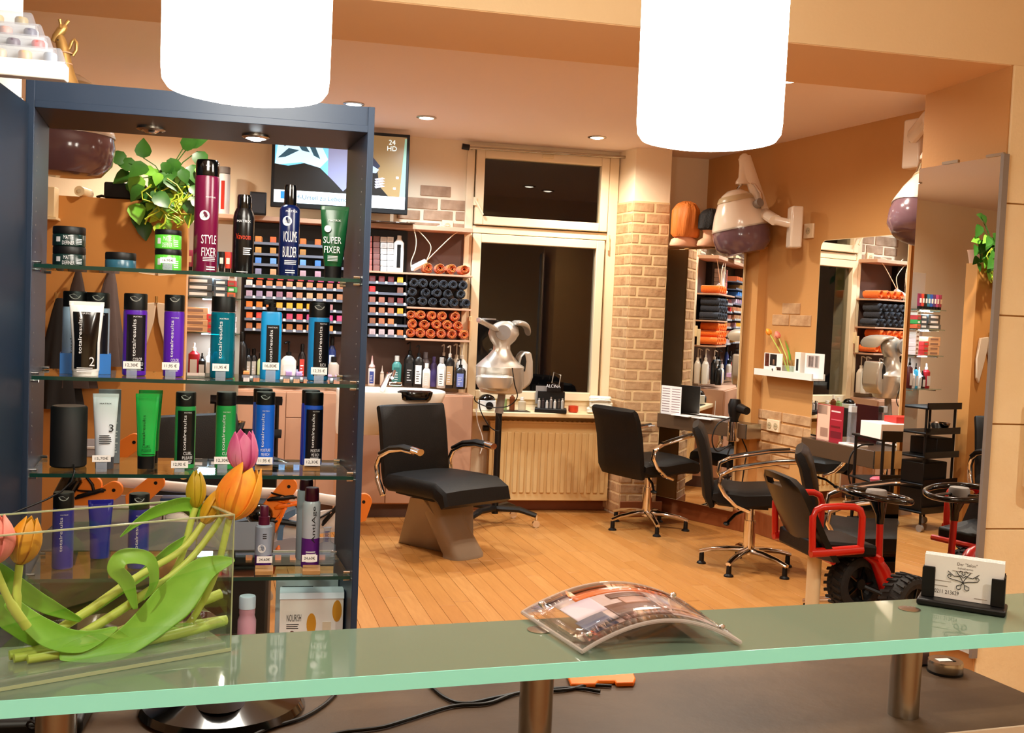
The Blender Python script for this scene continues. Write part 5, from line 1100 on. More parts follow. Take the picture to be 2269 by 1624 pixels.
# ================================================================ on the window sill
zs_ = .7805
def sillitem(nm, label, cat, px, yt, w, Y=7.68): return item(nm, label, cat, px, yt, 912, w, Y, zs_)
t, h, r = sillitem('radio', 'white box radio with black dome and knob at the sill end', 'radio', 1078, 872, 40)
MB().box(-r, r, -.05, .05, 0, h*.62).build('housing', 'white', t, bevel=.004); MB().ball((0, 0, h*.62), r*.95, .05, h*.35).build('dome', 'black_gloss', t); MB().cyl((r*.3, -.052, h*.32), (r*.3, -.065, h*.32), r*.42, n=20).build('knob', 'black', t)
for lb, px, yt, w, c in (('green tinted glass bottle on the sill tray', 1115, 872, 15, 'acc48a'), ('amber filled glass bottle on the sill tray', 1134, 866, 12, '8a4a28'), ('square clear glass bottle on the sill tray', 1156, 880, 17, 'd8d0bc')):
    t, h, r = sillitem('glass_bottle', lb, 'bottle', px, yt, w)
    MB().oval([(0, r, r), (h*.68, r, r), (h*.74, r*.45, r*.45), (h*.8, r*.4, r*.4)], 18, e=4).build('bottle_body', thin('gl_'+c, tuple(min(1, x+.25) for x in lin('#'+c)), 1.45, base=.45, bcol='#'+c), t); MB().lathe([(r*.5, h*.8), (r*.5, h)], 14).build('stopper', 'white', t)
a, b = onY(1105, 910, 7.66), onY(1172, 914, 7.66); tag(recentre(MB().box(a.x, b.x, 7.6, 7.74, zs_-.0, zs_+.004).build('tray', 'black', None, bevel=.002)), 'thin dark tray under the sill bottles', 'tray')
t, h, r = sillitem('product_display', 'black counter display with bottles and ALCINA lettering on the sill', 'display', 1220, 868, 70)
MB().box(-r, r, -.10, .06, 0, .03).build('base', 'black', t, bevel=.004); MB().box(-r*.86, r*.86, .03, .04, .03, h).build('back_card', 'black', t, bevel=.002)
for i, (x, hh, c) in enumerate(((-.75, .6, 'b8b0a8'), (-.5, .62, '3a3030'), (-.25, .5, 'c8c0b8'), (0, .7, '8a8078'), (.25, .55, 'd0c8bc'), (.5, .6, '4a4038'), (.72, .65, 'b8b0a4'))):
    MB().lathe([(.011, .031), (.011, .03+h*hh*.6), (.006, .03+h*hh*.65), (.006, .03+h*hh*.8)], 12, (r*x, -.03, 0)).build('sample_bottle', CM(c, .3), t)
MB().box(-r*1.0, r*.6, .05, .055, h*.35, h*1.25).build('rear_card', 'silver_grey', t)
m = MB(); letter(m, 'ALCINA', (r*.9, r*.2), r*.1, h+.045, d=.01); m.build('lettering', 'silverprint', t)
m = MB(); P = [(r*.0, h+.07), (r*.45, h+.05), (r*.55, h+.13), (r*.1, h+.15)]
m.tube([(x, -.01, z) for x, z in P], .004, 6, closed=True); m.build('sign_frame', 'silver', t)
MB().box(-r*.3, r*.75, 0, .004, h, h+.075).build('sign_card', thin('smoky', (.25, .25, .25), 1.4), t)
t, h, r = sillitem('red_dish', 'small red dish on the sill', 'dish', 1270, 899, 22); MB().oval([(0, r*.8, .03), (.01, r, .04), (h, r, .04), (h*1.0, r*.85, .035), (.015, r*.7, .028)], 20).build('dish_body', CM('c84020', .3), t)
for i, (px, y0, w) in enumerate(((1329, 906, 58), (1332, 893, 52), (1330, 882, 50))):
    t, h, r = item('folded_towel', 'white folded towel, %s of the pile at the sill end' % ('lowest', 'middle', 'topmost')[i], 'towel', px, y0-12, y0, w, 7.66, zs_+i*.043+.001)
    MB().oval([(0, r*.92, .075), (.008, r, .085), (.034, r, .085), (.042, r*.92, .075)], 28, e=4).build('fold', 'white_towel', t); MB().tube([(-r*.9, -.08, .012), (0, -.087, .02), (r*.9, -.08, .02)], .007, 6).build('edge_roll', 'white_towel', t)
# ================================================================ wig heads on the corner panel
def wig(label, px, yt, yb, Y, hair, long):
    b = onY(px, yb, Y); h = onY(px, yt, Y).z - ztop; t = thing('wig_head', label, 'mannequin head', (b.x, Y, ztop+.0005), .3)
    MB().oval([(0, h*.36, h*.2), (.01, h*.37, h*.21), (h*.14, h*.33, h*.19), (h*.22, h*.18, h*.15), (h*.38, h*.16, h*.15), (h*.45, h*.2, h*.22), (h*.62, h*.24, h*.28), (h*.82, h*.24, h*.28), (h*.95, h*.15, h*.18)], 28).build('bust', 'skin', t)
    rr = [(h*.98, .12), (h*1.0, .05)]
    secs = [(h*(.20 if long else .42), h*.30, h*.2, 0, .05*h), (h*.27 if long else h*.46, h*.34, h*.26, 0, .03*h), (h*.6, h*.31, h*.31, 0, .03*h), (h*.8, h*.29, h*.32, 0, .02*h), (h*.93, h*.2, h*.24, 0, .02*h), (h*.99, h*.08, h*.1, 0, .02*h)]
    rings = []
    for z, rx, ry, dx, dy in secs:
        rings.append([(dx+rx*cos(2*pi*j/40)*(1+.05*sin(13*2*pi*j/40)), dy*-1+ry*sin(2*pi*j/40)*(1+.05*sin(11*2*pi*j/40)), z*(1+.01*sin(9*j))) for j in range(40)])
    MB().loft(rings).build('hair', hair, t); return t
wig('mannequin head with long copper hair on the corner panel', 1515, 446, 550, 7.45, 'hair_red', True)
wig('mannequin head with short black hair beside the copper haired one', 1570, 462, 550, 7.32, 'hair_black', False)
# ================================================================ picture shelf on the side wall
p0, p1 = onS(1675, 827, .09), onS(1803, 838, .09); zsf = onS(1675, 820, .09).z
A3 = Vector((p0.x, p0.y, 0)) - SN*.09; Ls = (Vector((p1.x, p1.y, 0))-Vector((p0.x, p0.y, 0))).length
t = thing('picture_shelf', 'white picture ledge on the side wall between the mirrors', 'shelf', Vector((A3.x, A3.y, zsf-.03)))
MB().prism([(0, 0), (Ls, 0), (Ls, .014), (0, .014)], SN*.001, SD, (0, 0, 1), SN*.10).build('board', 'white', t); MB().prism([(0, 0), (Ls, 0), (Ls, .045), (0, .045)], SN*.095, SD, (0, 0, 1), SN*.012).build('front_lip', 'white', t); MB().prism([(0, 0), (Ls, 0), (Ls, .08), (0, .08)], SN*.001, SD, (0, 0, 1), SN*.012).build('rear_rail', 'white', t)
zb_ = zsf-.0155
def card3(nm, label, s, w, h, off=.05, prints=()):
    o = A3 + SD*s; t = thing(nm, label, 'picture', Vector((o.x, o.y, zb_)))
    MB().prism([(0, 0), (w, 0), (w, h), (0, h)], SN*off, SD, (0, 0, 1), SN*.004).build('card', 'paper', t)
    for (u0, u1, v0, v1, c) in prints: MB().prism([(u0*w, v0*h), (u1*w, v0*h), (u1*w, v1*h), (u0*w, v1*h)], SN*(off+.0045), SD, (0, 0, 1), SN*.0006).build('printed_photo', CM(c, .5), t)
    return t
card3('photo_card', 'white card with hair photos at the far end of the picture ledge', .04, .21, .145, prints=((.05, .28, .35, .97, '5a2418'), (.33, .7, .4, .95, '181212'), (.1, .25, .55, .85, 'c88868'), (.5, .62, .45, .7, 'd8a888'), (.35, .95, .12, .35, '4a2a1c')))
card3('photo_card', 'white card with one wedding style photo at the near end of the picture ledge', .50, .20, .165, prints=((.1, .75, .42, .92, 'c8bcb8'), (.2, .45, .45, .88, '6a4030'), (.55, .7, .45, .9, '2a2020')))
o = A3 + SD*.18 + SN*.075; t = thing('round_trinket', 'small white rounded trinket in front of the photo card', 'trinket', Vector((o.x, o.y, zb_)), 1.4); MB().box(-.055, .055, -.015, .015, 0, .055).build('trinket_body', 'white', t, bevel=.02); MB().cyl((-.04, .016, .03), (-.04, .019, .03), .011, n=12).build('button', 'black', t)
o = A3 + SD*.44 + SN*.05; t = thing('white_carton', 'slim white carton beside the small tulip glass', 'box', Vector((o.x, o.y, zb_)), -1.4); MB().box(-.03, .03, -.02, .02, 0, .165).build('carton', 'white', t, bevel=.002); MB().box(-.012, .012, -.0205, -.02, .04, .12).build('print', 'ink', t)
o = A3 + SD*.33 + SN*.055; vt = thing('tulip_glass', 'small glass of water holding two tulips on the picture ledge', 'vase', Vector((o.x, o.y, zb_)))
MB().lathe([(.03, .0), (.034, .003), (.036, .11), (.0345, .11), (.032, .006)], 20).build('glass_body', 'glass', vt); MB().lathe([(.031, .006), (.033, .06)], 20).build('water', 'water', vt)
def bloom(m, p, d, L, R, openv=.0):
    d = Vector(d).normalized(); u = d.orthogonal().normalized(); v = d.cross(u)
    for k in range(6):
        fl = 1 + (.5*openv if k in (1, 4) else 0)
        a = 2*pi*k/6; e = u*cos(a)+v*sin(a); s = -u*sin(a)+v*cos(a); g = []
        for f, q, wd in ((0, .22, .3), (.14, .74, .75), (.38, 1, 1), (.62, .92, .88), (.8, .72+.4*openv, .6), (.91, .52+.8*openv, .34), (.97, .42+openv, .16), (1.02, .36+1.1*openv, .02)):
            c = Vector(p) + d*(L*f*(1 if k % 2 else .96)) + e*(R*q*(fl if k % 2 else .88)); g.append([c - s*(R*wd*.75) - e*(R*.18*wd), c, c + s*(R*wd*.75) - e*(R*.18*wd)])
        m.sheet(g)
    return m
for i, (x, y, col, lb) in enumerate(((1707, 742, 'tulip_orange', 'orange tulip in the small glass, leaning to the far end'), (1726, 750, 'tulip_salmon', 'salmon tulip in the small glass, upright'))):
    b = onS(x, y, .055); base = vt.location + Vector((.005*i, 0, .02)); t = thing('tulip', lb, 'tulip', base)
    mid = (b+base)/2 + Vector((.02, 0, -.01)) ; WM(t).tube([base, mid, b], .004, 8).build('stem', 'stem', t); bloom(WM(t), b, (b-mid), .055, .02).build('bloom', col, t, solid=.001)
    m = WM(t); leafm(m, base + Vector((0, 0, .08)), (.1-.35*i, -.5 if i else .3, 1), (1, 0, 0), .15, .014); m.build('leaf', 'leaf', t)
# ================================================================ on the mirror ledges
def leaflet(label, o, d, n, w, h, mat='paper', prints=(), lean=.0):
    t = thing('leaflet', label, 'leaflet', o); n = Vector(n)
    MB().prism([(0, 0), (w, 0), (w, h), (0, h)], (0, 0, 0), d, (0, 0, 1), n*.003).build('sheet', mat, t); MB().prism([(0, 0), (w, 0), (w, .004), (0, .004)], -n*.02, d, (0, 0, 1), n*.06).build('acrylic_foot', 'acrylic', t)
    for (u0, u1, v0, v1, c) in prints: MB().prism([(u0*w, v0*h), (u1*w, v0*h), (u1*w, v1*h), (u0*w, v1*h)], n*.0035, d, (0, 0, 1), n*.0006).build('print', CM(c, .5), t)
    return t
o = onK(1463, 914, .16); q = onK(1508, 920, .16); wq = (Vector((q.x, q.y, 0))-Vector((o.x, o.y, 0))).length; hq = onK(1465, 853, .16).z-zl1
leaflet('white price leaflet with lines of print on the corner mirror ledge', Vector((o.x, o.y, zl1+.0005)), KD, KN, wq, hq, prints=[(.08, .45, .08+.09*i, .10+.09*i, '8a7078') for i in range(10)] + [(.55, .95, .08+.09*i, .10+.09*i, '9a7a80') for i in range(10)])
t = thing('open_booklet', 'white open booklet lying on the corner mirror ledge', 'booklet', onK(1500, 916, .13)); t.location.z = zl1+.0005
for s, e_ in ((.02, .19), (.22, .40)): MB().prism([(s, 0), (e_, 0), (e_, .12), (s, .12)], -KN*.03, KD, KN, (0, 0, .005)).build('page', 'paper', t)
o = onK(1626, 945, .19); t = thing('dryer_holder', 'chrome hair dryer holder with black dryer at the corner ledge end', 'holder', Vector((o.x, o.y, zl1-.13)))
MB().lathe([(.04, 0), (.045, .004), (.045, .14), (.041, .14), (.04, .01)], 24).build('cup', 'chrome', t); MB().oval([(.06, .02, .025), (.16, .03, .03), (.2, .045, .04), (.26, .05, .045), (.30, .035, .035)], 20).build('hair_dryer', 'black', t); MB().tube([(.02, -.05, .24), (.03, -.14, .23)], [.035, .028], 14).build('nozzle', 'black', t)
DY = o.y-.05
cable('black dryer cable looping below the corner ledge', [(1620, 925), (1590, 940), (1578, 975), (1590, 1000), (1620, 985), (1612, 1010), (1612, 1062)], DY, .005, 'black')
cable('black cable hanging to the floor beside the corner ledge', [(1645, 940), (1644, 970), (1655, 1000), (1650, 1030), (1636, 1130)], DY+.05, .005, 'black')
t = thing('dryer_plug', 'black plug hanging on the dryer cable', 'plug', onY(1612, 1075, DY)); MB().box(-.03, .03, -.02, .02, -.02, .03).build('plug_body', 'black', t, bevel=.006); MB().cyl((0, 0, .03), (0, 0, .16), .005, n=8).build('cord', 'black', t)
o = onS(1809, 972, .2); q = onS(1866, 985, .2); wq = (Vector((q.x, q.y, 0))-Vector((o.x, o.y, 0))).length; hq = onS(1811, 893, .2).z-zl2
leaflet('red leaflet with a woman in profile on the side mirror ledge', Vector((o.x, o.y, zl2+.0005)), SD, SN, wq, hq, CM('a01f30', .4), [(.02, .5, .02, .98, 'e8c0a8'), (.02, .42, .72, .97, '3a1a14'), (.15, .45, .1, .35, 'd8a890'), (.55, .9, .82, .86, 'f0d0d0'), (.55, .95, .6, .63, 'd86070'), (.55, .9, .4, .45, '701018'), (.55, .95, .12, .3, '701020')])
o = onS(1885, 985, .17); t = thing('acrylic_tube', 'upright clear acrylic column on the side mirror ledge', 'stand', Vector((o.x, o.y, zl2+.0005))); MB().box(-.02, .02, -.02, .02, 0, .24).build('column', 'plastic_clear', t, bevel=.003); MB().box(-.018, .018, -.018, .018, .2, .235).build('cap', 'white', t); MB().box(-.05, .05, -.05, .05, 0, .006).build('foot', 'acrylic', t)
o = onS(1880, 982, .2); t = thing('open_booklet', 'small white brochure lying at the front of the side mirror ledge', 'booklet', Vector((o.x, o.y, zl2+.0005))); MB().prism([(-.05, -.04), (.13, -.04), (.13, .035), (-.05, .035)], (0, 0, 0), SD, SN, (0, 0, .012)).build('page', 'paper', t, bevel=.002); MB().prism([(.0, -.02), (.08, -.02), (.08, .02), (.0, .02)], (0, 0, .0122), SD, SN, (0, 0, .0006)).build('print', CM('b88878'), t)
cable('black cable hanging from the side mirror ledge to the floor', [(1935, 985), (1905, 988), (1885, 1010), (1880, 1050), (1892, 1110), (1885, 1160)], 5.45, .005, 'black')
# black trolley by the side mirror with a boxed white tray
o = onY(1968, 1000, 5.25); tr = thing('salon_trolley', 'black tiered trolley between the side mirror and the tall mirror', 'trolley', (o.x, 5.25, 0))
for z in (.18, .42, .66, .90): 
    s = MB().box(-.14, .14, -.16, .16, z, z+.012).build('tray', 'black', tr, bevel=.004); MB().box(-.14, .14, -.165, -.155, z, z+.06).build('tray_rim', 'black', s)
for x, y in ((-.12, .14), (.12, .14), (-.12, -.14), (.12, -.14)): MB().cyl((x, y, .06), (x, y, .905), .009, n=8).build('post', 'black', tr); MB().cyl((x-.01, y, .025), (x+.01, y, .025), .025, n=14).build('castor', 'silver_grey', tr)
for i, (x, z, w, h, d) in enumerate(((-.02, .193, .2, .16, .2), (.0, .433, .22, .13, .2))): MB().box(x-w/2, x+w/2, -d/2, d/2, z, z+h).build('drawer_box', 'black_gloss', tr, bevel=.006)
zt_ = .913; b = onY(1938, 966, 5.1)
t = thing('boxed_tray', 'white display carton printed ALC on the black trolley', 'box', (o.x+.0, 5.2, zt_)); z_b = onY(1968, 962, 5.09).z
m = MB(); m.box(-.15, .17, -.11, .1, 0, max(.06, onY(1968, 940, 5.09).z-zt_)); m.build('carton', 'paper', t, bevel=.002)
hB = max(.06, onY(1968, 940, 5.09).z-zt_)
m = MB(); letter(m, 'ALC', (.085, .035), .09, hB*.45, d=.1105); m.build('lettering', 'ink', t)
MB().box(-.03, .15, -.06, .06, hB, hB+.035).build('inner_pack', CM('c8302a', .5), t)
for i, (px, py, c, lb) in enumerate(((1950, 1040, 'e06a80', 'pink comb with handle'), (1978, 1036, 'a83a58', 'dark pink brush'))):
    p = onY(px, py, 5.15); t = thing('hair_tool', lb + ' lying on the black trolley tray', 'hair tool', (p.x, 5.12, .674)); MB().oval([(0, .07, .03), (.02, .075, .034), (.03, .06, .025)], 18).build('head', CM(c, .35), t); MB().tube([(.05, 0, .015), (.16, -.02, .015)], .009, 8).build('handle', CM(c, .35), t)
# ================================================================ child seat shaped like a vehicle
VY = 4.05
P4 = lambda x, y, Y=VY: onY(x, y, Y)
vc = thing('child_seat', 'black child salon seat with red tubular frame, steering wheel and big tyres', 'child seat', (P4(1800, 1330).x, VY, 0))
cxm = P4(1800, 1330).x
WM(vc).cyl((cxm, VY, .03), (cxm, VY, P4(1800, 1222).z), .03, n=20).build('pole', 'cream', vc); WM(vc).lathe([(.24, 0), (.24, .015), (.05, .03), (.035, .06)], 32, (cxm, VY, 0)).build('floor_plate', 'steel', vc)
# back shell: runs across (y), leaning
b0, b1 = P4(1768, 1224), P4(1716, 1042)
def shell_grid(off):
    g = []
    for i in range(13):
        f = i/12; x = b0.x+(b1.x-b0.x)*f + .05*(1-f)**3 + .015*sin(pi*f); z = b0.z+(b1.z-b0.z)*f; row_ = []
        hw = .185*(1 - .10*f - .30*max(0, (f-.86)/.14)**2)
        for j in range(11): s = -1+j*.2; row_.append((x + .045*s*s + off, VY+hw*s, z - .02*f*s*s))
        g.append(row_)
    return g
m = WM(vc); A, B = shell_grid(0), shell_grid(-.03); n0 = 13*11
vs = [p for r in A for p in r] + [p for r in B for p in r]; fs = []; hole = lambda i, j: i == 10 and 3 <= j <= 6
for i in range(12):
    for j in range(10):
        if hole(i, j): continue
        a = i*11+j; fs.append((a, a+1, a+12, a+11)); fs.append((n0+a, n0+a+11, n0+a+12, n0+a+1))
for i in range(12): fs += [(i*11, (i+1)*11, n0+(i+1)*11, n0+i*11), (i*11+10, n0+i*11+10, n0+(i+1)*11+10, (i+1)*11+10)]
for j in range(10): fs += [(j, n0+j, n0+j+1, j+1), (132+j, 133+j, n0+133+j, n0+132+j)]
for j in range(3, 7):
    for i, sg in ((10, 1), (11, -1)): a = i*11+j; fs.append((a, a+1, n0+a+1, n0+a) if sg > 0 else (a+1, a, n0+a, n0+a+1))
for j, sg in ((3, -1), (7, 1)): a = 110+j; fs.append((a, a+11, n0+a+11, n0+a) if sg > 0 else (a+11, a, n0+a, n0+a+11))
m.add(vs, fs); m.build('seat_back', M('shell_black', '#0a0807', .35, spec=.3), vc)
sx0, sx1 = b0.x-.02, P4(1903, 1200).x; zse = P4(1860, 1192).z
m = WM(vc); m.hexa([(sx0, VY-.15, zse-.05), (sx1, VY-.15, zse-.05), (sx1, VY+.15, zse-.05), (sx0, VY+.15, zse-.05)], [(sx0, VY-.15, zse+.025), (sx1, VY-.15, zse), (sx1, VY+.15, zse), (sx0, VY+.15, zse+.025)]); m.build('seat_cushion', 'leather', vc, bevel=.012)
for Y, nm in ((VY-.17, 'near'), (VY+.17, 'far')):
    k = lambda x, y: Vector((P4(x, y, VY-.17).x, Y, P4(x, y, VY-.17).z))
    WM(vc).tube([k(1800, 1222), k(1800, 1180), k(1801, 1145), k(1806, 1132), k(1822, 1124), k(1860, 1122), k(1892, 1123), k(1906, 1130), k(1911, 1145), k(1909, 1185), k(1906, 1216)], .0145, 12).build('arm_loop', 'red_paint', vc)
    WM(vc).tube([k(1796, 1225), k(1850, 1222), k(1910, 1217)], .02, 10).build('side_rail', 'red_paint', vc)
for x, y in ((1802, 1224), (1905, 1220)): p = P4(x, y); WM(vc).tube([(p.x, VY-.17, p.z), (p.x, VY+.17, p.z)], .014, 8).build('cross_rail', 'red_paint', vc)
k = lambda x, y, Y=VY-.06: Vector((P4(x, y).x, Y, P4(x, y).z))
WM(vc).tube([k(1900, 1220), k(1922, 1232), k(1936, 1256), k(1948, 1290), k(1958, 1322), k(1962, 1345)], [.02, .03, .038, .04, .036, .03], 12, flat=.9).build('front_fork', 'red_paint', vc)
st0, st1 = P4(1946, 1290), P4(1950, 1150); WM(vc).tube([(st0.x, VY, st0.z), (st1.x, VY, st1.z)], .015, 12).build('steering_column', 'red_paint', vc)
wz = P4(1948, 1097); wcx = P4(1942, 1097).x
WM(vc).tube([(st1.x, VY, st1.z-.02), (st1.x, VY, st1.z+.02), (wcx+.01, VY, wz.z-.02)], [.017, .02, .04], 14).build('column_shroud', 'black_gloss', vc)
sw_ = WM(vc).tube([(wcx+.142*cos(a), VY+.142*sin(a), wz.z+.018*cos(a)*-1) for a in [2*pi*j/40 for j in range(40)]], .0135, 10, closed=True).build('steering_wheel', 'black_gloss', vc)
for a in (.3, 2.4, 4.5): WM(vc).tube([(wcx, VY, wz.z-.01), (wcx+.07*cos(a), VY+.07*sin(a), wz.z-.005), (wcx+.14*cos(a), VY+.14*sin(a), wz.z-.018*cos(a))], .012, 8, flat=.6).build('spoke', 'black_gloss', sw_)
WM(vc).lathe([(.045, -.02), (.045, .015), (.04, .024), (.001, .025)], 28, (wcx, VY, wz.z)).build('horn_hub', 'silver_grey', sw_)
def tyre(label_name, c, R, w, yaw=0):
    t = bpy.data.objects.new('wheel', None); COL.objects.link(t); t.parent = vc; t.location = inv(vc) @ c; t.rotation_euler = (0, 0, yaw)
    rings = []
    for j in range(48):
        a = 2*pi*j/48; ring_ = []
        for q, yy2 in ((.62, -.9), (.8, -1.0), (.93, -.85), (1.0, -.5), (1.0, .5), (.93, .85), (.8, 1.0), (.62, .9)): ring_.append((R*.985*q*cos(a), w/2*yy2, R*.985*q*sin(a)))
        rings.append(ring_)
    tb = MB().loft(rings, closed=True).build('tyre', 'rubber', t)
    m = MB()
    for j in range(26):
        a = 2*pi*j/26
        for s in (-1, 1):
            a2 = a+(0 if s < 0 else pi/26)
            m.hexa([(R*.97*cos(a2+d_), s*w*y_, R*.97*sin(a2+d_)) for d_, y_ in ((0, .05), (.1, .05), (.18, .46), (.08, .46))], [(R*1.035*cos(a2+d_), s*w*y_, R*1.035*sin(a2+d_)) for d_, y_ in ((0, .05), (.1, .05), (.18, .46), (.08, .46))])
    o = m.build('tread_blocks', 'rubber', tb, smooth=False); o['kind'] = 'stuff'
    MB(Matrix.Rotation(pi/2, 4, 'X')).lathe([(R*.64, -w*.2), (R*.62, w*.25), (R*.5, w*.12), (R*.2, w*.2), (R*.18, w*.42), (.002, w*.42)], 32).build('rim', 'black', t)
    for i in range(5): a = 2*pi*i/5; MB().tube([(R*.18*cos(a), -w*.32, R*.18*sin(a)), (R*.58*cos(a), -w*.3, R*.58*sin(a))], R*.05, 8).build('rim_spoke', 'black_gloss', t)
    return t
tyre('near', P4(1893, 1290, VY-.02) , .128, .10, .25); tyre('front', P4(2008, 1338, 3.74), .118, .10, .35)
WM(vc).tube([P4(1893, 1290, VY-.02), P4(1960, 1318, VY-.1), P4(2008, 1338, 3.74)], .012, 8).build('axle', 'black', vc)
# ================================================================ tool trolleys behind the display cabinet
TY = 4.35
T4 = lambda x, y, Y=TY: onY(x, y, Y)
M('tray_grey', '#b5b0b2', .45); M('tube_pale', '#e6dcd4', .4)
tc = thing('tool_trolley', 'pale tool trolley with orange bracket arms behind the display cabinet', 'trolley', (T4(470, 1300).x, TY, 0))
WM(tc).tube([T4(262, 1066), T4(300, 1070), T4(480, 1088), T4(640, 1094), T4(800, 1118)], .022, 14).build('handle_tube', 'tube_pale', tc)
def bracket(px, py, ang, L, Y=TY-.05, nm='bracket_arm'):
    c = T4(px, py, Y); r = .034; poly = [(r*cos(a), r*sin(a)) for a in [ang-pi/2+k*pi/10+pi for k in range(0)]]
    d = Vector((cos(ang), 0, sin(ang))); s = Vector((-sin(ang), 0, cos(ang)))
    P = [(r*cos(a), r*sin(a)) for a in [-pi/2+k*pi/12 for k in range(13)]] + [(-L, r*1.15), (-L-.03, 0), (-L, -r*1.15)]
    o = WM(tc).prism(P, c, d, s, (0, .025, 0)).build(nm, 'orange', tc, bevel=.002)
    q = c + Vector((0, -.0008, 0)); WM(tc).cyl(q, q + Vector((0, -.001, 0)), .007, n=12).build('pivot_hole', 'black', o)
for px, py, a, L in ((252, 1086, .62, .16), (297, 980, .62, .13), (345, 1070, .75, .12), (640, 1078, .95, .14), (806, 1112, 1.2, .07), (205, 1075, .5, .1)): bracket(px, py, a, L)
def tray(x0, x1, y0, y1, Y, nm='tool_tray'):
    a, b = T4(x0, y1, Y), T4(x1, y1, Y); h = T4(x0, y0, Y).z-a.z; m = WM(tc)
    q = [(a.x, Y-.12), (b.x, Y-.12), (b.x, Y+.12), (a.x, Y+.12)]
    m.hexa([(x, y, a.z) for x, y in q], [(x, y, a.z+.006) for x, y in q])
    for (p, r_) in zip(q, q[1:]+q[:1]):
        d = Vector((r_[0]-p[0], r_[1]-p[1], 0)).normalized(); nn = Vector((-d.y, d.x, 0))*.006
        m.hexa([(p[0], p[1], a.z), (r_[0], r_[1], a.z), (r_[0]+nn.x, r_[1]+nn.y, a.z), (p[0]+nn.x, p[1]+nn.y, a.z)], [(p[0], p[1], a.z+h), (r_[0], r_[1], a.z+h), (r_[0]+nn.x, r_[1]+nn.y, a.z+h), (p[0]+nn.x, p[1]+nn.y, a.z+h)])
    o = m.build(nm, 'tray_grey', tc, smooth=False); o2 = WM(tc).box(a.x-.004, b.x+.004, Y-.128, Y-.118, a.z+h-.008, a.z+h).build('tray_lip', 'white', o); return a.z+.006
z_a = tray(150, 370, 1108, 1150, TY); z_b = tray(520, 770, 1205, 1240, TY); z_c = tray(165, 235, 980, 1005, TY+.1)
tray(150, 500, 1212, 1250, TY+.05)
for x in (170, 480, 760): WM(tc).tube([T4(x, 1090, TY+.1), Vector((T4(x, 1300, TY+.1).x, TY+.1, 0))], .014, 10).build('upright', 'tube_pale', tc)
WM(tc).tube([T4(150, 1235), T4(300, 1225), T4(520, 1190), T4(560, 1190), T4(620, 1170), T4(760, 1150)], .03, 12, flat=1.6).build('lower_rail', 'tube_pale', tc)
def tool(nm, label, cat, px, py, Y=TY-.05): return thing(nm, label, cat, T4(px, py, Y))
t = tool('round_brush', 'black round glossy brush on the tool trolley', 'brush', 575, 1140); MB().ball((0, 0, 0), .055, .05, .045).build('head', 'black_gloss', t); MB().tube([(.03, 0, -.02), (.16, 0, -.04)], .012, 8).build('handle', 'black', t)
for i, (px, py, a, c) in enumerate(((622, 1150, 1.2, 'orange_plastic'), (640, 1120, .2, 'orange_plastic'), (410, 1180, .5, 'orange_plastic'), (612, 1240, 1.4, 'orange_plastic'), (735, 1140, .9, 'black'), (625, 1105, .1, 'black'), (400, 1190, 2.4, 'white'), (200, 1095, .3, 'black'))):
    t = tool('hair_clip', '%s hair clip on the tool trolley, %s' % (('orange' if 'or' in c else c), ('upright by the round brush', 'lying above the round brush', 'beside the tulip leaf', 'hanging under the tray', 'sprung open beside the silver can', 'sprung open over the orange clip', 'beside the white wipes', 'on the end tray')[i]), 'clip', px, py)
    MB(Matrix.Rotation(-a, 4, 'Y')).oval([(-.004, .06, .012), (.004, .06, .014), (.012, .045, .01)], 16).build('jaw', c, t); MB(Matrix.Rotation(-a+.35, 4, 'Y')).oval([(.01, .05, .010), (.016, .05, .012)], 16).build('jaw', c, t); MB().cyl((0, -.012, .006), (0, .012, .006), .008, n=10).build('spring', 'chrome', t)
t = tool('comb', 'pale blue wide comb arched on the tool trolley', 'comb', 648, 1165); MB().prism([(-.06, -.06), (-.055, .0), (-.03, .05), (.01, .07), (.01, .045), (-.015, .03), (-.035, -.01), (-.038, -.06)], (0, 0, 0), (1, 0, 0), (0, 0, 1), (0, .01, 0)).build('comb_body', CM('5a7a9c', .4), t)
t = tool('blue_case', 'dark blue case lying on the tool trolley', 'case', 395, 1110); MB().box(-.07, .07, 0, .08, -.03, .01).build('case_body', CM('24406a', .35), t, bevel=.004); MB().box(.02, .06, -.001, 0, -.025, .005).build('clasp', CM('6ab0d8', .4), t)
t = tool('wipes_pack', 'crumpled white wipes in the tool trolley', 'wipes', 392, 1150); MB().ball((0, 0, 0), .05, .04, .03, 10).build('wipes_body', 'paper', t)
t = tool('hair_trimmer', 'black trimmer with cord lying on the end tray', 'trimmer', 150, 1078); MB(Matrix.Rotation(.5, 4, 'Y')).oval([(-.05, .02, .02), (-.04, .035, .03), (.04, .04, .03), (.06, .02, .02)], 20).build('trimmer_body', 'black_gloss', t); MB().tube([(.02, 0, .04), (.06, 0, .05), (.09, 0, .01), (.1, 0, -.03)], .006, 8).build('cord', 'black', t)
t = tool('red_strip', 'red and white strip of foil on the tool trolley', 'foil', 270, 1166); MB().prism([(-.08, -.012), (.08, .02), (.08, .035), (-.08, .0)], (0, -.02, 0), (1, 0, 0), (0, 0, 1), (0, .03, 0)).build('red_band', CM('c84038', .4), t); MB().prism([(-.08, .001), (.08, .036), (.08, .06), (-.08, .03)], (0, -.02, 0), (1, 0, 0), (0, 0, 1), (0, .03, 0)).build('white_band', 'tray_grey', t)
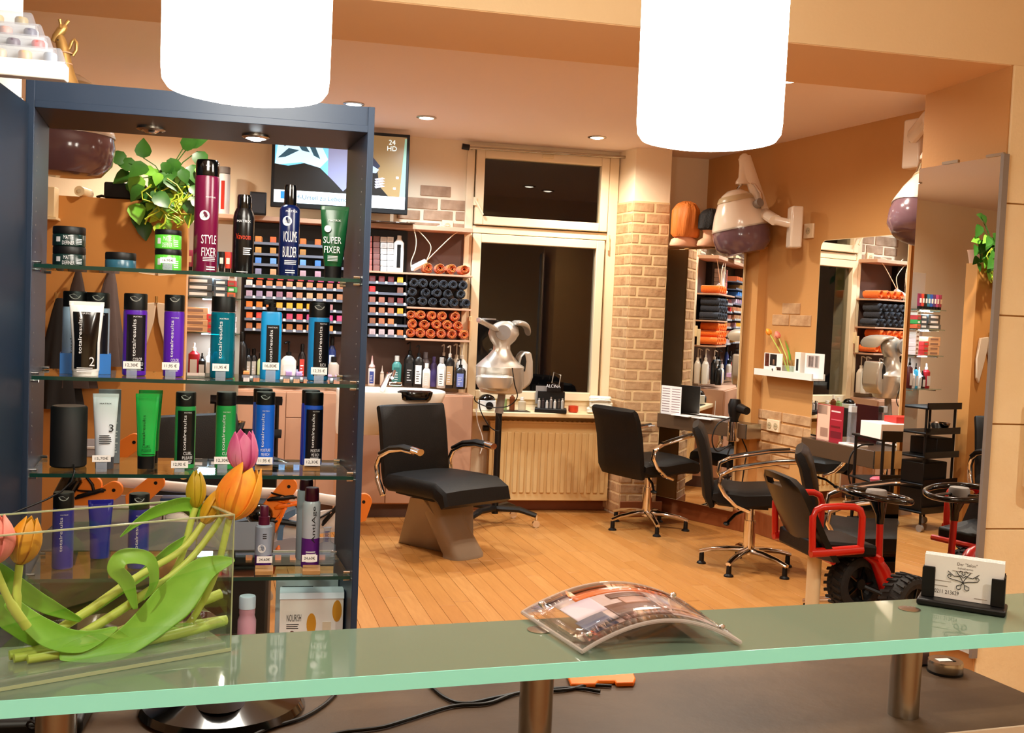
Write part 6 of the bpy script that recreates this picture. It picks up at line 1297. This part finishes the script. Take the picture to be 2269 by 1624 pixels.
# black stacked trolley near the lit shelves
bt = thing('tray_trolley', 'black trolley of stacked trays in front of the lit glass shelves', 'trolley', (-.27, 6.25, 0))
zt2 = [.14, .35, .56, .74, .93]
for i, z in enumerate(zt2):
    s = MB().box(-.20, .20, -.14, .14, z, z+.015).build('tray', 'black', bt, bevel=.004); MB().box(-.20, .20, -.145, -.135, z, z+.05).build('tray_rim', 'black_gloss', s)
for x, y in ((-.17, .11), (.17, .11), (-.17, -.11), (.17, -.11)): MB().cyl((x, y, .05), (x, y, .94), .01, n=8).build('post', 'black', bt); MB().cyl((x-.012, y, .028), (x+.012, y, .028), .028, n=14).build('castor', 'silver_grey', bt)
for i, (x, z, w, h) in enumerate(((0, .155, .34, .17), (.04, .365, .28, .16), (-.06, .575, .2, .13))): MB().box(x-w/2, x+w/2, -.12, .12, z, z+h).build('drawer_box', 'black', bt, bevel=.006)
MB().lathe([(.05, .755), (.07, .80), (.075, .82), (.07, .82), (.06, .79)], 20, (-.08, -.05, 0)).build('metal_bowl', 'chrome', bt)

# dark trunk on the floor behind the display cabinet, seen through vase and shelves
ta, tb2 = onY(60, 1215, 3.35), onY(598, 1225, 3.35); tk = thing('storage_trunk', 'large dark trunk standing behind the display cabinet', 'trunk', ((ta.x+tb2.x)/2, 3.5, 0))
WM(tk).box(ta.x, tb2.x, 3.32, 3.75, .0, ta.z-.05).build('trunk_body', M('trunk', '#1c1712', .6, vary=(6, .6, '#2c2418')), tk, bevel=.01); WM(tk).box(ta.x-.008, tb2.x+.008, 3.31, 3.76, ta.z-.048, ta.z).build('lid', 'trunk', tk, bevel=.01)
mx_ = (ta.x+tb2.x)/2; WM(tk).tube([(mx_-.08, 3.318, ta.z-.12), (mx_-.07, 3.29, ta.z-.12), (mx_+.07, 3.29, ta.z-.12), (mx_+.08, 3.318, ta.z-.12)], .009, 8).build('handle', 'steel', tk)
# cream dispenser cut by the right frame edge
p = onY(2258, 1083, LY0-.02); wdp = thing('wall_dispenser', 'cream rounded dispenser on the stone pier at the right frame edge', 'dispenser', (p.x, LY0-.012, p.z)); hh = onY(2258, 880, LY0-.02).z-p.z
WM(wdp).oval([(0, .05, .04), (.012, .06, .05), (hh-.02, .06, .05), (hh, .045, .035)], 28, (p.x+.06, LY0-.07, p.z), e=3).build('housing', 'white_paint', wdp); WM(wdp).box(p.x+.03, p.x+.09, LY0-.123, LY0-.118, p.z+hh*.3, p.z+hh*.7).build('level_window', 'hood_band', wdp); WM(wdp).box(p.x+.02, p.x+.1, LY0-.03, LY0-.012, p.z+.01, p.z+hh-.01).build('mount_plate', 'white_paint', wdp)
# ================================================================ reception counter in the foreground
GZ = 1.14
g0, g1 = onZ(0, 1553, GZ), onZ(2269, 1400, GZ); GD = Vector((g1.x-g0.x, g1.y-g0.y, 0)).normalized(); GN = Vector((-GD.y, GD.x, 0))
gdep = (onZ(500, 1408, GZ)-g0).dot(GN)
def gp(s, t, z=GZ): p = g0 + GD*s + GN*t; return Vector((p.x, p.y, z))
L0, L1 = -.5, 1.9; TH = .0165
gs = thing('glass_counter_shelf', 'long frosted green glass shelf on steel posts over the reception counter', 'counter', gp(.6, gdep/2, 1.0))
WM(gs).hexa([gp(L0, .0012, GZ-TH), gp(L1, .0012, GZ-TH), gp(L1, gdep, GZ-TH), gp(L0, gdep, GZ-TH)], [gp(L0, .0012), gp(L1, .0012), gp(L1, gdep), gp(L0, gdep)]).build('glass_plate', 'glass_top', gs, smooth=False)
WM(gs).hexa([gp(L0, 0, GZ-TH), gp(L1, 0, GZ-TH), gp(L1, .001, GZ-TH), gp(L0, .001, GZ-TH)], [gp(L0, 0), gp(L1, 0), gp(L1, .001), gp(L0, .001)]).build('polished_edge', 'glass_edge', gs, smooth=False)
WZ = 1.0
d1, d2 = onZ(1195, 1396, GZ), onZ(2015, 1350, GZ); step = (d2-d1)
for k in (-1, 0, 1, 2):
    p = d1 + step*k; po = WM(gs).cyl((p.x, p.y, WZ), (p.x, p.y, GZ-TH), .0195, n=32).build('post', 'steel', gs)
    WM(gs).lathe([(.014, 0), (.014, .0009), (.012, .0012), (.001, .0012)], 28, (p.x, p.y, GZ)).build('mount_disc', 'steel', po)
# desk
bk = onZ(2120, 1484, WZ); bk_t = (bk-g0).dot(GN); fr = onZ(2180, 1615, WZ); fr_t = (fr-g0).dot(GN); e1 = onZ(2172, 1495, WZ); e2 = onZ(2269, 1535, WZ)
dk = thing('reception_desk', 'reception desk with grey stone pattern worktop under the glass shelf', 'desk', gp(.6, 0, 0))
ed = (Vector((e2.x-e1.x, e2.y-e1.y, 0)))
re = Vector((e1.x, e1.y, 0)); rf = re - GN*(bk_t-fr_t) + ed.normalized()*0
def gq(s, t): return Vector((g0.x, g0.y, 0)) + GD*s + GN*t
se = (re-Vector((g0.x, g0.y, 0))).dot(GD); sl = (Vector((e2.x, e2.y, 0))-Vector((g0.x, g0.y, 0))).dot(GD)
tl_ = (Vector((e2.x, e2.y, 0))-Vector((g0.x, g0.y, 0))).dot(GN)
sf = se + (sl-se)*(bk_t-fr_t)/(bk_t-tl_)
q = [gq(-1.2, fr_t), gq(sf, fr_t), gq(se, bk_t), gq(se-.10, bk_t+.13), gq(-.3, bk_t+.17), gq(-1.2, bk_t+.16)]
Z_ = lambda z: [Vector((p.x, p.y, z)) for p in q]
WM(dk).prism([(p.x, p.y) for p in q], (0, 0, WZ-.03), (1, 0, 0), (0, 1, 0), (0, 0, .03)).build('desk_top', 'grey_stone', dk, smooth=False)
WM(dk).hexa([Vector((p.x, p.y, WZ-.03)) for p in (gq(-1.2, fr_t-.004), gq(sf, fr_t-.004), gq(sf, fr_t), gq(-1.2, fr_t))], [Vector((p.x, p.y, WZ)) for p in (gq(-1.2, fr_t-.004), gq(sf, fr_t-.004), gq(sf, fr_t), gq(-1.2, fr_t))]).build('edge_band', 'worktop_lip', dk, smooth=False)
WM(dk).hexa([Vector((p.x, p.y, 0)) for p in (gq(-1.2, bk_t-.06), gq(se-.02, bk_t-.06), gq(se-.02, bk_t-.03), gq(-1.2, bk_t-.03))], [Vector((p.x, p.y, WZ-.03)) for p in (gq(-1.2, bk_t-.06), gq(se-.02, bk_t-.06), gq(se-.02, bk_t-.03), gq(-1.2, bk_t-.03))]).build('front_panel', 'mocha', dk, smooth=False)
WM(dk).hexa([Vector((p.x, p.y, 0)) for p in (gq(sf-.06, fr_t+.02), gq(sf-.03, fr_t+.02), gq(se-.03, bk_t-.03), gq(se-.06, bk_t-.03))], [Vector((p.x, p.y, WZ-.03)) for p in (gq(sf-.06, fr_t+.02), gq(sf-.03, fr_t+.02), gq(se-.03, bk_t-.03), gq(se-.06, bk_t-.03))]).build('side_panel', 'mocha', dk, smooth=False)
# things on the desk
p = onZ(2112, 1500, WZ); D = (p-CP).dot(CD)/F; t = thing('round_tin', 'round brushed steel tin with white label on the desk end', 'tin', (p.x, p.y+.02, WZ))
r = 38*D; MB().lathe([(r*.97, 0), (r*.97, .003), (r, .004), (r, .016), (r*.96, .0185), (.001, .0185)], 36).build('tin_body', 'steel', t); MB().lathe([(r*1.01, 0), (r*1.01, .0035)], 36).build('rubber_foot', 'black', t); MB().box(-r*.55, r*.3, -r*.25, r*.25, .0186, .0192).build('label', 'paper', t, smooth=False); MB().box(r*.32, r*.5, -r*.3, r*.3, .0186, .0191).build('slot', 'black', t, smooth=False)
p = onZ(2052, 1478, WZ); t = thing('small_block', 'small brown glass block beside the steel tin', 'block', (p.x, p.y+.01, WZ)); MB().box(-.008, .008, -.006, .006, 0, .022).build('block_body', 'mocha_dark', t, bevel=.002); MB().box(-.009, .009, -.007, .007, 0, .003).build('foot', 'black', t)
a = onZ(1330, 1522, WZ); t = thing('orange_pad', 'orange plastic tray lying under the glass shelf', 'tray', (a.x, a.y, WZ)); 
pts = [onZ(1255, 1500, WZ), onZ(1265, 1525, WZ), onZ(1320, 1524, WZ), onZ(1326, 1517, WZ), onZ(1362, 1517, WZ), onZ(1366, 1523, WZ), onZ(1404, 1522, WZ), onZ(1408, 1512, WZ), onZ(1395, 1480, WZ), onZ(1255, 1478, WZ)]
m = WM(t); m.prism([(p.x, p.y) for p in pts], (0, 0, WZ+.0005), (1, 0, 0), (0, 1, 0), (0, 0, .006)); m.build('tray_body', 'orange_plastic', t, bevel=.0015)
def dcable(label, pts, r=.0024, z=None):
    P = [onZ(x, y, WZ+.003) for x, y in pts]; Q = []
    for i in range(len(P)-1):
        p0, p1, p2, p3 = P[max(i-1, 0)], P[i], P[i+1], P[min(i+2, len(P)-1)]
        for k_ in range(7): t_ = k_/7; Q.append(.5*((2*p1)+(p2-p0)*t_+(2*p0-5*p1+4*p2-p3)*t_*t_+(3*p1-p0-3*p2+p3)*t_**3))
    Q.append(P[-1]); return tag(recentre(MB().tube(Q, r, 8).build('desk_cable', 'black')), label, 'cable', None)
dcable('black cable winding from the orange tray along the desk', [(1355, 1520), (1300, 1518), (1255, 1528), (1150, 1535), (1080, 1558), (1000, 1565), (900, 1595), (840, 1612), (760, 1622), (680, 1640)])
dcable('second black cable bunched beside the first on the desk', [(1330, 1532), (1270, 1524), (1180, 1530), (1100, 1545), (1030, 1558), (985, 1545), (950, 1515)])
dcable('black cable curving away from the black lamp foot', [(745, 1535), (720, 1560), (670, 1590), (600, 1612), (560, 1630)])
p = onZ(470, 1590, WZ); t = thing('lamp_foot', 'round black lamp foot with grey pad on the desk', 'lamp', (p.x+.01, p.y+.03, WZ)); MB().lathe([(.095, 0), (.1, .004), (.095, .012), (.05, .022), (.02, .03), (.001, .031)], 40).build('disc', 'black_gloss', t); MB().oval([(.02, .03, .035), (.036, .026, .03)], 20, (.0, -.035, 0)).build('grey_pad', CM('5a5a66', .5), t); MB().tube([(-.03, .01, .025), (-.08, .02, .07), (-.15, .03, .09)], .012, 10).build('neck', 'black', t)
p = onZ(60, 1600, WZ); t = thing('telephone_set', 'black telephone set partly under the glass shelf', 'telephone', (p.x-.03, p.y+.03, WZ)); MB().hexa([(-.1, -.08, 0), (.1, -.08, 0), (.1, .08, 0), (-.1, .08, 0)], [(-.1, -.08, .02), (.1, -.08, .02), (.1, .08, .05), (-.1, .08, .05)]).build('base', 'black', t, bevel=.006); MB().tube([(-.08, -.07, .045), (-.08, .0, .065), (-.08, .07, .075)], [.022, .016, .022], 12).build('handset', 'black_gloss', t)
MB().tube([(.05+.006*cos(a), -.1+a*.003, .02+.006*sin(a)) for a in [k_*.6 for k_ in range(60)]], .0016, 6).build('curly_cord', 'black', t)
# ---------------------------------------------------------------- card holder
cpos = onZ(2143, 1352, GZ); D = (cpos-CP).dot(CD)
ca = thing('card_holder', 'black business card holder with white cards on the glass shelf', 'card holder', (cpos.x, cpos.y+.012, GZ+.0005), -math.atan2(cpos.x, cpos.y)-.07)
pw = D/F
m = MB(); m.box(-98*pw*.93, 98*pw*.93, -.022, .024, 0, .0085); m.build('base', 'black', ca, bevel=.0025)
Wc = 82*pw; Hc = 94*pw
for s in (-1, 1):
    x0, x1 = (-.088*0-92*pw*.9, -64*pw*.9) if s < 0 else (58*pw, 84*pw)
    m = MB(); m.box(x0, x1, -.006, -.004, .0085, .0085+ (70*pw if s < 0 else 62*pw)); m.build('front_lip', 'black', ca, bevel=.0015)
    xs = x0 if s < 0 else x1
    m = MB(); m.box(xs-.001, xs+.001, -.006, .016, .0085, .0085+66*pw); m.build('side_lip', 'black', ca)
MB().box(-92*pw*.9, 84*pw, .014, .016, .0085, .05).build('rear_wall', 'black', ca)
for i in range(4): MB().box(-Wc, Wc, .0005+i*.003, .0022+i*.003, .009, .009+Hc+i*.0006).build('business_card', 'paper', ca, smooth=False)
m = MB(); letter(m, 'Der "Salon"', (Wc*.5, .0042), .004, .009+Hc*.86, d=-.0002); letter(m, 'Inhaberin', (Wc*.38, .0026), .002, .009+Hc*.76, d=-.0002); m.build('lettering', CM('6a5a54'), ca)
m = MB(); letter(m, '0211 213629', (Wc*.62, .0052), -Wc*.40, .009+Hc*.15, d=-.0002); m.build('phone_number', CM('4a4040'), ca)
for (x0, x1, zz_) in ((-.75, -.3, .4), (-.75, -.38, .28), (-.28, .22, .68), (.3, .62, .09)): m = MB(); m.box(x0*Wc, x1*Wc, .0, .0004, .009+Hc*zz_, .009+Hc*zz_+.0006); m.build('small_print', CM('9a8c84'), ca, smooth=False)
# scissor emblem
def stroke(pts, w=.00045):
    Q = [(x*.021, -.0004, .009+Hc*.52+z*.021) for x, z in pts]; MB().tube(Q, w, 6).build('emblem_line', 'ink', ca)
for s in (-1, 1):
    stroke([(0, -.25), (.1*s, -.02), (.25*s, .2), (.42*s, .42)]); stroke([(0, -.25), (.3*s, -.16), (.6*s, -.12), (.85*s, -.06), (.92*s, .08), (.82*s, .2), (.7*s, .14), (.76*s, .04)])
    stroke([(0, .05), (.14*s, .2), (.3*s, .12), (.55*s, .1), (.78*s, .28), (.9*s, .38)]); stroke([(0, .2), (.1*s, .32), (.05*s, .45), (.18*s, .48), (.26*s, .38)])
    stroke([(0, -.25), (.1*s, -.4), (.2*s, -.42), (.36*s, -.5), (.36*s, -.66), (.24*s, -.72), (.1*s, -.62), (.1*s, -.4)])
# ---------------------------------------------------------------- arched leaflet stand
c4 = [onZ(x, y, GZ) for x, y in ((1157, 1365), (1290, 1453), (1640, 1432), (1505, 1338))]      # far left, near left, near right, far right
ah = onP(1375, 1298, (c4[0]+c4[3])/2, GN).z - GZ
ac = thing('leaflet_stand', 'clear arched acrylic leaflet stand with a woman photo on the glass shelf', 'stand', (sum((p for p in c4), Vector())/4))
ac.location.z = GZ
def ap(u, v, dz=0):      # u along the arch, v across
    a = c4[0].lerp(c4[3], u); b = c4[1].lerp(c4[2], u); p = a.lerp(b, v); return Vector((p.x, p.y, GZ+.0045+ah*math.sin(pi*min(max(u, 0), 1))**.9+dz))
def arc_sheet(nm, u0, u1, v0, v1, dz, mat, th=.0015, n=18):
    m = WM(ac); m.sheet([[ap(u0+(u1-u0)*i/n, v0+(v1-v0)*j/4, dz) for j in range(5)] for i in range(n+1)]); return m.build(nm, mat, ac, solid=th)
M('leaf_photo', '#caa89a', .4); 
arc_sheet('lower_arch', 0, 1, 0, 1, 0, 'acrylic', .002); arc_sheet('cover_arch', .03, .97, .06, .94, .004, 'acrylic', .0012)
def inlay(nm, u0, u1, v0, v1, col, dz=.0022): return arc_sheet(nm, u0, u1, v0, v1, dz, CM(col, .4), .0003)
lf = inlay('leaflet_sheet', .12, .90, .10, .90, 'd9c6be')
inlay('photo_orange', .22, .84, .10, .30, 'e87018', .0026); inlay('photo_white', .12, .30, .30, .62, 'e8e0ec', .0026); inlay('photo_blue', .1, .26, .62, .9, '3f5070', .0026); inlay('photo_shirt', .30, .60, .55, .9, '6a4a3c', .0027); inlay('photo_face', .42, .58, .42, .60, 'c89a84', .003); inlay('photo_hair', .38, .62, .34, .45, '4a2a1e', .0031); inlay('photo_arm', .6, .82, .6, .85, 'd0a490', .0027)
for v in (0, 1): WM(ac).tube([ap(i/24, v) for i in range(25)], .0024, 8).build('rolled_rim', thin('acrylic_rim', (.9, .88, .88), 1.45, base=.3, bcol='#e8e0da'), ac)
for u in (0, 1): WM(ac).tube([ap(u, 0), ap(u, 1)], .0024, 8).build('foot_rim', 'acrylic_rim', ac)
for u, v in ((.08, .1), (.08, .9), (.92, .1), (.92, .9)): p = ap(u, v, .005); WM(ac).ball(p, .004, .004, .003, 10).build('rivet', 'chrome', ac)
# ---------------------------------------------------------------- glass vase with tulips
v0, v1 = onZ(512, 1443, GZ), onZ(0, 1533, GZ); VD = Vector((v1.x-v0.x, v1.y-v0.y, 0)).normalized(); VNm = Vector((-VD.y, VD.x, 0))
if VNm.y < 0: VNm = -VNm
VH = .142; VL = .36; VW = .10; gt = .004
vs_ = thing('glass_vase', 'long rectangular clear glass vase with water on the glass shelf', 'vase', Vector((v0.x, v0.y, GZ+.0005)))
def vp(s, t, z): return Vector((v0.x, v0.y, GZ+.0005)) + VD*s + VNm*t + Vector((0, 0, z))
def vbox(m, s0, s1, t0, t1, z0, z1): m.hexa([vp(s0, t0, z0), vp(s1, t0, z0), vp(s1, t1, z0), vp(s0, t1, z0)], [vp(s0, t0, z1), vp(s1, t0, z1), vp(s1, t1, z1), vp(s0, t1, z1)])
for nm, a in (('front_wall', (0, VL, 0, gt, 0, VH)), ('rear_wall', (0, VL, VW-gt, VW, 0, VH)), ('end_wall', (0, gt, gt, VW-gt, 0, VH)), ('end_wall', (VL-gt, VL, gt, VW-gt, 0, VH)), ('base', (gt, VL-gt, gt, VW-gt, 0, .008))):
    m = WM(vs_); vbox(m, *a); m.build(nm, 'vase_glass' if nm != 'base' else thin('vase_base', (.9, .93, .9), 1.5, base=.25, bcol='#dfe6da'), vs_, smooth=False)  # milky share of the base stands in for light refracted in the glass
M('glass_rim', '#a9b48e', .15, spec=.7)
m = WM(vs_); vbox(m, 0, VL, -.0006, 0, 0, .0035); m.build('bottom_highlight', 'glass_rim', vs_, smooth=False)  # refraction highlight along the front foot, set in as a pale strip
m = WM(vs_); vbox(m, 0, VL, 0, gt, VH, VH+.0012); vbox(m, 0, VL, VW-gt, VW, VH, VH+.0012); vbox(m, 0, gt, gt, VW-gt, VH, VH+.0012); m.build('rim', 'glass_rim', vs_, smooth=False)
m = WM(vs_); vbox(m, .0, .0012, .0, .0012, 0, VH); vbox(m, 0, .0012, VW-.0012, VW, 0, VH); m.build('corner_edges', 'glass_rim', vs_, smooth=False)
m = WM(vs_); vbox(m, gt+.0005, VL-gt-.0005, gt+.0005, VW-gt-.0005, .009, .03); m.build('water', 'water', vs_, smooth=False)
def vx(x, y, t):           # photo point on a plane inside the vase, t from its front
    p = onP(x, y, vp(0, t, 0), VNm); p.z = max(p.z, GZ+.0145); return p
def smooth(P, k=6):
    Q = []
    for i in range(len(P)-1):
        p0, p1, p2, p3 = P[max(i-1, 0)], P[i], P[i+1], P[min(i+2, len(P)-1)]
        for j in range(k): t_ = j/k; Q.append(.5*((2*p1)+(p2-p0)*t_+(2*p0-5*p1+4*p2-p3)*t_*t_+(3*p1-p0-3*p2+p3)*t_**3))
    return Q + [P[-1]]
def ribbon(m, pts, ws, t, tw=.3):
    P = smooth([vx(x, y, t if not isinstance(t, (list, tuple)) else t[i]) for i, (x, y) in enumerate(pts)]); n = len(P); g = []
    for i, p in enumerate(P):
        f = i/(n-1)*(len(ws)-1); a = int(min(f, len(ws)-2)); w = (ws[a]+(ws[a+1]-ws[a])*(f-a))/2
        d = P[min(i+1, n-1)]-P[max(i-1, 0)]; d.normalize(); s = d.cross(VNm).normalized(); e = s*.9 + VNm*tw
        w *= (p-CP).dot(CD)/F; g.append([p-e*w-VNm*(w*.25), p-e*(w*.5), p, p+e*(w*.5), p+e*w-VNm*(w*.25)])
    m.sheet(g); return m
def tulip(label, path, t, bl=None, col=None, L=.05, R=.017, openv=0, leaves=(), r=.0042):
    P = smooth([vx(x, y, t) for x, y in path]); tt = thing('tulip', label, 'tulip', P[0]); WM(tt).tube(P, [r*1.1]*(len(P)//2)+[r*.85]*(len(P)-len(P)//2), 10).build('stem', 'stem', tt)
    if bl:
        d = vx(bl[0], bl[1], t)-P[-1]; bloom(WM(tt), P[-1], d, d.length, R, openv).build('bloom', col, tt, solid=.0012, sub=1)
    for (pts, ws, lt, tw) in leaves: ribbon(WM(tt), pts, ws, lt, tw).build('leaf', random.choice(('leaf', 'leaf')), tt, solid=.0009, sub=1)
    return tt
tulip('pink tulip rising highest above the vase end', [(20, 1505), (150, 1420), (300, 1330), (420, 1240), (500, 1130), (540, 1045)], .055, (538, 955), 'tulip_pink', R=.0165, openv=.25, leaves=[(((130, 1470), (260, 1430), (380, 1330), (450, 1260), (520, 1240)), (20, 60, 95, 60, 6), .03, .4)])
tulip('large orange and salmon tulip over the vase end', [(30, 1510), (160, 1480), (300, 1455), (400, 1405), (470, 1290), (508, 1150)], .045, (555, 1032), 'tulip_orange', R=.0235, openv=.15, leaves=[(((15, 1330), (100, 1400), (180, 1420), (260, 1390)), (30, 60, 50, 6), .035, .5)])
tulip('closed orange bud beside the large orange tulip', [(120, 1400), (200, 1350), (300, 1280), (400, 1220), (450, 1160)], .06, (496, 1082), 'tulip_bud', R=.0105, leaves=[(((430, 1180), (380, 1215), (330, 1260), (240, 1330), (190, 1365)), (6, 30, 34, 16, 10), .07, .3), (((300, 1350), (280, 1290), (255, 1260), (275, 1232), (330, 1240), (340, 1290), (318, 1330)), (10, 34, 38, 36, 34, 30, 4), .02, .5)])
tulip('yellow green bud standing upright behind the arched leaf', [(200, 1440), (300, 1380), (390, 1260), (425, 1150), (434, 1125)], .07, (436, 1044), 'tulip_yellow', R=.0105, leaves=[(((432, 1150), (430, 1122), (395, 1118), (340, 1135), (300, 1160), (266, 1190)), (24, 34, 40, 34, 20, 2), .07, .35)])
tulip('orange bud on a brown stem at the vase side near the frame edge', [(35, 1360), (37, 1310), (43, 1250)], .03, (70, 1146), 'tulip_bud', R=.0145, leaves=[(((180, 1375), (110, 1345), (50, 1310), (0, 1270), (-60, 1230)), (10, 40, 50, 46, 30), .05, .3)])
tulip('salmon pink tulip cut by the left frame edge', [(60, 1390), (20, 1330), (-15, 1250)], .02, (-5, 1140), 'tulip_salmon', R=.017, leaves=[(((160, 1430), (90, 1410), (30, 1370), (-40, 1320)), (16, 60, 70, 50), .06, .4)])
tulip('cut tulip stem lying along the vase bottom', [(495, 1375), (430, 1395), (340, 1430), (250, 1460), (150, 1490), (60, 1512)], .035, r=.005)
tulip('short cut stem end leaning up to the vase end', [(490, 1315), (440, 1335), (390, 1350), (300, 1390), (200, 1420)], .08, r=.005)
tulip('cut stem lying flat beside the vase end', [(500, 1420), (440, 1415), (380, 1412), (300, 1425)], .06, r=.0048, leaves=[(((270, 1410), (330, 1400), (380, 1385), (450, 1385)), (4, 12, 10, 3), .04, .3)])
# ---------------------------------------------------------------- slate cupboard at the left frame edge, display and figurine on top
SY = 2.30
ez = onY(140, 177, SY-.02).z; exr = onY(56, 600, SY+.29).x
cu = thing('slate_cupboard', 'dark slate cupboard with a blue cast at the left frame edge', 'cupboard', (exr-.3, SY+.15, 0))
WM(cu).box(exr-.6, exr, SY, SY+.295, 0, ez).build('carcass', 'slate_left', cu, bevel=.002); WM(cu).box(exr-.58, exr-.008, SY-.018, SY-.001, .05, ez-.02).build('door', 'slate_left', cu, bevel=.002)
mz = ez
# stepped cosmetics display
my = SY-.02; a, b = onY(145, 150, my), onY(-60, 140, my)
ds = thing('makeup_display', 'white stepped display of clear trays with small cosmetics', 'display', (onY(40, 160, my).x, SY+.02, ez+.0005))
xr = onY(145, 150, my).x; xl = xr-.30; zf = onY(140, 176, my).z; ezz = max(ez+.0005, zf)
WM(ds).box(xl, xr, my, my+.035, ezz, ezz+.032).build('base_box', 'white', ds, bevel=.003)
cols = ['d8c8a8 c8b088 b8a890 caa27a 8a94a4'.split(), '46606a 3f5a5c 405c60 5a4a5a d85a58'.split(), '7a94b0 86a0bc a89aa0 c89a90 5a5a6e'.split(), 'dccb9a d4c08e cdb886 c8b07c a89468'.split()]
st_x = [xr-.003] + [onY(px_, py_, my+.02+.032*i_).x for i_, (px_, py_) in enumerate(((120, 100), (102, 72), (82, 40)), 1)]
for lv in range(4):
    yb = my+.006+lv*.032; zb3 = ezz+.032+lv*.03; xR = st_x[lv]
    trp = WM(ds).hexa([(xl, yb, zb3), (xR, yb, zb3), (xR, yb+.03, zb3), (xl, yb+.03, zb3)], [(xl, yb+.014, zb3+.034), (xR-.012, yb+.014, zb3+.034), (xR-.012, yb+.03, zb3+.034), (xl, yb+.03, zb3+.034)]).build('clear_tray', 'plastic_clear', ds, smooth=False)
    WM(ds).box(xl, xR, yb-.001, yb+.001, zb3-.002, zb3+.004).build('tray_lip', 'white', trp)
    if lv: WM(ds).box(xl, xR, yb, yb+.03, ezz+.032, zb3-.001).build('riser', 'white', trp)
    for i in range(5):
        x = xR-.032-i*.048; c = cols[lv][4-i]
        WM(ds).lathe([(.012, .001), (.0135, .003), (.0135, .02), (.011, .024), (.001, .024)], 16, (x, yb+.021, zb3)).build('cosmetic_pot', CM(c, .35), ds)
t = thing('backing_card', 'plain white card panel standing behind the cosmetics display', 'card', (onY(20, 20, SY+.24).x, SY+.24, ez+.0005)); xx = min(onY(62, 10, SY+.24).x, exr-.004); WM(t).box(xx-.3, xx, SY+.235, SY+.245, ez+.0005, ez+.4).build('card', 'paper', t, smooth=False); WM(t).box(xx-.3, xx, SY+.22, SY+.26, ez+.0005, ez+.004).build('foot', 'paper', t)
# golden figurine on the display cabinet
fy = 2.66; fz = 1.9985; f0 = onY(155, 182, fy)
fg = thing('figurine', 'golden brown abstract animal figurine on the display cabinet top', 'figurine', (f0.x, fy, fz)); k_ = (onY(160, 100, fy)-CP).dot(CD)/F
fx = lambda x, y: Vector((onY(x, y, fy).x, fy, onY(x, y, fy).z))
pb = fx(150, 182); m = WM(fg); m.tube([Vector((pb.x, fy, fz)), fx(148, 165), fx(144, 140), fx(140, 110), fx(134, 88), fx(132, 76)], [.028, .019, .0155, .014, .012, .007], 20); m.build('body', 'gold', fg)
m = WM(fg); m.tube([fx(118, 92), fx(124, 82), fx(136, 68), fx(143, 60), fx(146, 56)], [.006, .009, .011, .0085, .004], 14); m.build('head', 'gold', fg)
for s, (x, y) in ((-.008, (134, 44)), (.008, (150, 44))): p = fx(136, 66) + Vector((0, s, 0)); m = WM(fg); m.tube([p, (p+fx(x, y))/2, fx(x, y) + Vector((0, s, 0))], [.005, .0035, .004], 8); m.build('horn', 'gold', fg)
m = WM(fg); m.tube([fx(143, 112), fx(154, 108), fx(160, 92), fx(165, 88), fx(170, 95), fx(169, 112), fx(161, 124)], .0042, 10); m.build('tail_loop', 'gold', fg)
for y in (118, 142, 158): p = fx(145, y); m = WM(fg); m.lathe([(.0162 if y < 150 else .0185, -.0012), (.0168 if y < 150 else .019, 0), (.0162 if y < 150 else .0185, .0012)], 20, p); m.build('groove_ring', 'mocha', fg)
m = WM(fg); m.ball(fx(131, 91) + Vector((0, -.011, 0)), .0018); m.build('eye', 'black', fg)
